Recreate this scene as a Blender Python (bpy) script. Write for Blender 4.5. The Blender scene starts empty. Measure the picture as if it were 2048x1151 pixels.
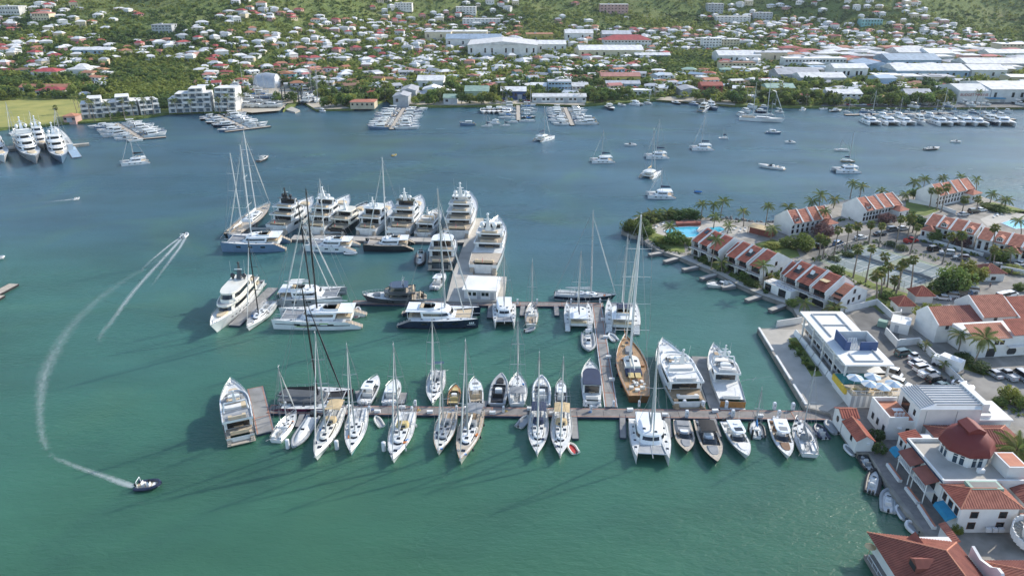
import bpy,bmesh,math,random
import numpy as np
from mathutils import Vector,Matrix,noise as mnoise
# ------------ camera, sky, sun, exposure
SC=bpy.context.scene
COL=SC.collection
CAM_H,PITCH,FPX,CX,CY=84.0,math.radians(23.5),1450.0,1024.0,575.5
cam_data=bpy.data.cameras.new("camera")
cam=bpy.data.objects.new("camera",cam_data)
COL.objects.link(cam)
cam.location=(0,0,CAM_H)
cam.rotation_euler=(math.pi/2-PITCH,0,0)
cam_data.sensor_width=36.0
cam_data.lens=FPX/2048.0*36.0
cam_data.clip_start=1.0
cam_data.clip_end=12000.0
SC.camera=cam
SUN_EL,SUN_AZ=math.radians(31.0),math.radians(56.0)
TO_SUN=Vector((math.sin(SUN_AZ)*math.cos(SUN_EL),math.cos(SUN_AZ)*math.cos(SUN_EL),math.sin(SUN_EL)))
world=bpy.data.worlds.new("World")
SC.world=world
world.use_nodes=True
wn=world.node_tree
sky=wn.nodes.new("ShaderNodeTexSky")
sky.sky_type='NISHITA'
sky.sun_disc=False
sky.sun_elevation=SUN_EL
sky.sun_rotation=SUN_AZ
sky.air_density=1.0
sky.dust_density=0.6
sky.ozone_density=1.0
wn.nodes["Background"].inputs[1].default_value=0.15
wn.links.new(sky.outputs[0],wn.nodes["Background"].inputs[0])
sun_data=bpy.data.lights.new("sun",'SUN')
sun_data.energy=3.0
sun_data.angle=math.radians(0.55)
sun_data.color=(1.0,0.93,0.82)
sun=bpy.data.objects.new("sun",sun_data)
COL.objects.link(sun)
sun.rotation_euler=TO_SUN.to_track_quat('Z','Y').to_euler()
sun.location=TO_SUN*500
SC.view_settings.view_transform='Standard'
SC.view_settings.look='None'
SC.view_settings.exposure=0.88
SC.view_settings.gamma=1.0
SC.render.engine='CYCLES'
SC.cycles.use_denoising=True
SC.cycles.max_bounces=6
SC.cycles.transparent_max_bounces=12
SC.cycles.volume_bounces=0
try:
 SC.cycles.denoiser='OPENIMAGEDENOISE'
except Exception:
 pass
# ------------ helpers
SP,CP=math.sin(PITCH),math.cos(PITCH)
def ray(px,py):
 u,v=(px-CX)/FPX,(py-CY)/FPX
 return u,CP-v*SP,-SP-v*CP
def P(px,py,z=0.0):
 a,b,c=ray(px,py)
 t=(z-CAM_H)/c
 return Vector((a*t,b*t,z))
def PY(px,Y):
 return Y*(px-CX)/FPX
def zat(Y,py):
 _,b,c=ray(CX,py)
 return CAM_H+Y/b*c
def proj(p):
 d=Vector(p)-Vector((0,0,CAM_H))
 zc=d.y*CP-d.z*SP
 return CX+FPX*d.x/zc,CY-FPX*(d.y*SP+d.z*CP)/zc
def rnd(a,b):return random.uniform(a,b)
random.seed(11)
def tag(o,label=None,cat=None,group=None,kind=None):
 if label:o["label"]=label
 if cat:o["category"]=cat
 if group:o["group"]=group
 if kind:o["kind"]=kind
 return o
def empty(name,loc=(0,0,0),rz=0.0,parent=None):
 o=bpy.data.objects.new(name,None)
 o.empty_display_size=0.5
 o.location=loc
 o.rotation_euler=(0,0,rz)
 o.parent=parent
 COL.objects.link(o)
 return o
def link(name,mesh,parent=None,loc=None,rot=None,scale=None):
 o=bpy.data.objects.new(name,mesh)
 if parent is not None:o.parent=parent
 if loc is not None:o.location=loc
 if rot is not None:o.rotation_euler=rot
 if scale is not None:o.scale=scale
 COL.objects.link(o)
 return o
class MB:
 def __init__(s):
  s.v,s.f,s.m,s.k=[],[],[],0
 def mat(s,k):
  s.k=k;return s
 def add(s,vs,fs):
  n=len(s.v)
  s.v+=[tuple(p) for p in vs]
  s.f+=[tuple(i+n for i in f) for f in fs]
  s.m+=[s.k]*len(fs)
  return s
 def box(s,x0,x1,y0,y1,z0,z1):
  return s.add([(x0,y0,z0),(x1,y0,z0),(x1,y1,z0),(x0,y1,z0),(x0,y0,z1),(x1,y0,z1),(x1,y1,z1),(x0,y1,z1)],[(3,2,1,0),(4,5,6,7),(0,1,5,4),(1,2,6,5),(2,3,7,6),(3,0,4,7)])
 def obox(s,c,sx,sy,sz,rz=0.0,rx=0.0):
  M=Matrix.Translation(c)@Matrix.Rotation(rz,4,'Z')@Matrix.Rotation(rx,4,'X')
  vs=[M@Vector((a*sx/2,b*sy/2,d*sz/2)) for d in(-1,1) for a,b in((-1,-1),(1,-1),(1,1),(-1,1))]
  return s.add(vs,[(3,2,1,0),(4,5,6,7),(0,1,5,4),(1,2,6,5),(2,3,7,6),(3,0,4,7)])
 def tube(s,p,q,r0,r1=None,n=6,cap=True):
  p,q=Vector(p),Vector(q)
  r1=r0 if r1 is None else r1
  d=(q-p)
  if d.length<1e-6:return s
  d.normalize()
  a=d.cross(Vector((0,0,1)) if abs(d.z)<.9 else Vector((1,0,0))).normalized()
  b=d.cross(a)
  vs=[]
  for c,r in((p,r0),(q,r1)):
   for i in range(n):
    t=2*math.pi*i/n
    vs.append(c+a*(r*math.cos(t))+b*(r*math.sin(t)))
  fs=[(i,(i+1)%n,n+(i+1)%n,n+i) for i in range(n)]
  if cap:fs+=[tuple(range(n-1,-1,-1)),tuple(range(n,2*n))]
  return s.add(vs,fs)
 def path(s,pts,r,n=5):
  for a,b in zip(pts,pts[1:]):s.tube(a,b,r,r,n)
  return s
 def loft(s,rings,cap0=True,cap1=True,closed=True):
  n=len(rings[0]);vs=[p for r in rings for p in r];fs=[]
  for i in range(len(rings)-1):
   for j in range(n if closed else n-1):
    k=(j+1)%n
    fs.append((i*n+j,i*n+k,(i+1)*n+k,(i+1)*n+j))
  if cap0:fs.append(tuple(range(n-1,-1,-1)))
  if cap1:fs.append(tuple((len(rings)-1)*n+j for j in range(n)))
  return s.add(vs,fs)
 def prism(s,poly,z0,z1):
  return s.loft([[(p[0],p[1],z0) for p in poly],[(p[0],p[1],z1) for p in poly]])
 def lathe(s,prof,n=10,c=(0,0,0)):
  return s.loft([[(c[0]+r*math.cos(2*math.pi*i/n),c[1]+r*math.sin(2*math.pi*i/n),c[2]+z) for i in range(n)] for r,z in prof])
 def sphere(s,c,r,n=8,m=5,sz=1.0):
  return s.lathe([(r*math.sin(math.pi*(i+.02)/(m+.04)),-r*sz*math.cos(math.pi*(i+.02)/(m+.04))) for i in range(m+1)],n,c)
 def quad(s,*p):
  return s.add(p,[tuple(range(len(p)))])
 def mesh(s,name,mats,smooth=False):
  me=bpy.data.meshes.new(name)
  me.from_pydata(s.v,[],s.f)
  for m in(mats if isinstance(mats,(list,tuple)) else[mats]):
   me.materials.append(M[m] if isinstance(m,str) else m)
  if any(s.m):me.polygons.foreach_set("material_index",s.m)
  if smooth:me.polygons.foreach_set("use_smooth",[True]*len(me.polygons))
  bm=bmesh.new();bm.from_mesh(me)
  bmesh.ops.recalc_face_normals(bm,faces=bm.faces)
  bm.to_mesh(me);bm.free()
  if smooth:
   try:me.set_sharp_from_angle(angle=math.radians(38))
   except Exception:pass
  return me
 def build(s,name,mats,parent=None,smooth=False,loc=None,rz=None):
  return link(name,s.mesh(name,mats,smooth),parent,loc,(0,0,rz) if rz is not None else None)
def bx(name,m,parent,*a):
 return MB().box(*a).build(name,m,parent)
def copy_tree(o,parent=None):
 c=o.copy();COL.objects.link(c);c.parent=parent
 for ch in o.children:copy_tree(ch,c)
 return c
def text_mesh(text,size,depth):
 cu=bpy.data.curves.new("lettering",'FONT');cu.body=text;cu.size=size;cu.extrude=depth;cu.align_x='CENTER';cu.resolution_u=3
 o=bpy.data.objects.new("lettering",cu);COL.objects.link(o)
 dg=bpy.context.evaluated_depsgraph_get()
 me=bpy.data.meshes.new_from_object(o.evaluated_get(dg))
 bpy.data.objects.remove(o)
 return me
SIGN_TEXT=text_mesh("BUDGET MARINE",2.5,.05)
# ------------ materials
M={}
def nodes_of(name):
 m=bpy.data.materials.new(name);m.use_nodes=True
 nt=m.node_tree
 return m,nt,nt.nodes["Principled BSDF"],lambda t:nt.nodes.new("ShaderNode"+t),nt.links.new
def mk(name,col,rough=.5,var=.12,scale=.6,bump=0.,bscale=8.,metal=0.,spec=.5,coat=0.,tint=None,objvar=0.):
 m,nt,b,N,L=nodes_of(name)
 tc=N("TexCoord")
 no=N("TexNoise");no.inputs["Scale"].default_value=scale;no.inputs["Detail"].default_value=5
 L(tc.outputs["Object"],no.inputs["Vector"])
 mix=N("MixRGB")
 t=tint or[c*(1-2.2*var) for c in col]
 mix.inputs[1].default_value=(*[min(1,c*(1+var*.5)) for c in col],1)
 mix.inputs[2].default_value=(*t,1)
 ra=N("ValToRGB");ra.color_ramp.elements[0].position=.35;ra.color_ramp.elements[1].position=.75
 L(no.outputs["Fac"],ra.inputs[0]);L(ra.outputs[0],mix.inputs[0])
 out=mix.outputs[0]
 if objvar:
  oi=N("ObjectInfo");hs=N("HueSaturation")
  mr=N("MapRange");mr.inputs[3].default_value=1-objvar;mr.inputs[4].default_value=1+objvar
  mh=N("MapRange");mh.inputs[3].default_value=.5-objvar*.07;mh.inputs[4].default_value=.5+objvar*.07
  mu=N("Math");mu.operation='FRACT';m2=N("Math");m2.operation='MULTIPLY';m2.inputs[1].default_value=7.31
  L(oi.outputs["Random"],mr.inputs[0]);L(oi.outputs["Random"],m2.inputs[0]);L(m2.outputs[0],mu.inputs[0]);L(mu.outputs[0],mh.inputs[0])
  L(out,hs.inputs["Color"]);L(mr.outputs[0],hs.inputs["Value"]);L(mh.outputs[0],hs.inputs["Hue"])
  out=hs.outputs[0]
 L(out,b.inputs["Base Color"])
 b.inputs["Roughness"].default_value=rough
 b.inputs["Metallic"].default_value=metal
 b.inputs["Specular IOR Level"].default_value=spec
 b.inputs["Coat Weight"].default_value=coat
 if bump:
  n2=N("TexNoise");n2.inputs["Scale"].default_value=bscale;n2.inputs["Detail"].default_value=4
  bp=N("Bump");bp.inputs["Strength"].default_value=bump;bp.inputs["Distance"].default_value=.05
  L(tc.outputs["Object"],n2.inputs["Vector"]);L(n2.outputs["Fac"],bp.inputs["Height"]);L(bp.outputs[0],b.inputs["Normal"])
 M[name]=m
 return m
mk("gelcoat",(.78,.79,.78),.28,.05,.4,coat=.3)
mk("gelcoat_cream",(.74,.71,.62),.3,.05,.4,coat=.3)
mk("gelcoat_grey",(.33,.35,.37),.3,.06,.4,coat=.3)
mk("gelcoat_blue",(.14,.22,.33),.28,.06,.4,coat=.4)
mk("gelcoat_navy",(.012,.022,.05),.2,.1,.4,coat=.6)
mk("gelcoat_black",(.018,.02,.024),.25,.1,.4,coat=.5)
mk("gelcoat_purple",(.10,.012,.045),.3,.1,.4,coat=.4)
mk("slate_paint",(.07,.08,.09),.35,.1,.4,coat=.3)
mk("deck_white",(.70,.70,.67),.55,.08,.8)
mk("deck_grey",(.36,.37,.37),.6,.1,.8)
mk("deck_dark",(.09,.095,.10),.6,.12,.8)
mk("teak",(.40,.29,.18),.6,.14,1.5,tint=(.29,.21,.13))
mk("glass_pale",(.10,.14,.17),.12,.2,.5,spec=.6)
mk("teak_pale",(.47,.40,.31),.62,.12,1.5,tint=(.37,.32,.26))
mk("varnish",(.42,.19,.05),.25,.14,1.5,coat=.5)
mk("cushion_tan",(.60,.48,.32),.8,.08,1.)
mk("cushion_white",(.72,.70,.66),.8,.06,1.)
mk("cushion_brown",(.22,.13,.08),.8,.12,1.)
mk("canvas_tan",(.55,.42,.24),.85,.1,.8)
mk("canvas_yellow",(.56,.44,.20),.85,.1,.8)
mk("canvas_navy",(.025,.04,.085),.85,.1,.8)
mk("canvas_grey",(.26,.27,.28),.85,.1,.8)
mk("canvas_black",(.02,.02,.022),.85,.1,.8)
mk("canvas_blue",(.03,.20,.50),.8,.1,.8)
mk("canvas_teal",(.02,.24,.40),.8,.1,.8)
mk("sail_white",(.70,.69,.65),.8,.08,.8)
mk("glass_dark",(.012,.016,.02),.06,.2,.5,spec=.8)
mk("glass_blue",(.03,.06,.09),.06,.2,.5,spec=.8)
mk("alu",(.50,.51,.52),.35,.06,.5,metal=.35)
mk("mast_white",(.72,.72,.70),.4,.05,.5)
mk("mast_black",(.016,.016,.018),.35,.1,.5)
mk("steel",(.55,.56,.57),.3,.08,.5,metal=.7)
mk("wire",(.30,.31,.32),.45,.05,.5,metal=.3)
mk("rubber_black",(.018,.018,.02),.7,.1,.8)
mk("tube_grey",(.33,.35,.36),.6,.08,.8)
mk("tube_white",(.66,.67,.66),.55,.06,.8)
mk("tube_navy",(.02,.03,.07),.5,.1,.8)
mk("tube_black",(.025,.027,.03),.55,.1,.8)
mk("engine_black",(.02,.021,.024),.35,.1,.8,coat=.3)
mk("engine_white",(.70,.70,.69),.35,.06,.8,coat=.3)
mk("fender_navy",(.015,.02,.045),.6,.1,.8)
mk("flag_red",(.55,.03,.035),.8,.1,.8)
mk("paint_yellow",(.70,.48,.05),.6,.1,.8)
mk("paint_orange",(.68,.22,.05),.6,.15,.8)
mk("paint_red",(.45,.035,.03),.6,.12,.8)
mk("paint_lime",(.30,.52,.03),.4,.08,.8)
mk("paint_turquoise",(.02,.36,.42),.4,.08,.8)
# ------------ water
def water_mat():
 m,nt,b,N,L=nodes_of("lagoon_water")
 geo=N("NewGeometry");sep=N("SeparateXYZ");L(geo.outputs["Position"],sep.inputs[0])
 n1=N("TexNoise");n1.inputs["Scale"].default_value=.007;n1.inputs["Detail"].default_value=3
 L(geo.outputs["Position"],n1.inputs["Vector"])
 ad=N("Math");ad.operation='MULTIPLY_ADD';ad.inputs[1].default_value=150.
 L(n1.outputs["Fac"],ad.inputs[0]);L(sep.outputs[1],ad.inputs[2])
 mr=N("MapRange");mr.inputs[1].default_value=130;mr.inputs[2].default_value=450
 L(ad.outputs[0],mr.inputs[0])
 cr=N("ValToRGB");e=cr.color_ramp.elements
 e[0].position=0;e[0].color=(.044,.122,.069,1)
 e[1].position=1;e[1].color=(.040,.098,.140,1)
 for p,c in((.22,(.040,.130,.087,1)),(.40,(.038,.122,.103,1)),(.58,(.036,.096,.126,1))):
  k=e.new(p);k.color=c
 L(mr.outputs[0],cr.inputs[0])
 mp=N("Mapping");mp.inputs["Scale"].default_value=(.02,.05,1);mp.inputs["Rotation"].default_value=(0,0,.5)
 n2=N("TexNoise");n2.inputs["Scale"].default_value=1;n2.inputs["Detail"].default_value=6
 L(geo.outputs["Position"],mp.inputs[0]);L(mp.outputs[0],n2.inputs["Vector"])
 hv=N("HueSaturation");mv=N("MapRange");mv.inputs[1].default_value=.3;mv.inputs[2].default_value=.7;mv.inputs[3].default_value=.80;mv.inputs[4].default_value=1.18
 L(n2.outputs["Fac"],mv.inputs[0]);L(mv.outputs[0],hv.inputs["Value"])
 n3=N("TexNoise");n3.inputs["Scale"].default_value=.016;n3.inputs["Detail"].default_value=5;n3.inputs["Distortion"].default_value=1.5
 L(geo.outputs["Position"],n3.inputs["Vector"])
 s1=N("MapRange");s1.inputs[1].default_value=.52;s1.inputs[2].default_value=.72;s1.inputs[4].default_value=.45
 s2=N("MapRange");s2.inputs[1].default_value=.46;s2.inputs[2].default_value=.30;s2.inputs[4].default_value=.40
 L(n3.outputs["Fac"],s1.inputs[0]);L(n3.outputs["Fac"],s2.inputs[0])
 x1=N("MixRGB");x1.inputs[2].default_value=(.066,.150,.082,1);x2=N("MixRGB");x2.inputs[2].default_value=(.022,.070,.062,1)
 L(s1.outputs[0],x1.inputs[0]);L(cr.outputs[0],x1.inputs[1]);L(s2.outputs[0],x2.inputs[0]);L(x1.outputs[0],x2.inputs[1])
 L(x2.outputs[0],hv.inputs["Color"])
 L(hv.outputs[0],b.inputs["Base Color"])
 b.subsurface_method='BURLEY'
 b.inputs["Subsurface Weight"].default_value=1.0
 b.inputs["Subsurface Radius"].default_value=(.8,1.0,.9)
 b.inputs["Subsurface Scale"].default_value=1.3
 b.inputs["Roughness"].default_value=.10
 b.inputs["IOR"].default_value=1.33
 hs=[]
 for sc,rot,w in(((.55,1.3,1),.35,.75),((1.6,3.4,1),.15,.3),((.10,.26,1),.5,.9)):
  mp=N("Mapping");mp.inputs["Scale"].default_value=sc;mp.inputs["Rotation"].default_value=(0,0,rot)
  tx=N("TexNoise");tx.inputs["Scale"].default_value=1;tx.inputs["Detail"].default_value=3
  tx.inputs["Distortion"].default_value=.6
  L(geo.outputs["Position"],mp.inputs[0]);L(mp.outputs[0],tx.inputs["Vector"])
  mu=N("Math");mu.operation='MULTIPLY';mu.inputs[1].default_value=w
  L(tx.outputs["Fac"],mu.inputs[0]);hs.append(mu.outputs[0])
 a1=N("Math");a2=N("Math")
 L(hs[0],a1.inputs[0]);L(hs[1],a1.inputs[1]);L(a1.outputs[0],a2.inputs[0]);L(hs[2],a2.inputs[1])
 bp=N("Bump");bp.inputs["Strength"].default_value=.75;bp.inputs["Distance"].default_value=.27
 wm=N("Mapping");wm.inputs["Scale"].default_value=(.006,.022,1);wm.inputs["Rotation"].default_value=(0,0,.25)
 wt=N("TexNoise");wt.inputs["Scale"].default_value=1;wt.inputs["Detail"].default_value=4;wt.inputs["Distortion"].default_value=.8
 L(geo.outputs["Position"],wm.inputs[0]);L(wm.outputs[0],wt.inputs["Vector"])
 wr=N("MapRange");wr.inputs[1].default_value=.36;wr.inputs[2].default_value=.66;wr.inputs[3].default_value=.34;wr.inputs[4].default_value=1.0
 L(wt.outputs["Fac"],wr.inputs[0]);L(wr.outputs[0],bp.inputs["Strength"])
 w2=N("MapRange");w2.inputs[1].default_value=.36;w2.inputs[2].default_value=.66;w2.inputs[3].default_value=.22;w2.inputs[4].default_value=.30
 L(wt.outputs["Fac"],w2.inputs[0]);L(w2.outputs[0],b.inputs["Roughness"])
 L(a2.outputs[0],bp.inputs["Height"]);L(bp.outputs[0],b.inputs["Normal"])
 M["water"]=m
water_mat()
tag(MB().quad((-1400,-200,0),(1400,-200,0),(1400,1100,0),(-1400,1100,0)).build("water","water"),kind="structure")
# ------------ terrain behind the lagoon
FAR_SHORE=[(-900,300),(-300,275),(0,262),(18,259),(78,256),(121,250),(156,248),(195,246),(254,242),(312,234),(340,229),(399,227),(502,227),(566,225),(578,207),(604,206),(633,223),(707,221),(740,216),(746,198),(773,202),(783,210),(846,216),(915,215),(964,215),(1066,211),(1164,214),(1231,209),(1310,203),(1365,205),(1398,208),(1464,214),(1530,216),(1600,217),(1684,218),(1859,219),(2048,218),(2400,214),(3000,210)]
SHORE_W=sorted([(P(*q).x,P(*q).y) for q in FAR_SHORE])
def shore_y(x):
 s=SHORE_W
 if x<=s[0][0]:return s[0][1]
 for(a,b),(c,d) in zip(s,s[1:]):
  if x<=c:return b+(d-b)*(x-a)/max(1e-6,c-a)
 return s[-1][1]
def sstep(a,b,x):
 t=min(1,max(0,(x-a)/(b-a)));return t*t*(3-2*t)
def ground(x,y):
 base=1.3
 left=1-sstep(-330,-60,x)
 y0=760-230*left+90*sstep(50,300,x)
 d=max(0,y-y0)
 soft=d*d/(d+160)
 h=base+soft*(.105+.05*left)
 y1=1010-60*left+90*sstep(0,250,x)-110*sstep(330,700,x)
 y1+=55*math.sin(x*.0085+1.2)+30*math.sin(x*.021)
 d1=max(0,y-y1)
 h+=d1*d1/(d1+120)*.34
 n=mnoise.noise((x*.006,y*.006,3.1))*9+mnoise.noise((x*.017,y*.017,7.7))*4
 h+=n*sstep(40,420,y-y0)+abs(mnoise.noise((x*.0045,y*.0022,9.)))*55*sstep(0,260,y-y1)
 h+=(.5-abs(mnoise.noise((x*.011,y*.005,4.))))*30*sstep(20,240,y-y1)
 return h
def terrain():
 xs=sorted(set([round(a,2) for a,b in SHORE_W if-1000<a<1200]+[i*14. for i in range(-78,90)]))
 rows=[0,3,10,25,45,70,95,120]+[120+16*i for i in range(1,92)]
 v,f=[],[]
 for x in xs:
  y0=shore_y(x)
  for k,r in enumerate(rows):
   v.append((x,y0+r,ground(x,y0+r) if k else 1.2))
  v.append((x,y0,-1.5))
 n=len(rows)+1
 for i in range(len(xs)-1):
  for k in range(len(rows)-1):
   f.append((i*n+k,(i+1)*n+k,(i+1)*n+k+1,i*n+k+1))
  f.append((i*n+n-1,(i+1)*n+n-1,(i+1)*n,i*n))
 m,nt,b,N,L=nodes_of("hill_ground")
 geo=N("NewGeometry")
 n1=N("TexNoise");n1.inputs["Scale"].default_value=.02;n1.inputs["Detail"].default_value=8;n1.inputs["Roughness"].default_value=.7
 L(geo.outputs["Position"],n1.inputs["Vector"])
 cr=N("ValToRGB");e=cr.color_ramp.elements
 e[0].position=.30;e[0].color=(.075,.110,.034,1)
 e[1].position=.74;e[1].color=(.24,.22,.13,1)
 k=e.new(.48);k.color=(.145,.185,.055,1)
 k=e.new(.62);k.color=(.20,.215,.075,1)
 L(n1.outputs["Fac"],cr.inputs[0]);L(cr.outputs[0],b.inputs["Base Color"])
 n2=N("TexNoise");n2.inputs["Scale"].default_value=.35;n2.inputs["Detail"].default_value=5;L(geo.outputs["Position"],n2.inputs["Vector"])
 bp=N("Bump");bp.inputs["Strength"].default_value=.9;bp.inputs["Distance"].default_value=2.2;L(n2.outputs["Fac"],bp.inputs["Height"]);L(bp.outputs[0],b.inputs["Normal"])
 b.inputs["Roughness"].default_value=.95
 b.inputs["Specular IOR Level"].default_value=.1
 M["hill_ground"]=m
 mb=MB();mb.v=v;mb.f=f;mb.m=[0]*len(f)
 tag(mb.build("hillside_terrain","hill_ground",smooth=True),kind="structure")
terrain()
# ------------ boat building
class Hull:
 def __init__(s,L,B,zb,zs,stern=.8,pw=2.2,tm=.45,rake=.08,wl=.86,y0=0.,ns=15,drop=0.):
  s.L,s.B,s.zb,s.zs,s.st,s.pw,s.tm,s.rake,s.wl,s.y0,s.ns,s.drop=L,B,zb,zs,stern,pw,tm,rake,wl,y0,ns,drop
 def b(s,t):
  if t<s.tm:return s.B/2*(s.st+(1-s.st)*math.sin(math.pi/2*t/s.tm))
  u=(t-s.tm)/(1-s.tm)
  return max(.015,s.B/2*(1-u**s.pw))
 def z(s,t):return(s.zs+(s.zb-s.zs)*t**1.8)*(1 if t>=.17 else 1-s.drop*(1-t/.17))
 def x(s,t):return-s.L/2+s.L*t
 def sect(s,t,k):
  u=max(0,(t-s.tm)/(1-s.tm))
  bw=s.b(t)*s.wl*(1-.45*u)
  xw=-s.L/2*(1-.03)+(s.L*(1-s.rake)-s.L*.015)*t
  kk=k**(.8+.5*u)
  return xw+(s.x(t)-xw)*k,bw+(s.b(t)-bw)*kk,s.z(t)*k
 def ts(s):return[1-(1-i/(s.ns-1))**1.25 for i in range(s.ns)]
 def build(s,root,mat,stripe=None,name="hull",sw=.22):
  ks=(0,.3,.62,1)
  rings=[]
  for t in s.ts():
   h=[s.sect(t,k) for k in ks]
   x0,b0,_=h[0]
   r=[(h[3][0],s.y0+h[3][1],h[3][2]),(h[2][0],s.y0+h[2][1],h[2][2]),(h[1][0],s.y0+h[1][1],h[1][2]),(x0,s.y0+b0,0),(x0,s.y0+b0*.5,-.5)]
   rings.append(r+[(x,2*s.y0-y,z) for x,y,z in r[::-1]])
  mb=MB().loft(rings,True,True,False)
  o=mb.build(name,mat,root,True)
  if stripe:
   m2=MB()
   for sg in(1,-1):
    a=[]
    for t in s.ts():
     k=sw/s.z(t)
     x0,b0,_=s.sect(t,0);x1,b1,z1=s.sect(t,k)
     a.append([(x0+.012,s.y0+sg*(b0+.015),-.05),(x1+.012,s.y0+sg*(b1+.015),z1)])
    m2.loft(a,False,False,False)
   m2.build("boot_stripe",stripe,root,True)
  return o
 def band(s,root,mat,z0,z1,t0,t1,name,sides=(1,-1),n=9,out=.02):
  for sg in sides:
   a=[]
   for i in range(n):
    t=t0+(t1-t0)*i/(n-1);Z=s.z(t)
    p,q=s.sect(t,z0/Z),s.sect(t,z1/Z)
    a.append([(p[0],s.y0+sg*(p[1]+out),p[2]),(q[0],s.y0+sg*(q[1]+out),q[2])])
   MB().loft(a,False,False,False).build(name,mat,root,True)
 def deck(s,root,mat,inset=.06,drop=.06,t0=.01,t1=.985,name="deck"):
  a=[]
  for i in range(14):
   t=t0+(t1-t0)*(1-(1-i/13)**1.25)
   w=max(.01,s.b(t)-inset)
   z=s.z(t)-drop
   a.append([(s.x(t),s.y0-w,z),(s.x(t),s.y0,z+.03*w),(s.x(t),s.y0+w,z)])
  return MB().loft(a,False,False,False).build(name,mat,root,True)
 def rail(s,root,mat="steel",h=.6,t0=.05,t1=.99,inset=.08,r=.022,name="railing",bow=True,bars=1,step=8):
  mb=MB()
  lines=[]
  for sg in(1,-1):
   pts=[]
   for i in range(step+1):
    t=t0+(t1-t0)*i/step
    pts.append(Vector((s.x(t)-.05,s.y0+sg*max(.02,s.b(t)-inset),s.z(t))))
   for k in range(bars):
    mb.path([p+Vector((0,0,h*(k+1)/bars)) for p in pts],r,4)
   for p in pts:mb.tube(p,p+Vector((0,0,h)),r,r,4)
  mb.build(name,mat,root)
def ring(xa,xf,hw,z,nose=.35,n=6,pw=.75):
 nl=nose*(xf-xa)
 pts=[(xa,-hw,z)]
 for k in range(n+1):
  a=k/n*math.pi/2
  pts.append((xf-nl+nl*math.sin(a),-hw*max(0.0,math.cos(a))**pw,z))
 pts[-1]=(xf,0,z)
 return pts+[(x,-y,zz) for x,y,zz in pts[-2::-1]]
def lerp3(a,b,t):return tuple(a[i]+(b[i]-a[i])*t for i in range(3))
def house(root,r0,r1,mat,name="cabin",win="glass_dark",w0=.38,w1=.82,sides=True,front=True,out=.03,trim=0):
 o=MB().loft([r0,r1]).build(name,mat,root)
 n=len(r0);cx=sum(p[0] for p in r0)/n
 def pt(i,f):
  q=lerp3(r0[i],r1[i],f)
  d=Vector((max(0,q[0]-cx)*.35,q[1],0))
  if d.length>0:d.normalize()
  return(q[0]+d.x*out+(out if abs(q[1])<1e-3 else 0),q[1]+d.y*out,q[2])
 half=n//2
 if win and sides:
  for lo,hi in((0,2+half//3),(n-1-(2+half//3),n-1)):
   a=[]
   for i in range(lo,hi+1):
    p,q=pt(i,w0),pt(i,w1)
    if i==(0 if lo==0 else n-1):
     j=i+(1 if lo==0 else-1)
     p,q=lerp3(p,pt(j,w0),.12),lerp3(q,pt(j,w1),.12)
    a.append([p,q])
   MB().loft(a,False,False,False).build("window",win,o)
 if win and front:
  a=[[pt(i,w0),pt(i,w1)] for i in range(3+half//3,n-3-half//3)]
  if len(a)>1:MB().loft(a,False,False,False).build("windshield",win,o)
 return o
def boat_root(name,stern,bow,zs=.6,zb=1.3,label="",cat="boat",group=None):
 a,b=(stern,bow) if isinstance(stern,Vector) else(P(*stern,zs),P(*bow,zb))
 d=b-a;d.z=0
 c=(a+b)/2
 r=empty(name,(c.x,c.y,0),math.atan2(d.y,d.x))
 tag(r,label,cat,group)
 r["len"]=d.length
 return r,d.length
def wpos(r,lx,ly=0):
 a=r.rotation_euler[2]
 return Vector((r.location.x+lx*math.cos(a)-ly*math.sin(a),r.location.y+lx*math.sin(a)+ly*math.cos(a),0))
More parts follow.
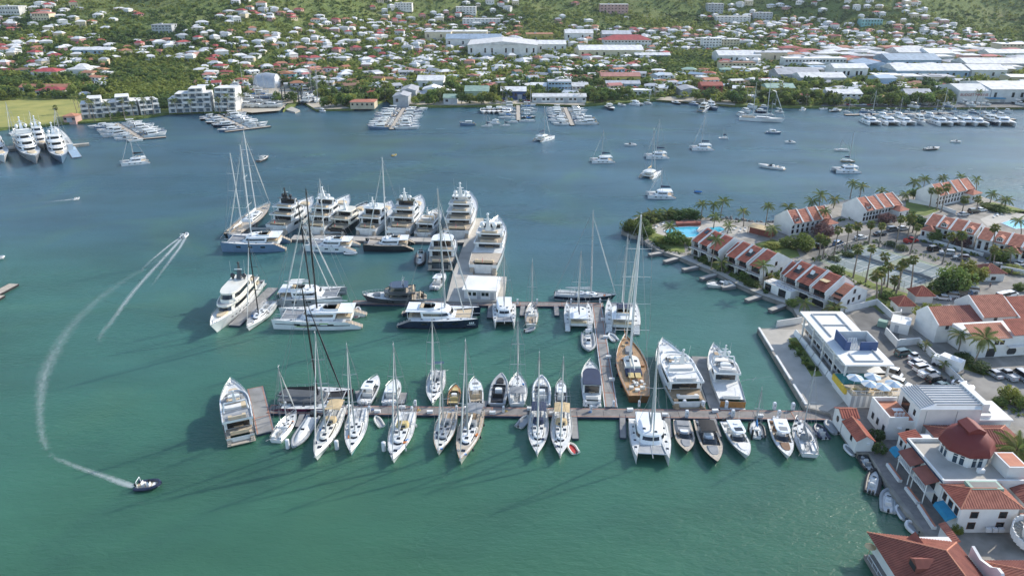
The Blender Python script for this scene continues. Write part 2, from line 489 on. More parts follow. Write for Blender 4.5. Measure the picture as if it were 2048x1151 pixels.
def rig(root,H,xm,z0,L,B,xbow,zbow,xst,zst,mat="alu",spread=2,boom=.36,cover="sail_white",jib="sail_white",r=None,boomrise=.0,stays=True,rake=.02,shr=.45,wr=.026):
 r=r or.0058*H+.035
 top=Vector((xm-rake*H,0,H))
 m=MB().tube((xm,0,z0),lerp3((xm,0,z0),top,.6),r,r,8).tube(lerp3((xm,0,z0),top,.6),top,r,r*.6,8).tube(top,top+Vector((0,0,.7)),.02,.02,4).tube(top+Vector((-.3,0,.15)),top+Vector((.5,0,.15)),.03,.03,4).build("mast",mat,root,True)
 sp=[]
 for i in range(spread):
  f=(i+1)/(spread+1)*.95+.02
  w=B*shr*(1-.45*f)
  c=lerp3((xm,0,z0),top,f)
  MB().tube((c[0],0,c[2]),(c[0]-.12*w,-w,c[2]+.05*w),.06,.045,5).tube((c[0],0,c[2]),(c[0]-.12*w,w,c[2]+.05*w),.06,.045,5).build("spreader",mat,m)
  sp.append((c[0],w,c[2]))
 if stays:
  mb=MB()
  for sg in(1,-1):
   pts=[(xm-.3,sg*B*.46,zst+.3)]+[(x-.12*w,sg*w,z+.05*w) for x,w,z in sp]+[(top.x,0,H*.98)]
   mb.path(pts,wr,4)
   if sp:mb.tube((xm-.5,sg*B*.44,zst+.3),(sp[0][0],0,sp[0][2]),wr,wr,4)
   mb.tube((xst,sg*B*.3,zst+.1),(top.x,0,H),wr,wr,4)
  mb.tube((xbow,0,zbow),(top.x,0,H*.985),wr,wr,4)
  mb.build("rigging","wire",root)
 if jib:
  a,b=Vector((xbow-.015*L,0,zbow+.35)),Vector((top.x,0,H*.95))
  MB().tube(a,a.lerp(b,.35),.05,.13+.003*L,6).tube(a.lerp(b,.35),a.lerp(b,.97),.13+.003*L,.04,6).build("furled_headsail",jib,root,True)
 if boom:
  zb=z0+1.1+boomrise
  e=(xm-boom*L,0,zb+.25)
  bo=MB().tube((xm-.1,0,zb),e,.09,.08,6).build("boom",mat,root,True)
  if cover:
   rings=[]
   for f,w,h in((.0,.10,.75),(.06,.17,.95),(.35,.2,.6),(.75,.16,.42),(.98,.08,.2)):
    c=lerp3((xm-.15,0,zb),e,f)
    rings.append([(c[0],-w,c[2]-.05),(c[0],-w*.8,c[2]+h*.6),(c[0],0,c[2]+h),(c[0],w*.8,c[2]+h*.6),(c[0],w,c[2]-.05)])
   MB().loft(rings).build("sail_cover",cover,bo,True)
 return m
def canopy(root,x0,x1,w,z,mat,name="bimini",legs=True,arch=.12,th=.05,zlow=None):
 mb=MB()
 a,b=[],[]
 for i in range(7):
  y=-w+2*w*i/6
  zz=z-arch*w*(y/w)**2
  a.append((x0,y,zz-.04));b.append((x1,y,zz))
 c=[((x0+x1)/2,p[1],p[2]+.1) for p in a]
 rings=[a+[(p[0],p[1],p[2]-th) for p in a[::-1]],c+[(p[0],p[1],p[2]-th) for p in c[::-1]],b+[(p[0],p[1],p[2]-th) for p in b[::-1]]]
 o=mb.loft(rings).build(name,mat,root,True)
 if legs:
  l=MB()
  for x in(x0+.08,x1-.08):
   for sg in(1,-1):
    l.tube((x,sg*(w-.05),z-arch*w-.05),((x0+x1)/2+(x-(x0+x1)/2)*.3,sg*w*.98,(zlow if zlow else z-1.9)),.025,.025,4)
  l.build("canopy_frame","steel",o)
 return o
def fenders(root,h,n,mat="fender_navy",side=1,t0=.25,t1=.75,r=.16,l=.75):
 for i in range(n):
  t=t0+(t1-t0)*i/max(1,n-1)
  x,b,z=h.sect(t,.75)
  MB().lathe([(.03,l*.5),(r,l*.36),(r,-l*.36),(.03,-l*.5)],7,(x,h.y0+side*(b+r*1.05),max(.35,z-.35))).build("fender",mat,root,True)
def wheel(root,x,y,z,r=.42):
 mb=MB()
 pts=[(x,y+r*math.cos(i*math.pi/5),z+r*math.sin(i*math.pi/5)) for i in range(11)]
 mb.path(pts,.025,4).tube((x,y,z-.9),(x,y,z),.09,.06,6)
 for i in range(0,10,2):mb.tube((x,y,z),pts[i],.015,.015,4)
 mb.build("steering_wheel","steel",root)
def hatch(root,x,y,z,sx=.5,sy=.5,mat="glass_dark"):
 MB().box(x-sx/2,x+sx/2,y-sy/2,y+sy/2,z,z+.05).build("hatch",mat,root)
def flag(root,x,y,z,s=1.0,mat="flag_red"):
 o=MB().tube((x,y,z),(x-.35*s,y,z+1.5*s),.025,.02,5).build("flagstaff","mast_white",root)
 p=Vector((x-.3*s,y,z+1.42*s))
 a=[[(p.x-.1*s*i,p.y+.06*math.sin(i*1.9),p.z-.10*s*i+j*-.62*s) for j in(0,.5,1)] for i in range(6)]
 MB().loft(a,False,False,False).build("flag",mat,o,True)
def sailboat(label,stern,bow,beam,top,mt=.56,hull="gelcoat",deck="deck_white",stripe=None,mast="alu",spread=2,cover="sail_white",jib="sail_white",bimini=None,hood=None,cabin=None,fend=0,teak=False,boom=.36,detail=True,zb=None,hz=1.0,group=None,davit=False,masts=(),solar=False,name="sailing_yacht",cat="sailboat"):
 root,L=boat_root(name,stern,bow,.7,1.2,label,cat,group)
 B=beam
 zb=zb or(.085*L+.15)*hz
 zs=(.065*L+.1)*hz
 h=Hull(L,B,zb,zs,.74,2.1,.42,.07,.84)
 h.build(root,hull,stripe)
 h.deck(root,deck,.09,.05)
 tr=MB()
 for sg in(1,-1):
  tr.path([(h.x(t),sg*(h.b(t)-.03),h.z(t)+.03) for t in[i/10 for i in range(11)]],.05,4)
 tr.build("toe_rail","teak" if teak else "alu",root)
 dz=lambda t:h.z(t)
 xa,xf=h.x(.36),h.x(.74)
 ch=.30+.014*L
 cr=house(root,ring(xa,xf,B*.30,dz(.36)-.04,.6),ring(xa+.02*L,xf-.06*L,B*.245,dz(.5)+ch,.6),cabin or deck,"coachroof","glass_dark",.35,.72,True,detail)
 zc=dz(.5)+ch
 if detail:
  for t,y in((.62,0),(.50,-.16*B),(.50,.16*B),(.44,0)):
   hatch(cr,h.x(t),y,zc+.002,.045*L,.04*L)
  hatch(root,h.x(.82),0,dz(.82)-.02,.045*L,.045*L)
  for sg in(1,-1):
   MB().tube((h.x(.4),sg*B*.2,zc),(h.x(.6),sg*B*.17,zc+.05),.03,.03,4).build("handrail","teak" if teak else "steel",cr)
 w=B*.27
 xc0,xc1=h.x(.05),h.x(.345)
 zz=dz(.2)
 sole="teak" if teak else "deck_grey"
 MB().box(xc0,xc1,-w*.5,w*.5,zz-.05,zz+.01).build("cockpit_sole",sole,root)
 for sg in(1,-1):
  MB().box(xc0+.1,xc1,sg*w*.5,sg*w*1.15,zz-.05,zz+.30).box(xc0+.1,xc1,sg*w*1.15,sg*w*1.3,zz-.05,zz+.5).build("cockpit_seat","teak_pale" if teak else "deck_white",root)
 if detail:
  MB().box(h.x(.16),h.x(.27),-.25,.25,zz+.55,zz+.62).tube((h.x(.21),0,zz),(h.x(.21),0,zz+.55),.08,.08,5).build("cockpit_table",sole,root)
  wheel(root,h.x(.1),w*.45 if L>14 else 0,zz+.95)
  if L>14:wheel(root,h.x(.1),-w*.45,zz+.95)
  wm=MB().lathe([(.13,0),(.10,.12),(.14,.24)],8).mesh("winch","steel",True)
  for t in(.28,.33):
   for sg in(1,-1):link("winch",wm,root,(h.x(t),sg*w*1.25,zz+.5))
  h.rail(root,h=.62,t0=.03,t1=.985,bars=2)
  MB().path([(h.x(.985),0,dz(1)+.1),(h.x(1.0),0,dz(1)+.7),(h.x(.9),h.b(.9),dz(.9)+.65)],.03,5).path([(h.x(1.0),0,dz(1)+.7),(h.x(.9),-h.b(.9),dz(.9)+.65)],.03,5).build("pulpit","steel",root)
  MB().box(h.x(.93),h.x(1.01),-.12,.12,dz(1)-.03,dz(1)+.08).build("bow_roller","steel",root)
 if fend:
  fenders(root,h,abs(fend),"fender_navy" if fend>0 else "tube_white",-1)
  fenders(root,h,max(2,abs(fend)-1),"fender_navy" if fend>0 else "tube_white",1)
 if hood:
  r0=ring(h.x(.33),h.x(.43),B*.27,zc-.05,.5);r1=ring(h.x(.33),h.x(.40),B*.22,zc+.85,.5)
  house(root,r0,r1,hood,"sprayhood","glass_dark",.25,.7,False,True)
 if bimini:
  canopy(root,h.x(.05),h.x(.27),B*.36,zz+2.35,bimini,zlow=zz+.4)
 if solar:
  MB().box(h.x(.0),h.x(.07),-B*.33,B*.33,zz+2.2,zz+2.26).build("solar_panel","glass_blue",root)
 if davit:
  mb=MB()
  for sg in(1,-1):mb.path([(h.x(.03),sg*B*.25,zz),(h.x(-.0),sg*B*.25,zz+1.9),(h.x(-.07),sg*B*.25,zz+2.0)],.05,5)
  mb.build("davit","steel",root)
 if detail:
  for i in range(4):
   t=rnd(.45,.92);sg=random.choice((-1,1))
   MB().obox((h.x(t),sg*max(0,h.b(t)*rnd(.45,.8)),dz(t)+.1),rnd(.3,.9),rnd(.25,.45),.25,rnd(0,3)).build("deck_bag",random.choice(["canvas_navy","canvas_grey","paint_orange","canvas_blue","sail_white","rubber_black"]),root)
  ln=MB()
  for sg in(1,-1):ln.path([(h.x(.03),sg*h.b(.03),zz),(h.x(-.05),sg*(h.b(0)+.6),.7)],.025,4)
  ln.build("mooring_line","sail_white",root)
 xm=h.x(mt)
 bp=wpos(root,xm)
 H=zat(bp.y,top) if top else 1.3*L
 rig(root,H,xm,zc-.1,L,B,h.x(1.0),dz(1),h.x(0),dz(0),mast,spread,boom,cover,jib)
 for t2,tp,s2 in masts:
  x2=h.x(t2);H2=zat(wpos(root,x2).y,tp)
  rig(root,H2,x2,dz(t2),L,B,x2+.1*L,dz(t2),h.x(0),dz(0),mast,s2,.2,cover,None)
 return root,h,L
def catamaran(label,stern,bow,beam,top,mt=.52,hull="gelcoat",deck="deck_white",roof="gelcoat",mast="alu",spread=1,cover="sail_white",jib="sail_white",top_deck=True,stripe=None,band=None,sole="teak_pale",fly=True,tramp="canvas_grey",detail=True,group=None,zb=None,boom=.36,dinghy=None,hoodmat=None,name="sailing_catamaran",furled=1,pod=1.0):
 root,L=boat_root(name,stern,bow,1.0,1.6,label,"catamaran",group)
 B=beam
 hb=B*.25
 zb=zb or.10*L+.45
 zs=zb*.8
 H=[]
 for sg in(1,-1):
  h=Hull(L,hb,zb,zs,.72,2.6,.4,.015,.9,sg*(B/2-hb/2),17,.68);H.append(h)
  h.build(root,hull,stripe)
  h.deck(root,deck,.05,.03,.17,.985)
  st=MB()
  for i in range(5):
   st.box(h.x(-.005+.036*i),h.x(.036*(i+1)),h.y0-hb*.33,h.y0+hb*.33,.2,.04+h.z(.036*i))
  st.build("stern_steps",sole,root)
 h=H[0]
 MB().box(h.x(.13),h.x(.70),-(B/2-hb*.7),B/2-hb*.7,zs*.55,zs+.03).build("bridge_deck",deck,root)
 MB().box(h.x(.13),h.x(.32),-(B/2-hb),B/2-hb,zs+.03,zs+.06).build("cockpit_sole",sole,root)
 sh=1.4*pod*min(1.35,.6+L/28)
 xa,xf=h.x(.30),h.x(.70)
 r0=ring(xa,xf,B*.36,zs+.02,.38);r1=ring(xa-.02*L,xf-.07*L,B*.31,zs+sh,.42)
 sal=house(root,r0,r1,roof,"saloon","glass_dark",.42,.80)
 zt=zs+sh
 MB().loft([ring(h.x(.1),h.x(.62),B*.32,zt+.004,.45),ring(h.x(.1),h.x(.60),B*.31,zt+.14,.45)]).build("hardtop",roof,root)
 for sg in(1,-1):MB().tube((h.x(.12),sg*B*.3,zs),(h.x(.12),sg*B*.29,zt),.07,.07,5).build("hardtop_post","gelcoat",root)
 if fly:
  xf0,xf1=h.x(.26),h.x(.46)
  MB().loft([ring(xf0,xf1,B*.2,zt+.14,.4),ring(xf0,xf1-.2,B*.19,zt+.65,.4)],cap1=False).build("flybridge",roof,root)
  MB().box(xf0+.2,xf0+.9,-B*.16,B*.16,zt+.15,zt+.5).build("helm_seat","cushion_tan",root)
  wheel(root,h.x(.40),0,zt+.9,.35)
  if hoodmat:canopy(root,xf0-.3,xf1-.5,B*.19,zt+2.3,hoodmat,zlow=zt+.5)
 if detail:
  MB().box(h.x(.13),h.x(.17),-B*.26,B*.26,zs+.06,zs+.5).box(h.x(.17),h.x(.28),B*.18,B*.26,zs+.06,zs+.5).build("cockpit_sofa","cushion_tan",root)
  MB().box(h.x(.2),h.x(.26),-B*.1,B*.12,zs+.7,zs+.76).build("cockpit_table","teak",root)
  for hh in H:
   for t in(.78,.62,.45,.3):hatch(root,hh.x(t),hh.y0,hh.z(t)-.01,.55,.5)
   hh.rail(root,h=.65,t0=.12,t1=.97,bars=2,name="railing")
  for t in(.5,.56):hatch(sal,h.x(t),-.15*B if t<.52 else.12*B,zt+.145,.6,.6)
 for sg in(1,-1):
  a=[(h.x(.70),.06*sg,zs-.02),(h.x(.70),sg*(B/2-hb*.8),zs-.02),(h.x(.90),sg*(B/2-hb*.62),zb*.86),(h.x(.90),.06*sg,zb*.86)]
  MB().quad(*a).build("trampoline",tramp,root)
 MB().tube((h.x(.905),-(B/2-hb*.6),zb*.9),(h.x(.905),B/2-hb*.6,zb*.9),.12,.12,6).build("crossbeam","alu",root)
 MB().tube((h.x(.70),0,zs),(h.x(1.0),0,zb*.92),.10,.07,6).build("longeron","alu",root)
 if band:
  for hh in H:hh.band(root,band,zs*.52,zs*.78,.08,.9,"hull_stripe")
 for hh in H:
  for t in(.3,.5,.68):
   for sg in(1,-1):
    hh.band(root,"glass_dark",hh.z(t)*.52,hh.z(t)*.74,t,t+.07,"hull_window",(sg,),3,.035)
 bp=wpos(root,h.x(mt))
 Hm=zat(bp.y,top) if top else 1.25*L
 if top!=-1:rig(root,Hm,h.x(mt),zt+.1,L,B,h.x(.93),zb,h.x(.05),zs,mast,spread,boom,cover,jib,boomrise=.6 if fly else.1,shr=.34)
 if top==-1:return root,H,L
 if furled>1:
  a,b=Vector((h.x(.80),0,zb)),Vector((h.x(mt)-.02*Hm,0,Hm*.8))
  MB().tube(a,b,.14,.07,6).build("furled_staysail",jib,root,True)
 return root,H,L
def domes(root,x,z,w,r,mat="gelcoat"):
 for sg in(1,-1):
  MB().tube((x,sg*w,z-r*.9),(x,sg*w,z),r*.4,r*.6,8).sphere((x,sg*w,z+r*.6),r,10,7).build("satellite_dome",mat,root,True)
def sofa(root,x0,x1,w,z,mat="cushion_tan"):
 MB().box(x0,x0+.7,-w,w,z,z+.42).box(x0-.02,x0+.22,-w,w,z+.42,z+.78).box(x0+.7,x1,-w,-w+.7,z,z+.42).box(x0+.7,x1,w-.7,w,z,z+.42).build("sofa",mat,root)
def aft_rail(root,x0,x1,w,z,h=.95,mat="steel"):
 mb=MB()
 pts=[(x1,-w,z),(x0,-w,z),(x0,w,z),(x1,w,z)]
 for k in(.5,1.0):mb.path([(p[0],p[1],z+h*k) for p in pts],.03,4)
 for(a,b) in zip(pts,pts[1:]):
  n=max(2,int(Vector(b).__sub__(Vector(a)).length/1.6))
  for i in range(n+1):
   q=lerp3(a,b,i/n);mb.tube(q,(q[0],q[1],z+h),.025,.025,4)
 mb.build("deck_railing",mat,root)
def motor_yacht(label,stern,bow,beam,decks=3,hull="gelcoat",sup="gelcoat",win="glass_dark",stripe=None,glass="glass_dark",dk="teak_pale",mastc="gelcoat",group=None,zb=None,tall=1.0,fore=.66,arch=True,dome=True,fl=True,tender=False,hardtop=None,bold=False,zbow=None,zstern=.8,name="motor_yacht",cushions="cushion_tan",open_top=False,aft0=.12,garage=True,cat="yacht",udk=None,fdk="deck_white"):
 B=beam
 root,L=boat_root(name,stern,bow,zstern,zbow if zbow is not None else 2.2,label,cat,group)
 zb=zb or(.052*L+1.35)
 zs=zb*.60
 h=Hull(L,B,zb,zs,.86,2.5,.42,.10,.84,ns=17)
 h.build(root,hull,stripe)
 h.deck(root,dk,.14,.32 if L>20 else.12,.06,.26,"aft_deck")
 h.deck(root,fdk,.14,.32 if L>20 else.12,.26,.98,"foredeck")
 MB().box(h.x(-.045),h.x(.035),-B*.42,B*.42,.35,.50).build("swim_platform",dk,root)
 if garage:
  MB().box(h.x(.0)-.04,h.x(.0)+.05,-B*.25,B*.25,.62,zs*.92).build("transom_door",hull if hull!="gelcoat" else "deck_white",root)
  for sg in(1,-1):
   s_=MB()
   for i in range(5):s_.box(h.x(.0)+i*.35-.75,h.x(.0)+(i+1)*.35-.75,sg*B*.29,sg*B*.40,.5,.55+(zs-.5)*(i+1)/5)
   s_.build("transom_stairs",dk,root)
 dh=2.15*tall if L>20 else(1.75*tall if L>13 else 1.45*tall)
 z=zs+.02
 fr=fore;aft=aft0+.07
 lv=[]
 for d in range(decks):
  last=d==decks-1
  w=B*(.43-.035*d)
  xa,xf=h.x(aft+.062*d+(.03 if d else 0)),h.x(fr-.085*d)
  rk=.045*L if d else.055*L
  zt=z+dh
  if not(last and open_top):
   house(root,ring(xa,xf,w,z,.5 if d==0 else.42),ring(xa+.01*L,xf-rk,w*.93,zt,.5 if d==0 else.42),sup,"deckhouse",glass,.36 if d else.42,.80)
   MB().box(xa-.03,xa+.06,-w*.78,w*.78,z+.12,z+dh*.86).build("aft_door",glass,root)  # dark glass doors; their darkness also paints the shaded recess under the overhang
  xo=h.x(aft-.06+.062*d)
  if not last:
   sl=MB().loft([ring(xo,xf-rk*.4,w*1.05,zt,.4),ring(xo,xf-rk*.3,w*1.08,zt+.14,.4),ring(xo+.02,xf-rk*.45,w*1.07,zt+.5,.4),ring(xo+.02,xf-rk*.5,w*1.0,zt+.5,.4),ring(xo+.1,xf-rk*.5,w*.98,zt+.2,.4)],True,False).build("deck_bulwark",sup,root)
   MB().loft([ring(xo+.1,xf-rk*.5,w*.98,zt+.18,.4),ring(xo+.1,xf-rk*.5,w*.98,zt+.21,.4)]).build("upper_deck",udk or("deck_white" if d else dk),root)
   if L>18:aft_rail(root,xo+.12,h.x(aft+.062*d+.06),w*.97,zt+.2)
   sofa(root,xo+.5,xo+.5+.06*L,w*.62,zt+.22,cushions)
   for sg in(1,-1):MB().tube((xo+.5,sg*w*.95,z),(xo+.5,sg*w*.97,zt),.08,.08,5).build("deck_post",sup,root)
  elif open_top:
   zf_=z+.03
   MB().loft([ring(xf-.12*L,xf-.05*L,w*.5,zf_,.5),ring(xf-.115*L,xf-.065*L,w*.45,zf_+.95,.5)]).build("helm_console",sup,root)
   MB().loft([ring(xf-.13*L,xf-.03*L,w*.8,zf_+.35,.6),ring(xf-.13*L,xf-.055*L,w*.72,zf_+.95,.6)],False,False,False).build("windscreen",glass,root)
   MB().box(xf-.17*L,xf-.145*L,-w*.45,w*.45,zf_,zf_+.75).build("helm_seat",cushions,root)
   MB().box(xa+.05*L,xf-.2*L,-w*.85,-w*.45,zf_,zf_+.5).build("flybridge_lounge",cushions,root)
   MB().box(xa+.05*L,xa+.11*L,-w*.45,w*.85,zf_,zf_+.5).build("sun_pad","cushion_white",root)
   MB().box(xa+.16*L,xa+.22*L,w*.1,w*.6,zf_+.55,zf_+.62).tube((xa+.19*L,w*.35,zf_),(xa+.19*L,w*.35,zf_+.55),.1,.1,6).build("deck_table","teak",root)
   MB().path([(xa+.02*L,-w*.95,zf_),(xa+.05*L,-w*.85,zf_+1.75),(xa+.05*L,w*.85,zf_+1.75),(xa+.02*L,w*.95,zf_)],.16,6).build("radar_arch",sup,root)
   ztl_open=zf_+1.7
   zt=ztl_open
  else:
   MB().loft([ring(xo+.05*L,xf-rk*.55,w*.98,zt,.4),ring(xo+.05*L,xf-rk*.6,w*.96,zt+.16,.4)]).build("hardtop",hardtop or sup,root)
  lv.append((z,xa,xf,w,zt))
  z=zt+.2
 zl,xal,xfl,wl,ztl=lv[-1]
 sofa(root,h.x(.05),h.x(.05)+.05*L,B*.28,zs-.2+.02,cushions)
 MB().box(h.x(aft-.02),h.x(aft+.03),-B*.14,B*.14,zs+.45,zs+.55).tube((h.x(aft+.005),0,zs-.25),(h.x(aft+.005),0,zs+.45),.12,.12,6).build("deck_table","teak",root)
 zf=h.z(.82)-.3
 MB().loft([ring(h.x(.70),h.x(.84),B*.2,zf-.2,.5),ring(h.x(.71),h.x(.82),B*.17,zf+.42,.5)]).build("foredeck_lounge",cushions if L>20 else sup,root)
 MB().lathe([(.22,0),(.16,.25),(.24,.5)],8,(h.x(.92),.5,h.z(.92)-.3)).lathe([(.22,0),(.16,.25),(.24,.5)],8,(h.x(.92),-.5,h.z(.92)-.3)).build("windlass","steel",root)
 h.rail(root,h=.55 if L>20 else.7,t0=.55,t1=.99,bars=2,step=9,inset=.05,r=.03)
 for t in((.45,.5,.55,.62,.68,.74) if L>20 else(.5,.6)):
  h.band(root,glass,h.z(t)*.50,h.z(t)*.66,t,t+.028,"porthole",(1,),2,.03);h.band(root,glass,h.z(t)*.50,h.z(t)*.66,t,t+.028,"porthole",(-1,),2,.03)
 if bold:h.band(root,"glass_dark",zs*.56,zs*.9,.18,.66,"hull_window",(1,-1),9,.03)
 xm=(lv[-1][1]+.05*L+.04*L) if open_top else h.x(.36 if decks>1 else.4)
 if arch:
  s=min(2.7,.068*L) if L>24 else.06*L
  m=MB().loft([[(xm-.5*s+a*.28*s,b*.30*s,ztl+.1) for a,b in((-1,-1),(1,-1),(1,1),(-1,1))],[(xm-.75*s+a*.15*s,b*.16*s,ztl+1.15*s) for a,b in((-1,-1),(1,-1),(1,1),(-1,1))],[(xm-.85*s+a*.06*s,b*.06*s,ztl+1.9*s) for a,b in((-1,-1),(1,-1),(1,1),(-1,1))]]).build("radar_mast",mastc,root)
  MB().tube((xm-.7*s,-.75*s,ztl+.95*s),(xm-.7*s,.75*s,ztl+.95*s),.05*s,.05*s,6).build("mast_yard",mastc,m)
  MB().box(xm-.62*s,xm-.5*s,-.45*s,.45*s,ztl+1.25*s,ztl+1.33*s).build("radar_scanner","gelcoat",m)
  MB().sphere((xm-.85*s,0,ztl+2.0*s),.17*s,8,6).build("satellite_dome",mastc,m,True)
  MB().tube((xm-.2*s,.8*s,ztl),(xm-.5*s,.9*s,ztl+2.6*s),.03,.015,4).tube((xm-.2*s,-.8*s,ztl),(xm-.5*s,-.9*s,ztl+2.4*s),.03,.015,4).build("whip_antenna","mast_white",m)
  if dome:domes(root,xm-.35*s,ztl+.38*s,.72*s,.30*s,mastc)
 if fl:flag(root,h.x(.01),0,zs+.3,max(.8,L/26))
 if tender:
  open_boat_parts(root,h.x(.78),.0,h.z(.78)-.1,4.2,1.7,"tube_grey")
 return root,h,L,lv
def open_boat_parts(root,x,y,z,l,w,tube):
 o=MB()
 for sg in(1,-1):
  o.path([(x-l/2,y+sg*w*.38,z+.5),(x+l*.2,y+sg*w*.38,z+.5),(x+l*.42,y+sg*w*.2,z+.58),(x+l/2,y,z+.62)],.24,6)
 o.box(x-l*.45,x+l*.3,y-w*.34,y+w*.34,z+.12,z+.3)
 o.build("tender",tube,root,True)
def outboard(root,x,y,z,mat="engine_black",s=1.0):
 MB().loft([[(x+a*.26*s,y+b*.2*s,z+c) for a,b in((-1,-1),(1,-1),(1,1),(-1,1))] for c,in((.15*s,),)]+[[(x-.05*s+a*.30*s,y+b*.22*s,z+.45*s) for a,b in((-1,-1),(1,-1),(1,1),(-1,1))],[(x-.08*s+a*.2*s,y+b*.17*s,z+.78*s) for a,b in((-1,-1),(1,-1),(1,1),(-1,1))]]).box(x-.1*s,x+.08*s,y-.07*s,y+.07*s,z-.5*s,z+.2*s).build("outboard_motor",mat,root)
def rib(label,stern,bow,beam,tube="tube_grey",floor="deck_grey",console=True,arch=True,motors=1,eng="engine_black",seats="cushion_white",group=None,name="inflatable_boat",zt=.5,cover=None,ttop=None,cat="inflatable boat"):
 root,L=boat_root(name,stern,bow,.4,.6,label,cat,group)
 B=beam;r=min(.3,.125*B);k=max(.6,L/7)
 h=Hull(L*.97,B-r,.75*zt+.35,.45*zt+.1,.9,3.0,.5,.08,.7,ns=10)
 h.build(root,"gelcoat" if tube!="tube_black" else "gelcoat_grey")
 h.deck(root,floor,.05,.12)
 ring_=[]
 for sg in(1,-1):
  pts=[(-L/2,sg*(B/2-r),.45)]+[(h.x(t),sg*max(.03,h.b(t)),h.z(t)) for t in(.1,.3,.5,.65,.78,.88,.95,1.0)]
  mb=MB()
  for i,(a,b) in enumerate(zip(pts,pts[1:])):mb.tube(a,b,r,r if i<6 else r*.9,8)
  mb.lathe([(.02,-.12),(r,0)],8,(0,0,-50)) if False else None
  mb.build("inflatable_tube",tube,root,True)
 zf=h.zs
 if console:
  MB().loft([ring(-.05*L,.1*L,.17*B,zf-.1,.3),ring(-.04*L,.06*L,.15*B,zf+.75,.3)]).build("console","gelcoat",root)
  MB().quad((.065*L,-.15*B,zf+.72),(.065*L,.15*B,zf+.72),(.02*L,.13*B,zf+1.15),(.02*L,-.13*B,zf+1.15)).build("windscreen","glass_dark",root)
  MB().box(-.24*L,-.13*L,-.18*B,.18*B,zf-.1,zf+.5).box(-.26*L,-.235*L,-.18*B,.18*B,zf+.5,zf+.85).build("helm_seat",seats,root)
  MB().box(.16*L,.28*L,-.2*B,.2*B,zf-.08,zf+.25).build("bow_cushion",seats,root)
 if arch:
  MB().path([(-.36*L,-B*.32,zf),(-.39*L,-B*.28,zf+1.35),(-.39*L,B*.28,zf+1.35),(-.36*L,B*.32,zf)],.06,5).build("radar_arch","gelcoat",root)
 if ttop:canopy(root,-.26*L,.1*L,.3*B,zf+2.1,ttop,"t_top",zlow=zf)
 if cover:MB().loft([ring(-.45*L,.42*L,.36*B,zf+.25,.6),ring(-.35*L,.25*L,.14*B,zf+.9,.6)]).build("boat_cover",cover,root)
 for i in range(motors):
  outboard(root,-L/2-.1,(i-(motors-1)/2)*.55,.35,eng,k)
 return root,h,L
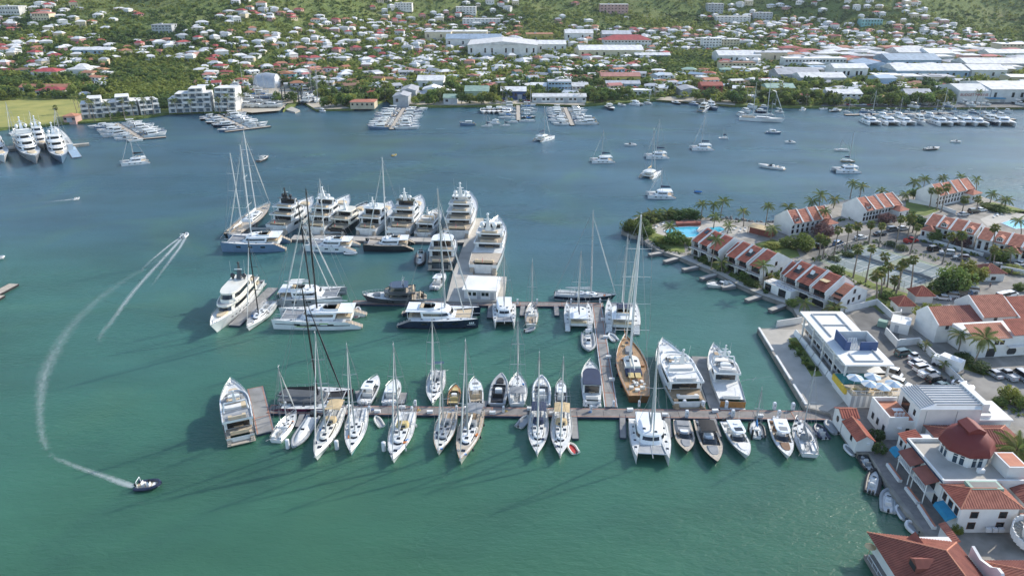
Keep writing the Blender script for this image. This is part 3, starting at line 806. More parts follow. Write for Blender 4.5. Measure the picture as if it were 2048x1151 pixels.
def speedboat(label,stern,bow,beam,hull="gelcoat",deck="deck_white",floor="teak_pale",top="hardtop",topmat="gelcoat",motors=0,eng="engine_white",seats="cushion_white",group=None,cabin=False,stripe=None,screen=True,tube=None,rails=True,name="speedboat",cat="motorboat",well=(.06,.62),hatchc=None,cov=None):
 root,L=boat_root(name,stern,bow,.6,1.1,label,cat,group)
 B=beam
 zb,zs=.07*L+.62,.048*L+.42
 h=Hull(L,B,zb,zs,.88,2.4,.45,.10,.82,ns=13)
 h.build(root,hull,stripe)
 w0,w1=well
 h.deck(root,deck,.05,.02,w1,.985,"foredeck")
 for sg in(1,-1):
  a=[[(h.x(t),sg*(h.b(t)-.04),h.z(t)),(h.x(t),sg*(h.b(t)*.80),h.z(t))] for t in[w1*i/6 for i in range(7)]]
  MB().loft(a,False,False,False).build("side_deck",deck,root)
 h.deck(root,floor,B*.095,.42,.02,w1+.02,"cockpit_floor")
 MB().box(h.x(0.0),h.x(.03),-B*.36,B*.36,.3,zs).build("transom",hull,root)
 MB().box(h.x(-.06),h.x(.01),-B*.38,B*.38,.34,.42).build("swim_platform",floor,root)
 zf=zs-.38
 MB().box(h.x(.05),h.x(.05)+.55,-B*.34,B*.34,zf,zf+.5).build("stern_seat",seats,root)
 MB().box(h.x(.24),h.x(.24)+.6,-B*.3,B*.3,zf,zf+.55).box(h.x(.24),h.x(.24)+.15,-B*.3,B*.3,zf+.55,zf+1.0).build("helm_seat",seats,root)
 MB().loft([ring(h.x(.38),h.x(.50),B*.22,zf,.4),ring(h.x(.38),h.x(.46),B*.2,zf+1.05,.4)]).build("console","gelcoat",root)
 if screen:
  r0,r1=ring(h.x(.44),h.x(.60),B*.36,zs+.1,.7),ring(h.x(.44),h.x(.54),B*.31,zs+.75,.7)
  MB().loft([r0,r1],False,False,False).build("windscreen","glass_dark",root)
 if cabin:
  house(root,ring(h.x(.30),h.x(.74),B*.37,zs-.1,.6),ring(h.x(.32),h.x(.60),B*.32,zs+1.25,.6),"gelcoat","cabin","glass_dark",.4,.85)
 if top=="hardtop":
  zt=zs+(1.25 if cabin else 1.85)
  MB().loft([ring(h.x(.20),h.x(.58),B*.36,zt,.35),ring(h.x(.20),h.x(.56),B*.34,zt+.14,.35)]).build("hardtop",topmat,root)
  pm=MB().tube((0,0,0),(0,0,zt-zf),.045,.045,5).mesh("hardtop_post","alu")
  for x in(.24,.5):
   for sg in(1,-1):link("hardtop_post",pm,root,(h.x(x),sg*B*.3,zf))
  MB().box(h.x(.3),h.x(.34),-.35,.35,zt+.2,zt+.3).tube((h.x(.32),0,zt+.1),(h.x(.32),0,zt+.2),.08,.08,5).tube((h.x(.24),B*.25,zt),(h.x(.2),B*.25,zt+2.2),.02,.012,4).build("antenna","gelcoat",root)
  MB().box(h.x(.42),h.x(.52),-B*.2,B*.2,zt+.142,zt+.17).build("roof_hatch",hatchc or "canvas_grey",root)
 elif top=="bimini":
  canopy(root,h.x(.16),h.x(.44),B*.36,zs+1.75,topmat,zlow=zs)
 if cov:MB().loft([ring(h.x(.04),h.x(.5),B*.4,zs+.02,.3),ring(h.x(.08),h.x(.42),B*.3,zs+.45,.3)]).build("boat_cover",cov,root)
 MB().loft([ring(h.x(.64),h.x(.86),B*.24,h.z(.7)-.05,.7),ring(h.x(.65),h.x(.84),B*.2,h.z(.75)+.16,.7)]).build("sun_pad",seats,root)
 if rails:h.rail(root,h=.5,t0=.6,t1=.98,bars=1,step=6)
 if tube:
  for sg in(1,-1):
   MB().path([(h.x(t),sg*(h.b(t)+.03),h.z(t)-.12) for t in(0,.2,.4,.6,.75,.87,.95,1.0)],.26,7).build("inflatable_tube",tube,root,True)
 for i in range(motors):
  outboard(root,h.x(-.02),(i-(motors-1)/2)*.62,zs*.55,eng,1.15)
 return root,h,L
# ------------ docks
mk("dock_wood",(.215,.195,.18),.8,.16,.9,bump=.3,bscale=5,tint=(.15,.14,.13))
mk("dock_grey",(.27,.265,.255),.85,.14,.5,bump=.2,bscale=5)
mk("concrete",(.44,.41,.36),.9,.14,.25,bump=.2,bscale=4,tint=(.33,.31,.27))
mk("concrete_dark",(.20,.20,.20),.9,.18,.25,bump=.2,bscale=4)
mk("float_blue",(.02,.04,.08),.6,.2,.8)
mk("plastic_white",(.72,.73,.74),.5,.06,.8)
mk("line_orange",(.42,.19,.12),.7,.2,.9)
def frame(p0,p1):
 d=p1-p0;d.z=0;L=d.length
 return L,math.atan2(d.y,d.x)
def pontoon(label,a,b,w,z=.55,mat="dock_wood",name="floating_dock",seg=6.0,lines=True,group=None,float_mat="float_blue",cat="dock",piles=False,edge=None):
 p0,p1=P(*a,z),P(*b,z)
 L,rz=frame(p0,p1)
 r=empty(name,(p0.x,p0.y,0),rz);tag(r,label,cat,group)
 n=max(1,round(L/seg))
 for i in range(n):
  x0,x1=L*i/n,L*(i+1)/n
  MB().box(x0+.03,x1-.03,-w/2,w/2,z-.14,z+rnd(-.01,.01)).build("deck_panel",mat,r)
  MB().box(x0+.08,x1-.08,-w/2+.04,w/2-.04,-.4,z-.15).build("float",float_mat,r)
  if lines and i%2==0:
   MB().box(x0+.1,x0+.24,-w/2+.05,w/2-.05,z-.01,z+.018).build("painted_line","line_orange",r)
 for sg in(1,-1):
  if lines:MB().box(.1,L-.1,sg*(w/2-.32),sg*(w/2-.16),z-.02,z+.020).build("painted_line","line_orange",r)
  MB().box(0,L,sg*w/2,sg*(w/2+.10),z-.30,z+.02).build("edge_fender",edge or float_mat,r)
 return r
def slab(name,label,cat,poly,z,mat,z0=-1.0,kind=None,group=None):
 pts=[P(x,y,z) for x,y in poly]
 o=MB().prism([(p.x,p.y) for p in pts],z0,z).build(name,mat)
 return tag(o,label,cat,group,kind)
pontoon("long floating dock crossing the marina, most boats moored on both sides",(537,817),(1660,830),3.3,seg=8)
pontoon("narrow floating dock linking the long dock to the middle dock",(1193,607),(1222,813),2.5,mat="dock_grey",edge="plastic_white")
pontoon("middle floating dock running behind the navy catamaran",(705,604),(1207,609),2.6)
pontoon("dark floating dock spur beside the black and white sloop",(546,575),(468,650),3.0,mat="dock_grey",lines=False)
pontoon("floating dock head beside the lone motor yacht at the long dock end",(510,774),(531,864),3.4,mat="dock_grey")
pontoon("far concrete dock where superyachts moor stern to",(584,474),(940,480),4.8,z=.9,mat="concrete",lines=False,float_mat="concrete_dark")
pontoon("grey floating dock between the white motor yacht and the sportfisher",(1400,712),(1439,816),4.0,mat="dock_grey",lines=False)
for i,(a,b,l,w) in enumerate([((1147,822),(1151,876),"finger dock beside the sloop with the tan bimini",1.2),((1245,828),(1246,874),"finger dock on the open water side of the white catamaran",1.1),((1334,828),(1338,872),"finger dock between the white catamaran and the small tan launch",1.2),((1424,832),(1437,872),"finger dock beside the white centre console boat",1.2),((606,822),(596,852),"short finger dock by the small white sloop",1.1),((622,822),(605,850),"short finger dock beside the white covered inflatable",1.1),((722,806),(716,780),"short finger dock left of the triple outboard boat",1.3),((802,806),(808,784),"short finger dock right of the white hardtop boat",1.4),((1596,836),(1632,868),"finger dock beside the last sloop near the quay",1.4),((966,812),(972,800),"stub finger dock beside the dark inflatable",1.2),((982,610),(979,634),"stub finger dock left of the small white catamaran",1.3),((1046,609),(1044,630),"stub finger dock left of the classic small sloop",1.2),((1112,610),(1114,630),"stub finger dock left of the white charter catamaran",1.2)]):
 pontoon(l,a,b,w,mat="dock_grey",name="finger_dock",lines=False,seg=5,group="finger docks")
slab("concrete_pier","wide concrete pier running out past the moored superyachts","pier",[(943,436),(967,436),(957,500),(945,549),(1013,553),(1008,602),(892,602),(906,545),(921,505),(939,456)],1.0,"concrete")
def pier_office():
 c=[P(924,579,3.8),P(994,582,3.8),P(1000,553,3.8),P(933,551,3.8)]
 p0=c[0];L,rz=frame(c[0],c[1]);D=(c[3]-c[0]).length
 r=empty("pier_office",(p0.x,p0.y,1.0),rz)
 tag(r,"white flat-roofed office hut standing on the concrete pier","building")
 bx("wall","plaster_white",r,.5,L-.3,.4,D-.3,0,2.6)
 bx("roof","roof_white",r,0,L,0,D,2.6,2.85)
 for x in(.16,.3,.55,.66):bx("window","glass_dark",r,L*x,L*x+.9,.36,.41,1.0,2.0)
 bx("door","plaster_grey",r,L*.42,L*.42+1.0,.35,.41,0,2.1)
 bx("door","plaster_grey",r,L*.80,L*.80+1.0,.35,.41,0,2.1)
mk("plaster_white",(.74,.73,.70),.85,.08,.35,bump=.1,bscale=6)
mk("plaster_grey",(.42,.43,.44),.85,.08,.35)
mk("roof_white",(.76,.75,.72),.8,.08,.2)
pier_office()
def pile(x,y,label,h=1.9,r=.42,mat="plastic_white",name="mooring_pile"):
 p=P(x,y,0)
 o=MB().lathe([(r,-1),(r,h-.05),(r*.9,h),(r*.55,h+.05)],10).build(name,mat,None,True,(p.x,p.y,0))
 tag(o,label,"mooring pile","mooring piles")
pile(576,895,"white pile in front of the small sloop and covered inflatable");pile(674,897,"white pile between the tan awning yacht and turquoise striped yacht");pile(768,900,"white pile beside the sloop with the yellow sprayhood")
pile(1503,878,"dark wooden pile beside the centre console boat",2.2,.2,"rubber_black");pile(1496,862,"dark pile close to the small blue covered sailboat",2.2,.2,"rubber_black")
def pedestal(x,y,label,h=1.35,w=.5):
 p=P(x,y,.55)
 r=empty("power_pedestal",(p.x,p.y,.55));tag(r,label,"power pedestal","power pedestals on the docks")
 MB().loft([[(a*w/2,b*w/2,0) for a,b in((-1,-1),(1,-1),(1,1),(-1,1))],[(a*w/2,b*w/2,h) for a,b in((-1,-1),(1,-1),(1,1),(-1,1))],[(a*w/3,b*w/3,h+.12) for a,b in((-1,-1),(1,-1),(1,1),(-1,1))]]).build("cabinet","plastic_white",r)
 bx("socket_panel","plaster_grey",r,-.15,.15,-w/2-.02,-w/2+.01,h*.5,h*.8)
for x,y,w in((572,814,"behind the small white sloop"),(657,813,"at the stern of the tan awning yacht"),(739,823,"by the tied tan dinghy"),(831,811,"behind the sloop moored bow to the dock"),(824,824,"at the stern of the yellow sprayhood sloop"),(913,822,"between the two dark rigged yachts"),(1007,823,"behind the grey bimini sloop"),(1182,822,"below the navy topped cruiser"),(1171,812,"left of the navy topped cruiser stern"),(1227,812,"where the linking dock meets the long dock"),(1278,812,"behind the wooden ketch"),(1368,812,"at the port quarter of the large white motor yacht"),(1405,814,"between the motor yacht and sportfisher sterns"),(1452,814,"behind the sportfisher"),(1548,817,"right of the small mast by the red buoy"),(1585,818,"nearest the quay on the far dock edge"),(1373,833,"above the small tan launch"),(1465,832,"above the centre console boat"),(1557,833,"above the white cabin cruiser"),(747,603,"behind the grey explorer yacht"),(1035,607,"behind the small white catamaran"),(1074,607,"behind the classic small sloop"),(1142,606,"by the stern of the blue hulled sloop"),(1200,606,"at the corner of the middle dock")):
 pedestal(x,y,"white power pedestal on the dock "+w,1.3 if x<1300 else 1.5,.45 if x<1300 else.62)
# ------------ boats on the near side of the long dock
motor_yacht("white flybridge motor yacht alone at the left end of the long dock",(482,878),(463,762),6.2,2,sup="gelcoat",hull="gelcoat",dk="teak_pale",aft0=.08,arch=True,open_top=True,udk="deck_grey",zbow=2.0,zb=2.6,tall=1.0,cushions="cushion_tan",dome=False,name="flybridge_yacht",fl=False)
sailboat("small white sloop moored bow to the dock beside the dock head",(551,880),(592,820),3.2,732,hull="gelcoat",fend=0,cover=None,spread=1)
rib("white covered inflatable with its bow pointing to open water",(627,832),(586,895),3.0,"tube_grey",seats="cushion_white",cover="sail_white",console=True,arch=False,motors=2)
sailboat("long white yacht with a tan awning over its cockpit",(679,816),(630,917),4.3,666,hull="gelcoat",deck="gelcoat_cream",bimini="canvas_tan",hood="canvas_tan",spread=3,fend=2,cover=None)
sailboat("white yacht with a bright turquoise waterline stripe",(721,818),(701,906),4.4,690,stripe="paint_turquoise",teak=False,deck="deck_white",spread=2,cover=None,fend=0)
rib("tiny tan dinghy tied off the long dock",(764,852),(751,832),1.5,"gelcoat_cream",console=False,arch=False,motors=0,name="dinghy")
sailboat("white sloop with a yellow sprayhood and wide stern arch",(816,826),(785,922),4.8,690,deck="deck_white",hood="canvas_yellow",spread=2,davit=True,fend=-2,cover=None)
sailboat("grey decked sloop with green lines and a dark dodger",(901,824),(876,906),4.2,729,deck="gelcoat_cream",cabin="gelcoat_grey",hood="canvas_grey",stripe="gelcoat_navy",teak=True,mast="alu",spread=1,cover=None)
sailboat("teak decked yacht with black fenders and a tan hull rail",(953,823),(920,924),4.6,683,deck="teak_pale",hull="gelcoat_cream",cabin="gelcoat",teak=True,hood="canvas_grey",bimini="canvas_grey",spread=2,fend=4,cover="sail_white")
sailboat("white sloop with a navy bimini at the long dock",(1078,820),(1074,910),4.2,706,bimini="canvas_navy",hood="canvas_navy",spread=1,cover="canvas_navy",davit=True)
rib("grey inflatable hung behind the navy bimini sloop",(1037,853),(1056,831),1.9,"tube_grey",console=False,arch=False,motors=1,name="dinghy")
sailboat("white sloop with a large tan bimini at the long dock",(1124,822),(1120,913),4.3,716,bimini="canvas_tan",spread=1,cover="canvas_tan",hood="canvas_tan")
rib("tan and red dinghy floating beside the tan bimini sloop",(1152,905),(1139,886),1.8,"gelcoat_cream",floor="paint_red",console=False,arch=False,motors=1,name="dinghy")
catamaran("white sailing catamaran with its bows to the open water by the long dock",(1293,834),(1306,917),7.9,687,mt=.55,sole="deck_white",cover="canvas_grey",tramp="deck_grey",roof="gelcoat",fly=False,jib="sail_white")
speedboat("small tan launch with a grey cushioned deck",(1363,842),(1375,905),3.9,hull="slate_paint",deck="teak_pale",floor="deck_grey",top=None,seats="canvas_grey",cov="canvas_grey",name="motor_launch")
speedboat("large tan decked launch with a navy hull and cushioned bow",(1405,843),(1435,927),4.4,hull="gelcoat_navy",deck="teak_pale",floor="deck_dark",top="bimini",topmat="canvas_black",seats="canvas_grey",name="motor_launch")
speedboat("white centre console boat with four outboards and a white hardtop",(1456,845),(1497,914),3.9,hull="gelcoat",deck="deck_white",floor="deck_white",top="hardtop",motors=4,eng="engine_black",seats="cushion_white",hatchc="glass_dark")
sailboat("small daysailer with a bright blue sail cover by the long dock",(1514,872),(1510,836),2.4,777,cover="canvas_blue",jib=None,detail=False,spread=1,bimini=None)
rib("black inflatable tied between the daysailer and the cabin cruiser",(1523,872),(1518,846),1.8,"tube_black",console=False,arch=False,motors=1,name="dinghy")
speedboat("white cabin cruiser with brown seats in its open bow",(1551,842),(1578,916),3.9,hull="gelcoat",deck="deck_white",floor="teak_pale",top="hardtop",seats="cushion_brown",stripe="gelcoat_navy",motors=2,eng="engine_white")
sailboat("white sloop moored bow to the dock nearest the quay",(1620,909),(1594,834),4.2,738,deck="deck_white",cover="canvas_grey",hood="canvas_grey",spread=1,davit=True,jib=None)
rib("navy and white inflatable by the stern of the last sloop",(1651,876),(1632,848),2.3,"tube_navy",console=True,arch=False,motors=1)
rib("grey inflatable with black motor by the foot of the long dock",(1676,866),(1653,840),2.4,"tube_grey",console=False,arch=False,motors=1,seats="canvas_grey")
# ------------ boats on the far side of the long dock
cat_,hh_,L_=catamaran("black and purple racing catamaran with a tall black mast",(549,795),(700,793),8.8,571,mt=.58,hull="gelcoat_purple",deck="deck_white",roof="deck_dark",mast="mast_black",cover="canvas_black",jib="canvas_black",tramp="canvas_black",fly=False,sole="deck_dark",zb=1.5,spread=2,pod=.42,boom=.45)
speedboat("white centre console with three outboards beside the purple catamaran",(728,806),(755,751),3.6,motors=3,eng="engine_white",floor="deck_grey",top="hardtop",hatchc="glass_dark")
speedboat("white hardtop boat with three outboards right of the centre console",(778,806),(793,757),3.7,motors=3,eng="engine_white",floor="deck_grey",top="hardtop",hatchc="gelcoat",cabin=True)
sailboat("white sloop moored bow to the long dock from the far side",(877,742),(864,806),4.2,638,cover=None,hood="canvas_grey",spread=2,solar=True)
speedboat("black speedboat with yellow seats and a tan bow",(906,809),(912,768),2.9,hull="gelcoat_black",deck="varnish",floor="canvas_yellow",top=None,seats="canvas_yellow",cov=None)
speedboat("white tan decked sport boat with four black outboards",(953,807),(949,756),3.4,motors=4,eng="engine_black",floor="cushion_tan",top="hardtop",topmat="gelcoat",seats="cushion_tan")
speedboat("long dark sport inflatable with black cushions",(993,810),(1003,748),3.6,hull="gelcoat_grey",deck="deck_grey",floor="deck_dark",top=None,tube="tube_grey",seats="canvas_black",rails=False)
sailboat("white sloop with a large grey cockpit bimini at the far side",(1034,809),(1036,746),4.3,640,bimini="canvas_grey",hood="canvas_grey",spread=2,cover=None)
speedboat("white inflatable tender with a dark windscreen beside the grey bimini sloop",(1083,812),(1083,752),3.6,tube="tube_white",deck="deck_grey",floor="deck_grey",top=None,seats="cushion_white",rails=False)
speedboat("slim dark tender with a white hardtop beside the white tender",(1122,812),(1122,759),2.8,hull="gelcoat_black",deck="deck_grey",floor="deck_dark",top="hardtop",motors=2,eng="engine_black",rails=True)
motor_yacht("white motor cruiser with a navy roof alongside the linking dock",(1184,806),(1180,726),4.6,1,hull="gelcoat",dk="deck_white",tall=1.25,zb=2.3,arch=False,fl=False,hardtop="canvas_navy",zbow=1.6,name="motor_cruiser",cushions="cushion_white")
rib("red and grey dinghy at the stern of the navy roofed cruiser",(1178,812),(1197,812),1.7,"tube_grey",console=False,arch=False,motors=1,name="dinghy")
rib("grey inflatable tender tied to the top of the linking dock",(1175,666),(1178,702),3.4,"tube_grey",motors=2,eng="engine_white",arch=True)
rib("pale dinghy tied right of the linking dock",(1232,681),(1219,667),2.0,"tube_white",console=False,arch=False,motors=1,name="dinghy")
def dock_box(px,py,label):
 p=P(px,py,.56);r=empty("dock_box",p,rnd(-.1,.1));tag(r,label,"dock box","dock boxes")
 bx("box","plastic_white",r,-.6,.6,-.3,.3,0,.5);bx("lid","deck_white",r,-.63,.63,-.33,.33,.5,.58)
N_=["first","second","third","fourth","fifth","sixth","seventh","eighth","ninth","tenth","eleventh","twelfth","thirteenth","fourteenth"]
for i,x in enumerate((590,640,700,755,805,860,935,985,1060,1105,1260,1330,1430,1520)):dock_box(x,817+(x-537)*.0115+(4.5 if i%2 else-4.5),"white dock box on the long dock, %s from the left"%N_[i])
for i,y in enumerate((640,675,715,760)):dock_box(1198+(y-607)*.14+4,y,"white dock box on the linking dock, %s from the top"%N_[i])
def hose_coil(px,py,label):
 p=P(px,py,.58);r=empty("hose_coil",p);tag(r,label,"hose","coiled hoses")
 mb=MB();pts=[(.35*math.cos(a*.7)*(1-a*.02),.35*math.sin(a*.7)*(1-a*.02),.03+.012*a) for a in range(22)]
 mb.path(pts,.03,4).build("hose",random.choice(["canvas_blue","paint_yellow","canvas_blue"]),r)
for i,x in enumerate((575,668,745,838,905,1012,1090,1180,1375,1460)):hose_coil(x,817+(x-537)*.0115,"coiled water hose on the long dock, %s from the left"%N_[i])
mk("varnish_shaded",(.16,.075,.03),.25,.2,1.2,coat=.5)  # darkened varnish: shadow on the ketch's side is put into the colour
mk("teak_gold",(.42,.25,.11),.5,.16,1.2,tint=(.27,.15,.065),coat=.2)
def classic_ketch():
 root,L=boat_root("classic_ketch",(1277,797),(1250,675),1.2,1.8,"large varnished wooden ketch with golden decks and two tall masts","sailboat")
 B=7.0
 h=Hull(L,B,2.6,1.9,.62,2.0,.45,.05,.86)
 h.build(root,"varnish_shaded",None)
 h.band(root,"varnish",1.55,1.9,.0,.6,"rubbing_strake")  # orange varnish band paints the lit stripe along the dark side
 h.deck(root,"teak_gold",.12,.12)
 tr=MB()
 for sg in(1,-1):tr.path([(h.x(i/12),sg*(h.b(i/12)-.05),h.z(i/12)+.06) for i in range(13)],.11,5)
 tr.build("cap_rail","varnish",root)
 house(root,ring(h.x(.40),h.x(.62),B*.27,h.z(.5)-.1,.4),ring(h.x(.41),h.x(.60),B*.25,h.z(.5)+.75,.4),"gelcoat_cream","deckhouse","glass_dark",.3,.75)
 MB().box(h.x(.30),h.x(.40),-B*.26,B*.26,h.z(.3)-.1,h.z(.3)+.5).build("deckhouse_step","canvas_navy",root)
 for sg in(-1,1):MB().box(h.x(.24),h.x(.32),sg*.15,sg*B*.2,h.z(.3)+.5,h.z(.3)+.62).build("yellow_cushion","canvas_yellow",root)
 MB().loft([ring(h.x(.66),h.x(.80),B*.13,h.z(.7)-.1,.5),ring(h.x(.67),h.x(.78),B*.11,h.z(.7)+.5,.5)]).build("fore_coachroof","canvas_grey",root)
 for t,y in((.12,1.2),(.12,-1.2),(.18,0),(.08,0)):MB().box(h.x(t)-.4,h.x(t)+.4,y-.5,y+.5,h.z(t)-.1,h.z(t)+.4).build("deck_locker","gelcoat_cream",root)
 for t,y in((.5,.9),(.5,-.9),(.56,0),(.86,0)):hatch(root,h.x(t),y,h.z(t)+(.76 if t<.6 else 0),.8,.7)
 wheel(root,h.x(.16),0,h.z(.1)+1.0,.6)
 for i in range(14):
  t=rnd(.06,.9);MB().obox((h.x(t),rnd(-.75,.75)*h.b(t),h.z(t)+.08),rnd(.3,1.0),rnd(.25,.6),rnd(.15,.4),rnd(0,3)).build("deck_gear",random.choice(["sail_white","varnish","canvas_grey","rubber_black","canvas_tan","gelcoat_cream"]),root)
 h.rail(root,h=.75,t0=.02,t1=.98,bars=2,r=.03)
 fenders(root,h,4,"fender_navy",1,.2,.7,.22,1.0)
 MB().tube((h.x(.97),0,h.z(1)),(h.x(1.09),0,h.z(1)+.5),.12,.08,6).build("bowsprit","varnish",root)
 bp=wpos(root,h.x(.60));H=zat(bp.y,428)
 rig(root,H,h.x(.60),h.z(.6),L,B,h.x(1.08),h.z(1)+.4,h.x(0),h.z(0),"mast_white",4,.30,"sail_white","sail_white",r=.30,shr=.62,wr=.035)
 a=Vector((h.x(.93),0,h.z(1)));b=Vector((h.x(.6),0,H*.78))
 MB().tube(a,b,.16,.08,6).build("furled_staysail","sail_white",root,True)
 flag(root,h.x(.02),0,h.z(0),1.0)
classic_ketch()
motor_yacht("large white motor yacht with its bow away beside the wooden ketch",(1379,812),(1325,680),8.0,2,dk="teak",udk="deck_white",zb=3.4,zbow=2.9,open_top=True,tall=1.05,cushions="cushion_white",fl=False,fore=.68)
r_,h_,L_,lv_=motor_yacht("white sportfishing yacht with brown transom beside the grey dock",(1465,812),(1427,690),6.2,2,dk="deck_white",udk="deck_white",zb=3.3,zbow=2.8,tall=1.0,fore=.62,aft0=.30,cushions="cushion_white",fl=False,garage=False,open_top=True,name="sportfishing_yacht",tender=True)
MB().box(h_.x(.0)-.05,h_.x(.0),-h_.b(0)*.97,h_.b(0)*.97,.3,h_.z(0)-.02).build("wooden_transom","varnish",r_)
MB().tube((h_.x(.3),-h_.b(.3),3),(h_.x(.1),-h_.b(.3)-4.5,7),.05,.02,5).tube((h_.x(.22),-h_.b(.3)-1.7,3.9),(h_.x(.22),-h_.b(.3)-2.4,5.2),.03,.03,4).build("outrigger","alu",r_)
# ------------ middle dock
motor_yacht("cream and white motor yacht with three decks at the left of the middle dock",(511,568),(421,655),6.6,2,hull="gelcoat",sup="gelcoat_cream",dk="deck_grey",zb=3.6,zbow=2.9,tall=1.05,mastc="gelcoat_black",cushions="cushion_tan",dome=True,fl=False,fore=.76)
sailboat("black and white sloop beside the cream motor yacht",(546,605),(494,657),4.6,483,hull="gelcoat",deck="deck_grey",cabin="gelcoat",mast="mast_black",stripe="gelcoat_black",spread=2,cover="canvas_grey",fend=0)
catamaran("grey sailing catamaran with a black mast behind the green striped catamaran",(549,593),(690,588),9.0,405,hull="gelcoat_grey",deck="deck_white",roof="gelcoat",mast="mast_black",fly=True,cover="sail_white",hoodmat="sail_white",sole="teak_pale",furled=2,spread=2,pod=.85)
c_,H_,L_=catamaran("white sailing catamaran with lime green flashes and a black mast",(728,636),(551,634),9.6,378,hull="gelcoat",deck="deck_white",roof="gelcoat",mast="mast_black",fly=True,hoodmat=None,cover="sail_white",stripe=None,sole="teak_pale",furled=2,spread=2,tramp="canvas_grey",pod=.95)
for h in H_:
 for sg in(1,-1):
  h.band(c_,"slate_paint",h.zs*.50,h.zs*.62,.12,.72,"hull_stripe",(sg,),9,.025)
  h.band(c_,"slate_paint",h.zs*.66,h.zs*.76,.45,.97,"hull_stripe",(sg,),9,.025)
  h.band(c_,"paint_lime",h.zs*.40,h.zs*.48,.55,.74,"lime_flash",(sg,),5,.03)
  h.band(c_,"paint_lime",h.zs*.80,h.zs*.88,.36,.46,"lime_flash",(sg,),5,.03)
rib("red seated dinghy hung at the stern of the lime striped catamaran",(712,634),(716,614),1.9,"tube_white",floor="paint_red",console=False,arch=False,motors=0,name="dinghy")
motor_yacht("dark grey explorer motor yacht behind the navy catamaran",(848,596),(724,592),6.2,2,hull="slate_paint",sup="slate_paint",dk="teak_pale",zb=2.9,zbow=2.2,tall=.92,fore=.66,hardtop="gelcoat_navy",cushions="cushion_tan",dome=False,fl=False,mastc="gelcoat_grey")
c_,H_,L_=catamaran("navy blue sailing catamaran with a white roof in front of the pier office",(800,634),(960,632),9.6,378,mt=.57,hull="gelcoat_navy",deck="gelcoat",roof="gelcoat",mast="alu",cover="canvas_grey",jib="sail_white",sole="teak_pale",fly=True,tramp="cushion_tan",furled=2,spread=2,zb=2.7,stripe="gelcoat_black",pod=.95)
h=H_[0] if H_[0].y0<0 else H_[1]
for t0,t1,z0,z1 in((.885,.90,.62,.84),(.907,.922,.62,.84),(.93,.945,.62,.84),(.89,.94,.60,.66),(.86,.965,.47,.52)):
 h.band(c_,"plastic_white",h.zs*z0,h.zs*z1,t0,t1,"bow_emblem",(-1,),3,.03)
speedboat("white hardtop tender behind the navy catamaran's mast",(868,576),(890,547),3.4,motors=2,eng="engine_white",floor="deck_grey",top="hardtop")
catamaran("small white sailing catamaran with its bows to the camera at the middle dock",(1008,604),(1009,648),6.4,509,mt=.5,fly=False,sole="deck_white",cover="canvas_grey",jib=None)
sailboat("classic white sloop with a varnished trim at the middle dock",(1062,650),(1065,606),3.6,519,deck="deck_white",cabin="gelcoat_cream",teak=True,hull="gelcoat_cream",cover="sail_white",spread=1,mt=.5,jib=None)
rib("grey dinghy floating behind the classic sloop",(1050,661),(1070,655),1.7,"tube_grey",console=False,arch=False,motors=1,name="dinghy")
sailboat("blue hulled sloop lying along the back of the middle dock",(1108,590),(1232,592),4.6,422,mt=.6,hull="gelcoat_navy",deck="deck_grey",cabin="gelcoat",cover="sail_white",spread=2,boom=.42,zb=1.7,stripe="gelcoat")
catamaran("white charter catamaran with its sterns to the camera at the linking dock",(1158,657),(1155,606),7.6,502,mt=.42,fly=False,sole="deck_white",cover="canvas_navy",jib="sail_white")
catamaran("white catamaran with a blue cockpit canopy right of the linking dock",(1246,662),(1243,603),9.2,469,mt=.45,fly=True,sole="deck_white",cover="sail_white",hoodmat="canvas_navy",jib="sail_white",furled=2,spread=2)
rib("grey dinghy on the stern of the blue canopied catamaran",(1222,666),(1226,648),2.0,"tube_grey",console=False,arch=False,motors=1,name="dinghy")
# ------------ superyachts on the far dock
sailboat("black hulled sailing superyacht with two white masts at the far dock",(464,474),(541,412),7.6,262,mt=.62,hull="gelcoat_black",deck="teak_pale",cabin="gelcoat",mast="mast_white",spread=4,cover="sail_white",teak=True,masts=((.25,307,3),),zb=2.4,hz=.8,boom=.26,name="sailing_superyacht")
catamaran("large catamaran with a hull coloured shade blue moored below the black sailing superyacht",(577,487),(449,486),10.5,291,mt=.56,hull="gelcoat_blue",deck="deck_white",roof="gelcoat",mast="mast_white",spread=2,cover="canvas_grey",jib="sail_white",fly=True,zb=3.4,sole="teak_pale",pod=.85)  # hull colour carries the blue of its shaded side
G="superyachts moored stern to on the far dock"
motor_yacht("white superyacht with a black radar mast, leftmost at the far dock",(553,463),(626,393),9.2,3,zb=5.6,zbow=5.4,fore=.60,zstern=1.0,hardtop="gelcoat_black",mastc="gelcoat_black",bold=True,tall=1.0,group=G,hull="gelcoat")
motor_yacht("all white superyacht with a tall white radar mast beside the black masted one",(628,466),(699,390),9.0,3,zb=5.6,zbow=5.4,fore=.60,zstern=1.0,group=G,tall=1.0,bold=True)
motor_yacht("low dark hulled motor yacht between the white superyachts",(672,466),(735,403),7.4,2,hull="gelcoat_black",sup="gelcoat_cream",zb=4.4,zbow=4.4,fore=.60,zstern=1.0,group=G,tall=.9,dome=False,cushions="cushion_tan")
motor_yacht("white motor yacht with twin domes right of the dark hulled yacht",(732,468),(783,402),8.6,2,zb=5.2,zbow=5.0,fore=.62,zstern=1.0,group=G,tall=1.1,hull="gelcoat")
motor_yacht("white superyacht with a ladder mast in the middle of the far dock",(797,468),(843,391),9.4,3,zb=5.6,zbow=5.4,fore=.60,zstern=1.0,group=G,tall=.95,hardtop="gelcoat_black",bold=True)
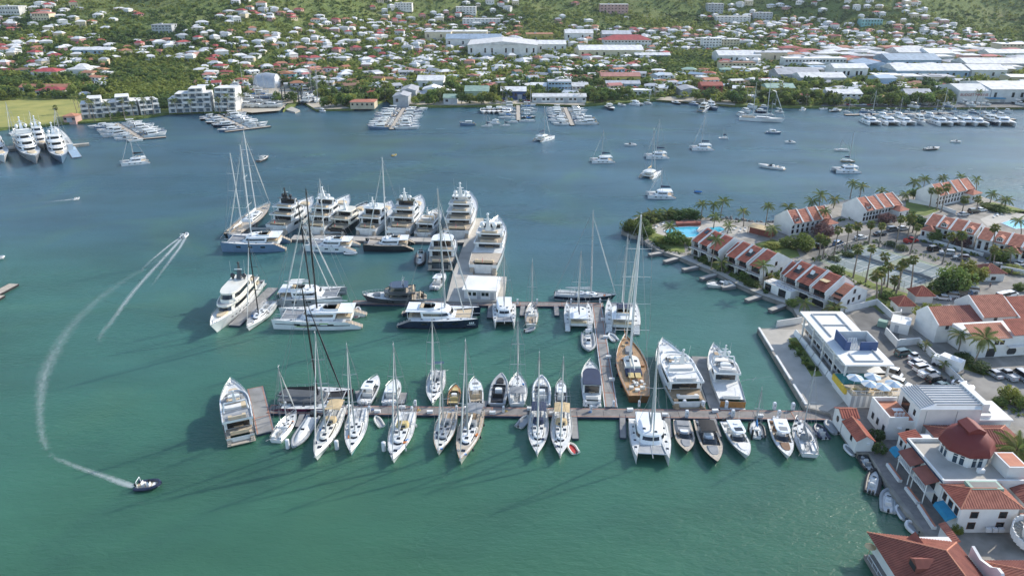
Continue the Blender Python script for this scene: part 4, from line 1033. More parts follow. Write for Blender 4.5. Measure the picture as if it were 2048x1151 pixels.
motor_yacht("compact sport yacht with a tan open flybridge at the far dock",(845,472),(878,418),7.0,2,zb=3.6,zbow=3.4,zstern=.8,group=G,tall=.85,open_top=True,dome=False,cushions="cushion_tan",fl=False)
motor_yacht("tallest white superyacht with four decks left of the concrete pier",(913,474),(940,385),10.2,4,zb=6.2,zbow=6.0,zstern=1.2,group=G,tall=.86,fore=.62)
motor_yacht("white expedition superyacht lying along the right side of the pier",(966,541),(997,434),10.0,3,zb=5.8,zbow=5.6,zstern=1.5,group=G,tall=.95,aft0=.30,fore=.72)
motor_yacht("dark hulled explorer yacht tied below the far dock beside the pier",(880,531),(896,470),8.8,2,hull="slate_paint",sup="gelcoat",zb=4.0,zbow=3.0,zstern=1.5,group=G,tall=1.05,hardtop="gelcoat",dome=False,aft0=.16)
catamaran("black hulled catamaran with a tan deck below the far dock",(828,489),(728,487),8.2,316,mt=.55,hull="gelcoat_black",deck="teak_pale",roof="gelcoat",mast="mast_white",cover="sail_white",spread=1,fly=True,tramp="teak_pale",zb=2.5,pod=.9)
catamaran("pale blue and white catamaran with a grey boom cover below the far dock",(715,492),(611,487),8.2,359,mt=.62,hull="gelcoat",deck="deck_white",roof="gelcoat",mast="mast_white",cover="canvas_grey",spread=2,fly=True,zb=2.4,pod=.9,stripe="gelcoat_blue")
rib("dinghy floating at the stern of the pale blue catamaran",(690,505),(714,506),2.0,"tube_white",console=False,arch=False,motors=1,name="dinghy")
rib("black inflatable tender left of the dark explorer yacht",(842,506),(838,531),3.4,"tube_black",floor="teak_pale",motors=2,arch=True)
# ------------ boats under way and the small docks at the left edge
rib("navy inflatable boat with a white arch trailing a curved wake",(272,970),(322,966),2.7,"tube_navy",floor="cushion_tan",seats="cushion_white",motors=1)
rib("white inflatable speeding away with a straight foaming wake",(364,475),(374,466),2.2,"tube_white",seats="cushion_white",motors=1)
rib("jet ski sized boat throwing a short wake in the left channel",(146,399),(159,395),1.4,"tube_white",console=True,arch=False,motors=0,name="jet_ski",cat="jet ski")
speedboat("dark workboat with a grey cabin beyond the tall masted superyacht",(517,322),(537,311),3.4,hull="gelcoat_black",deck="teak_pale",floor="teak",cabin=True,top="hardtop",topmat="gelcoat_grey",name="workboat")
rib("tiny yellow dinghy crossing the open water beyond the far dock",(783,311),(793,309),1.6,"paint_yellow",console=True,arch=False,motors=1,name="dinghy")
rib("white boat cut by the left edge of the picture",(-14,517),(9,513),2.4,"tube_white",motors=1)
for a,b,w,l in(((-6,585),(28,567),3.0,"pale wooden floating platform at the left edge, the larger one"),((-20,593),(2,582),2.4,"narrow pale platform partly hidden at the left edge, uppermost"),((-20,604),(5,590),1.6,"narrow pale platform cut by the left edge, lowest")):
 pontoon(l,a,b,w,z=.6,mat="teak_pale",name="floating_platform",lines=False,seg=2.4,float_mat="rubber_black",cat="platform")
# ------------ boats at anchor in the lagoon
catamaran("white catamaran with a dark boom cover anchored left of the group",(1227,319),(1181,318),6.8,262,fly=False,cover="canvas_navy",detail=False,group="catamarans at anchor",sole="teak")
catamaran("white catamaran anchored alone near the waterfront docks",(1074,280),(1102,270),6.8,214,fly=True,cover="canvas_navy",detail=False,group="catamarans at anchor",boom=.4)
catamaran("white catamaran seen from behind with a pale sail, in the anchored group",(1291,353),(1312,339),7.0,258,fly=False,cover="canvas_tan",detail=False,group="catamarans at anchor",spread=2)
catamaran("farther white catamaran with a tall mast directly behind the anchored pair",(1336,311),(1290,309),6.8,240,fly=True,cover="canvas_navy",detail=False,group="catamarans at anchor")
catamaran("white catamaran with a dark boom cover, rightmost of the anchored group",(1425,295),(1381,293),6.8,233,fly=False,cover="canvas_navy",detail=False,group="catamarans at anchor")
catamaran("white catamaran nearest the palms, with hull windows, at anchor",(1349,389),(1293,386),7.2,336,fly=False,cover="canvas_navy",detail=False,group="catamarans at anchor",sole="teak")
catamaran("white catamaran anchored at far left near the twin docks",(298,320),(240,324),7.4,262,fly=True,cover="canvas_black",detail=False,group="catamarans at anchor",boom=.38)
catamaran("white power catamaran anchored right of the lone speedboat",(1717,339),(1667,337),7.0,330,cover=None,jib=None,boom=0,fly=True,detail=False,name="power_catamaran")
for l,a,b,w,k in(("small white sloop hull anchored left of the catamaran group",(1272,289),(1248,287),2.8,"gelcoat"),("teal hulled motorboat anchored below the moored schooner",(1532,264),(1564,264),3.4,"gelcoat_blue"),("small white runabout anchored in the middle of the lagoon",(1590,284),(1569,282),2.8,"gelcoat"),("long white open speedboat anchored in the lagoon",(1568,337),(1516,328),3.6,"gelcoat"),("dark open boat anchored at right with an outboard",(1850,298),(1880,294),3.0,"slate_paint"),("small white runabout anchored far right of the lagoon",(1902,282),(1924,282),2.6,"gelcoat")):
 speedboat(l,a,b,w,hull=k,top="hardtop" if "teal" in l else None,cabin="teal" in l,rails=False,motors=1 if "outboard" in l else 0)
sailboat("small sloop with a dark sail cover near the moored schooner",(1456,275),(1438,273),2.8,256,cover="canvas_navy",jib=None,detail=False)
sailboat("olive hulled sloop anchored behind the power catamaran",(1682,319),(1712,320),3.0,266,cover="canvas_navy",jib=None,detail=False,hull="canvas_tan")
sailboat("dismasted white sloop anchored behind the olive one",(1697,299),(1668,297),3.0,280,cover=None,jib=None,detail=False,boom=0)
rib("blue dinghy adrift near the palm trees",(1390,382),(1404,384),1.6,"canvas_blue",console=False,arch=False,motors=1,name="dinghy")
# ------------ plants and cars
def leafmat(name,c1,c2,objvar=.25):
 m=mk(name,c1,.75,.1,.45,tint=c2,spec=.25,objvar=objvar)
 nt=m.node_tree;b=nt.nodes["Principled BSDF"]
 tl=nt.nodes.new("ShaderNodeBsdfTranslucent");mx=nt.nodes.new("ShaderNodeMixShader");mx.inputs[0].default_value=.42
 nt.links.new(b.inputs["Base Color"].links[0].from_socket,tl.inputs["Color"])
 nt.links.new(b.outputs[0],mx.inputs[1]);nt.links.new(tl.outputs[0],mx.inputs[2]);nt.links.new(mx.outputs[0],nt.nodes["Material Output"].inputs[0])
 return m
leafmat("leaf_mid",(.165,.225,.058),(.085,.130,.036))
leafmat("leaf_dark",(.085,.140,.044),(.048,.085,.030))
leafmat("leaf_yellow",(.27,.30,.07),(.15,.19,.045))
leafmat("leaf_purple",(.20,.11,.12),(.12,.09,.07))
leafmat("palm_leaf",(.19,.235,.075),(.105,.145,.045),.2)
leafmat("palm_yellow",(.33,.31,.12),(.18,.185,.065),.2)
mk("bark",(.20,.16,.12),.95,.2,1.5)
mk("bark_palm",(.25,.21,.165),.95,.2,1.5)
NR=np.random.RandomState(5)
def leaf_cloud(n_clump,per,rx,ry,rz,size,seed,cz=0.,shell=.55,flat=.0):
 r=np.random.RandomState(seed)
 d=r.normal(size=(n_clump,3));d/=np.linalg.norm(d,axis=1)[:,None]
 rad=shell+(1-shell)*r.rand(n_clump,1)**.7
 c=d*rad*np.array([rx,ry,rz])*.82
 c[:,2]=np.where(c[:,2]<-rz*.45,c[:,2]*.5,c[:,2])
 cr=.30*(rx*ry*rz)**(1/3)*(.7+.6*r.rand(n_clump))
 o=r.normal(size=(n_clump,per,3));o/=np.linalg.norm(o,axis=2)[:,:,None]
 p=c[:,None,:]+o*(cr[:,None,None]*(.65+.4*r.rand(n_clump,per,1)))
 p=p.reshape(-1,3);nrm=o.reshape(-1,3)+r.normal(size=p.shape)*.55+np.array([0,0,.35])
 nrm/=np.linalg.norm(nrm,axis=1)[:,None]
 a=np.cross(nrm,r.normal(size=p.shape));a/=np.linalg.norm(a,axis=1)[:,None]
 b=np.cross(nrm,a)
 s=size*(.6+.8*r.rand(len(p),1))
 v=np.stack([p-a*s,p-b*s*.62+nrm*s*.12,p+a*s,p+b*s*.62+nrm*s*.12],1).reshape(-1,3)
 v[:,2]+=cz
 return v
def quads_mesh(name,v,mat):
 me=bpy.data.meshes.new(name)
 n=len(v)//4
 me.vertices.add(len(v));me.vertices.foreach_set("co",np.asarray(v,dtype=np.float32).ravel())
 me.loops.add(len(v));me.loops.foreach_set("vertex_index",np.arange(len(v),dtype=np.int32))
 me.polygons.add(n);me.polygons.foreach_set("loop_start",np.arange(0,len(v),4,dtype=np.int32))
 me.update(calc_edges=True)
 me.materials.append(M[mat])
 return me
def trunk_mesh(name,h,r,limbs,seed,mat="bark",spread=.5):
 rr=random.Random(seed);mb=MB()
 top=Vector((rr.uniform(-.1,.1)*h,rr.uniform(-.1,.1)*h,h))
 mb.tube((0,0,-.3),top*.5,r,r*.75,7).tube(top*.5,top,r*.75,r*.5,7)
 for i in range(limbs):
  a=2*math.pi*i/limbs+rr.uniform(-.4,.4);s=top*rr.uniform(.55,.95)
  e=s+Vector((math.cos(a)*h*spread,math.sin(a)*h*spread,h*rr.uniform(.35,.7)))
  mb.tube(s,e,r*.45,r*.15,5)
 return mb.mesh(name,mat,True)
TREES={}
for key,mat,n,per,seed in(("mid","leaf_mid",42,34,1),("mid2","leaf_mid",42,34,2),("dark","leaf_dark",42,34,3),("yellow","leaf_yellow",42,34,4),("purple","leaf_purple",40,30,6)):
 TREES[key]=(quads_mesh("crown",leaf_cloud(n,per,1,1,.72,.085,seed),mat),trunk_mesh("trunk",1.0,.07,5,seed))
for key,mat,seed in(("fmid","leaf_mid",11),("fdark","leaf_dark",12),("fmid2","leaf_mid",13),("fyellow","leaf_yellow",14)):
 TREES[key]=(quads_mesh("crown",leaf_cloud(22,16,1,1,.75,.15,seed),mat),trunk_mesh("trunk",1.0,.07,3,seed))
def tree(label,p,r,h,kind="mid",group=None,name="tree",cat="tree",flat=1.0):
 cm,tm=TREES[kind]
 o=empty(name,p,rnd(0,6.28));tag(o,label,cat,group)
 cz=h-r*.72*flat
 link("trunk",tm,o,(0,0,0),None,(cz*.9,cz*.9,cz*.9) if cz>.3 else(.3,.3,.3))
 link("crown",cm,o,(0,0,max(cz,r*.4)),(0,0,rnd(0,6.28)),(r,r*rnd(.85,1.1),r*flat))
 return o
def bush(label,p,r,h,kind="mid",group=None,name="bush"):
 cm,tm=TREES[kind]
 o=empty(name,p,rnd(0,6.28));tag(o,label,"bush",group)
 link("stem",tm,o,(0,0,0),None,(h*.3,)*3)
 link("foliage",cm,o,(0,0,h*.42),None,(r,r,h*.75))
 return o
def frond_mesh(mat,seed,l=1.0):
 rr=random.Random(seed);v=[];f=[]
 spine=[]
 for i in range(8):
  t=i/7
  spine.append(Vector((l*(t*(1-.12*t)),0,l*(.34*t-.62*t*t))))
 mb=MB()
 for i in range(7):
  mb.tube(spine[i],spine[i+1],.012*(1-i/9),.010*(1-(i+1)/9),3,False)
 for i in range(17):
  t=.12+.87*i/16
  k=min(6,int(t*7));q=spine[k].lerp(spine[k+1],t*7-k)
  ln=l*.30*math.sin(math.pi*min(1,.18+t*.80))+.03
  for sg in(1,-1):
   d=Vector((.55,sg*.82,-.42+rr.uniform(-.15,.1))).normalized()
   e=q+d*ln;w=Vector((.026,0,.004))*l
   mb.add([q-w,q+w,e+Vector((.004,0,-.05*l))],[(0,1,2)])
 return mb.mesh("frond",mat)
def fan_mesh(mat,seed):
 rr=random.Random(seed);mb=MB()
 mb.tube((0,0,0),(.45,0,.08),.016,.012,3,False)
 n=11
 for i in range(n):
  a=(i/(n-1)-.5)*3.6
  b=a+3.6/n*.55;c=a-3.6/n*.55
  o=Vector((.45,0,.08));L=.5*(1-.12*abs(a))
  mid=o+Vector((math.cos(a)*L,math.sin(a)*L,-.16-rr.uniform(0,.16)))
  mb.add([o,o+Vector((math.cos(c)*L*.6,math.sin(c)*L*.6,-.03)),mid,o+Vector((math.cos(b)*L*.6,math.sin(b)*L*.6,-.03))],[(0,1,2),(0,2,3)])
 return mb.mesh("frond",mat)
FR=[frond_mesh("palm_leaf",1),frond_mesh("palm_leaf",2),frond_mesh("palm_yellow",3)]
FN=[fan_mesh("palm_leaf",4),fan_mesh("palm_yellow",5)]
def palm(label,crown_px,base_px,kind="coco",L=3.2,n=None,group="palm trees",z0=1.2,fronds=True):
 b=P(*base_px,z0)
 h=max(2.0,zat(b.y,crown_px[1])-z0)
 cx=(crown_px[0]-CX)/FPX
 a_,b_,c_=ray(*crown_px)
 tx=a_*(b.y/b_)-b.x
 tx=max(-3.5,min(3.5,tx))
 o=empty("palm_tree",b,0);tag(o,label,"palm tree",group)
 mb=MB();pts=[Vector((tx*(i/5)**1.6,0,h*i/5-(.3 if i==0 else 0))) for i in range(6)]
 r0=.17 if kind=="coco" else.20
 for i in range(5):mb.tube(pts[i],pts[i+1],r0*(1.25-.12*i if i else 1.5),r0*(1.13-.12*i),7,i==4)
 mb.build("trunk","bark_palm",o,True)
 top=pts[-1]
 n=n or(random.randint(13,19) if kind=="coco" else random.randint(19,26));L*=rnd(.85,1.15);dr=rnd(-.18,.18)
 ms=FR if kind=="coco" else FN
 for i in range(n):
  a=i*2.399963+rnd(-.35,.35)
  k=i/(n-1)
  if kind=="coco":
   el=1.0+dr-1.8*k+rnd(-.2,.2)
   s=L*rnd(.88,1.08)*(.8+.25*math.sin(math.pi*k))
  else:
   el=1.25-2.35*k+rnd(-.15,.15);s=L*.62*rnd(.9,1.1)
  link("frond",ms[0 if rnd(0,1)<.62 else(1 if rnd(0,1)<.5 or len(ms)<3 else 2)],o,top,(0,-el,a),(s,s,s))
 return o
mk("tyre",(.02,.02,.022),.8,.1,1.)
mk("headlamp",(.75,.75,.72),.2,.05,1.)
mk("tail_lamp",(.35,.02,.02),.3,.1,1.)
for n_,c_ in(("white",(.74,.74,.73)),("silver",(.45,.46,.47)),("black",(.015,.016,.018)),("grey",(.12,.125,.13)),("red",(.38,.03,.025)),("blue",(.10,.18,.30)),("teal",(.03,.09,.10))):
 mk("car_"+n_,c_,.25,.05,.5,coat=.6)
CARP={}
def car_proto(kind):
 L,W,H={"sedan":(4.5,1.8,1.42),"suv":(4.6,1.9,1.75),"pickup":(5.2,1.9,1.8),"van":(5.0,1.95,2.1),"cart":(2.9,1.3,1.85)}[kind]
 hl,hw=L/2,W/2
 bz=.62*H if kind!="van" else.5*H
 body=MB()
 xs=[(-hl,.55,.8),(-hl+.12,.93,1),(-hl*.3,1,1.0),(hl*.45,1,.98),(hl-.25,.94,.86),(hl,.78,.62)]
 body.loft([[(x,-hw*w,.28),(x,-hw*w,bz*.72*k),(x,-hw*w*.93,bz*k),(x,hw*w*.93,bz*k),(x,hw*w,bz*.72*k),(x,hw*w,.28)] for x,w,k in xs])
 g0,g1,t0,t1={"sedan":(-.78,.50,-.45,.18),"suv":(-.97,.48,-.86,.18),"pickup":(-.25,.52,-.18,.25),"van":(-.98,.80,-.95,.55),"cart":(-.5,.4,-.5,.35)}[kind]
 glass=MB().loft([[(hl*g0,-hw*.9,bz-.03),(hl*g1,-hw*.9,bz-.03),(hl*g1,hw*.9,bz-.03),(hl*g0,hw*.9,bz-.03)],[(hl*t0,-hw*.74,H-.04),(hl*t1,-hw*.74,H-.04),(hl*t1,hw*.74,H-.04),(hl*t0,hw*.74,H-.04)]])
 roof=MB().loft([[(hl*t0-.04,-hw*.77,H-.06),(hl*t1+.05,-hw*.77,H-.06),(hl*t1+.05,hw*.77,H-.06),(hl*t0-.04,hw*.77,H-.06)],[(hl*t0+.08,-hw*.68,H),(hl*t1-.1,-hw*.68,H),(hl*t1-.1,hw*.68,H),(hl*t0+.08,hw*.68,H)]])
 if kind=="pickup":body.box(-hl*.98,-hl*.3,-hw*.93,-hw*.82,bz,bz+.22).box(-hl*.98,-hl*.3,hw*.82,hw*.93,bz,bz+.22).box(-hl*.99,-hl*.95,-hw*.93,hw*.93,bz,bz+.22)
 wh=MB().loft([[(.33*math.cos(a*math.pi/6),y,.33*math.sin(a*math.pi/6)) for a in range(12)] for y in(-.11,.11)])
 rim=MB().loft([[(.19*math.cos(a*math.pi/4),y,.19*math.sin(a*math.pi/4)) for a in range(8)] for y in(-.125,.125)])
 hd=MB().box(-.06,.06,-.17,.17,-.07,.07)
 CARP[kind]=(body,glass.mesh("cabin_glass","glass_dark"),roof,wh.mesh("wheel","tyre"),rim.mesh("rim","alu"),hd.mesh("headlight","headlamp"),hd.mesh("tail_light","tail_lamp"),L,W,bz,{})
for k in("sedan","suv","pickup","van","cart"):car_proto(k)
def car(label,px,rz,kind="sedan",col="white",z=1.22,group="parked cars",name="parked_car",pos=None):
 body,gl,roof,wh,rim,hd,tl,L,W,bz,cache=CARP[kind]
 if col not in cache:cache[col]=(body.mesh("body","car_"+col,True),roof.mesh("roof_panel","car_"+col))
 p=pos or P(*px,z+.6);
 o=empty(name,(p[0],p[1],z),rz);tag(o,label,"car",group)
 link("body",cache[col][0],o);link("cabin_glass",gl,o);link("roof_panel",cache[col][1],o)
 for x in(-.31,.32):
  for y in(-.44,.44):
   w=link("wheel",wh,o,(L*x,W*y,.33));link("rim",rim,w)
 for y in(-.34,.34):
  link("headlight",hd,o,(L/2-.10,W*y,bz*.58));link("tail_light",tl,o,(-L/2+.04,W*y,bz*.70))
 return o
# ------------ the built-up peninsula on the right
mk("paving",(.30,.275,.24),.95,.2,.35,bump=.15,bscale=3,tint=(.17,.16,.135))
mk("asphalt",(.16,.155,.145),.95,.18,.3,bump=.2,bscale=6,tint=(.10,.098,.092))
mk("asphalt_pale",(.27,.255,.23),.95,.16,.3,bump=.2,bscale=6,tint=(.185,.175,.16))
mk("lawn",(.17,.21,.045),.95,.15,.25,bump=.5,bscale=4,tint=(.10,.12,.03))
mk("lawn_dry",(.32,.29,.075),.95,.15,.08,bump=.4,bscale=2,tint=(.20,.22,.05))
mk("court_blue",(.20,.245,.25),.9,.12,.3,tint=(.15,.185,.185))
mk("court_green",(.24,.29,.20),.9,.14,.3,tint=(.20,.21,.17))
mk("line_white",(.72,.72,.70),.8,.1,1.)
mk("tile_red",(.38,.11,.068),.85,.2,.8,tint=(.24,.062,.04),bump=.2,bscale=6)
mk("tile_orange",(.43,.165,.105),.85,.2,.8,tint=(.30,.10,.065),bump=.2,bscale=6)
mk("tile_salmon",(.52,.22,.13),.85,.10,.8,tint=(.43,.16,.10))
mk("tile_maroon",(.155,.025,.022),.7,.14,.5,tint=(.15,.022,.02))
mk("tile_brown",(.26,.085,.06),.85,.14,.8,tint=(.19,.06,.045))
mk("paint_royal",(.04,.08,.20),.7,.1,.4)
mk("wood_brown",(.20,.10,.055),.8,.15,.8)
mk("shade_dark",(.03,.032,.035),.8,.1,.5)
mk("pool_water",(.05,.42,.55),.06,.08,.3,bump=.3,bscale=2.)
mk("pool_teal",(.03,.23,.22),.06,.08,.3,bump=.3,bscale=2.)
mk("rock_grey",(.22,.21,.20),.95,.22,.9,bump=.6,bscale=3)
mk("canvas_stripe",(.30,.42,.54),.85,.1,.8)
mk("metal_white",(.76,.76,.75),.5,.06,.3)
mk("metal_green",(.20,.33,.27),.6,.1,.3)
GZ=1.2
LAND=[(1243,462),(1262,470),(1281,473),(1292,484),(1314,499),(1328,504),(1357,513),(1398,531),(1432,545),(1473,567),(1522,589),(1570,606),(1586,617),(1600,641),(1560,644),(1557,656),(1515,656),(1611,814),(1660,826),(1672,845),(1715,905),(1737,906),(1766,954),(1795,1002),(1846,1064),(1905,1165),(1960,1290),(3000,1290),(3000,470),(2400,440),(2048,419),(1990,402),(1950,388),(1900,378),(1845,377),(1812,388),(1760,394),(1690,400),(1640,413),(1600,425),(1545,446),(1500,444),(1470,440),(1398,434),(1340,430),(1285,429),(1254,445)]
pts=[P(x,y,GZ) for x,y in LAND]
tag(MB().prism([(p.x,p.y) for p in pts],-2,GZ).build("peninsula_ground","paving"),kind="structure")
def sheet(name,poly,mat,z,kind="structure"):
 q=[P(x,y,z) for x,y in poly]
 return tag(MB().quad(*q).build(name,mat),kind=kind)
sheet("parking_asphalt",[(1600,500),(1660,478),(1720,462),(1790,452),(1850,475),(1930,500),(2048,522),(2048,552),(1960,545),(1936,540),(1850,512),(1742,484),(1632,520)],"asphalt",GZ+.004)
sheet("road",[(1880,603),(1960,575),(2060,550),(2100,590),(1990,612),(1935,640),(1890,668),(1905,700),(1930,735),(1990,765),(2100,770),(2120,870),(2030,850),(1985,815),(1925,775),(1880,725),(1845,695),(1820,660),(1850,625)],"asphalt_pale",GZ+.004)
sheet("office_car_park",[(1700,630),(1745,612),(1800,655),(1795,692),(1922,775),(1880,800),(1800,790),(1770,730)],"asphalt",GZ+.008)
sheet("lawn",[(1500,490),(1545,478),(1590,492),(1600,512),(1570,520),(1545,505)],"lawn",GZ+.006)
sheet("lawn",[(1812,400),(1860,404),(1880,420),(1850,432),(1810,425)],"lawn",GZ+.006)
sheet("lawn",[(1725,600),(1760,585),(1812,598),(1830,590),(1850,600),(1800,622),(1750,630)],"lawn",GZ+.006)
sheet("lawn",[(1895,712),(1925,705),(1960,735),(1985,745),(1960,748),(1920,735)],"lawn",GZ+.006)
sheet("garden_bed",[(1395,520),(1440,543),(1450,535),(1405,515)],"lawn",GZ+.006)
sheet("garden_bed",[(1455,550),(1510,575),(1520,566),(1465,542)],"lawn",GZ+.006)
sheet("garden_bed",[(1660,530),(1735,575),(1810,596),(1820,588),(1745,565),(1680,522)],"lawn",GZ+.005)
sheet("garden_bed",[(1520,448),(1560,462),(1545,472),(1500,462)],"lawn",GZ+.009)
sheet("garden_bed",[(1250,460),(1285,470),(1330,500),(1370,505),(1368,484),(1312,466),(1300,450),(1350,436),(1340,431),(1285,431),(1256,446)],"lawn",GZ+.009)
sheet("garden_bed",[(1960,412),(2050,428),(2050,420),(1985,404)],"lawn",GZ+.006)
sheet("garden_bed",[(1880,600),(1930,590),(1960,572),(1940,566),(1890,585)],"lawn",GZ+.009)
sheet("quay_apron",[(1518,658),(1606,658),(1690,800),(1655,822),(1614,812)],"concrete",GZ+.004)
sheet("boardwalk",[(1662,830),(1745,812),(1772,850),(1890,1040),(1850,1062),(1768,952),(1738,904),(1718,903)],"dock_wood",GZ+.005)
def quay_edge():
 q=[P(x,y,GZ) for x,y in LAND[5:14]]
 r=empty("quay_walkway",q[0]);tag(r,"concrete waterfront walkway along the townhouse row","walkway")
 for a,b in zip(q,q[1:]):
  d=(b-a).normalized();n=Vector((-d.y,d.x,0));o=q[0]
  MB().prism([(p.x,p.y) for p in(a-o,b-o,b+n*2.0-o,a+n*2.0-o)],-.4,.03).build("kerb_slab","concrete",r)
quay_edge()
def apron_edge():
 a,b=P(1515,656,GZ),P(1611,813,GZ)
 r=empty("apron_kerb",a);tag(r,"pale concrete kerb along the water side of the quay apron","kerb")
 L=(b-a).length;d=(b-a).normalized();rz=math.atan2(d.y,d.x)
 for i,(f0,f1) in enumerate(((.0,.33),(.40,.70),(.76,.98))):
  c=a.lerp(b,(f0+f1)/2)-a
  MB().obox((c.x+.35,c.y,.14),L*(f1-f0),.5,.28,rz).build("kerb_beam","plaster_white",r)
apron_edge()
for i,(a,b) in enumerate((((1328,503),(1298,508)),((1357,514),(1329,522)),((1395,532),(1366,538)),((1432,547),(1402,556)),((1470,570),(1444,573)),((1521,590),(1493,599)),((1570,608),(1540,619)))):
 pontoon("small concrete jetty, %s from the pool end of the townhouse quay"%["first","second","third","fourth","fifth","sixth","seventh"][i],a,b,1.5,z=.9,mat="concrete",name="jetty",lines=False,seg=20,float_mat="concrete_dark",group="jetties in front of the townhouses",cat="jetty")
speedboat("white speedboat berthed between the townhouse jetties",(1466,566),(1412,568),3.4,floor="cushion_tan",top=None,motors=0)
# ---- tile roofs
def roof_face(root,poly,mat,step=.36,h=.09,along=False,name="roof",th=.06):
 poly=[Vector(p) for p in poly]
 o0=poly[0];u=(poly[1]-poly[0]).normalized()
 n=(poly[1]-poly[0]).cross(poly[-1]-poly[0]).normalized()
 if n.z<0:n=-n
 v=n.cross(u)
 if v.z<0:v=-v
 q=[((p-o0).dot(u),(p-o0).dot(v)) for p in poly]
 o=MB().loft([[p-n*th for p in poly],poly]).build(name,mat,root)
 if not step:return o
 k=1 if along else 0
 lo,hi=min(p[k] for p in q),max(p[k] for p in q)
 m=max(2,int((hi-lo)/step));st=(hi-lo)/m
 mb=MB()
 for i in range(m):
  c=lo+st*(i+.5)
  xs=[]
  for a,b in zip(q,q[1:]+q[:1]):
   if(a[k]-c)*(b[k]-c)<0:
    t=(c-a[k])/(b[k]-a[k]);xs.append(a[1-k]+(b[1-k]-a[1-k])*t)
  if len(xs)<2:continue
  x0,x1=min(xs),max(xs)
  if x1-x0<.1:continue
  def pt(w,d,hh):
   uu,vv=(d,w) if along else(w,d)
   return o0+u*uu+v*vv+n*hh
  if along:mb.add([pt(c-st*.5,x0,h),pt(c-st*.5,x1,h),pt(c+st*.5,x1,.006),pt(c+st*.5,x0,.006),pt(c-st*.5,x0,-.02),pt(c-st*.5,x1,-.02)],[(0,1,2,3),(4,5,1,0)])
  else:
   w=st*.36
   mb.add([pt(c-w,x0,.004),pt(c-w*.5,x0,h),pt(c+w*.5,x0,h),pt(c+w,x0,.004),pt(c-w,x1,.004),pt(c-w*.5,x1,h),pt(c+w*.5,x1,h),pt(c+w,x1,.004)],[(0,1,5,4),(1,2,6,5),(2,3,7,6),(0,3,2,1)])
 tr=mb.build("tile_rows",mat,o)
 tr["kind"]="stuff"
 return o
def frame_root(name,org,rz,label,cat="building",group=None,z=GZ):
 r=empty(name,(org[0],org[1],z),rz)
 return tag(r,label,cat,group)
def railing(root,pts,h=.95,mat="wood_brown",n=7,name="railing"):
 mb=MB()
 for a,b in zip(pts,pts[1:]):
  a,b=Vector(a),Vector(b)
  mb.tube(a+Vector((0,0,h)),b+Vector((0,0,h)),.05,.05,4).tube(a+Vector((0,0,.15)),b+Vector((0,0,.15)),.03,.03,4)
  for i in range(n+1):q=a.lerp(b,i/n);mb.tube(q,q+Vector((0,0,h)),.03,.03,4)
 mb.build(name,mat,root)
def shutter_window(root,x,y,z,w=.9,h=1.2,axis="y",sgn=-1,mat="wood_brown",glass="glass_dark",d=.06):
 a=(x-w/2,x+w/2) if axis=="y" else(y-w/2,y+w/2)
 def b(lo,hi,z0,z1,t,m,nm,par):
  if axis=="y":return bx(nm,m,par,lo,hi,min(y,y+sgn*t),max(y,y+sgn*t),z0,z1)
  return bx(nm,m,par,min(x,x+sgn*t),max(x,x+sgn*t),lo,hi,z0,z1)
 f=b(a[0]-.1,a[1]+.1,z-.1,z+h+.1,d*.5,mat,"window",root)
 b(a[0],a[1],z,z+h,d,glass,"pane",f)
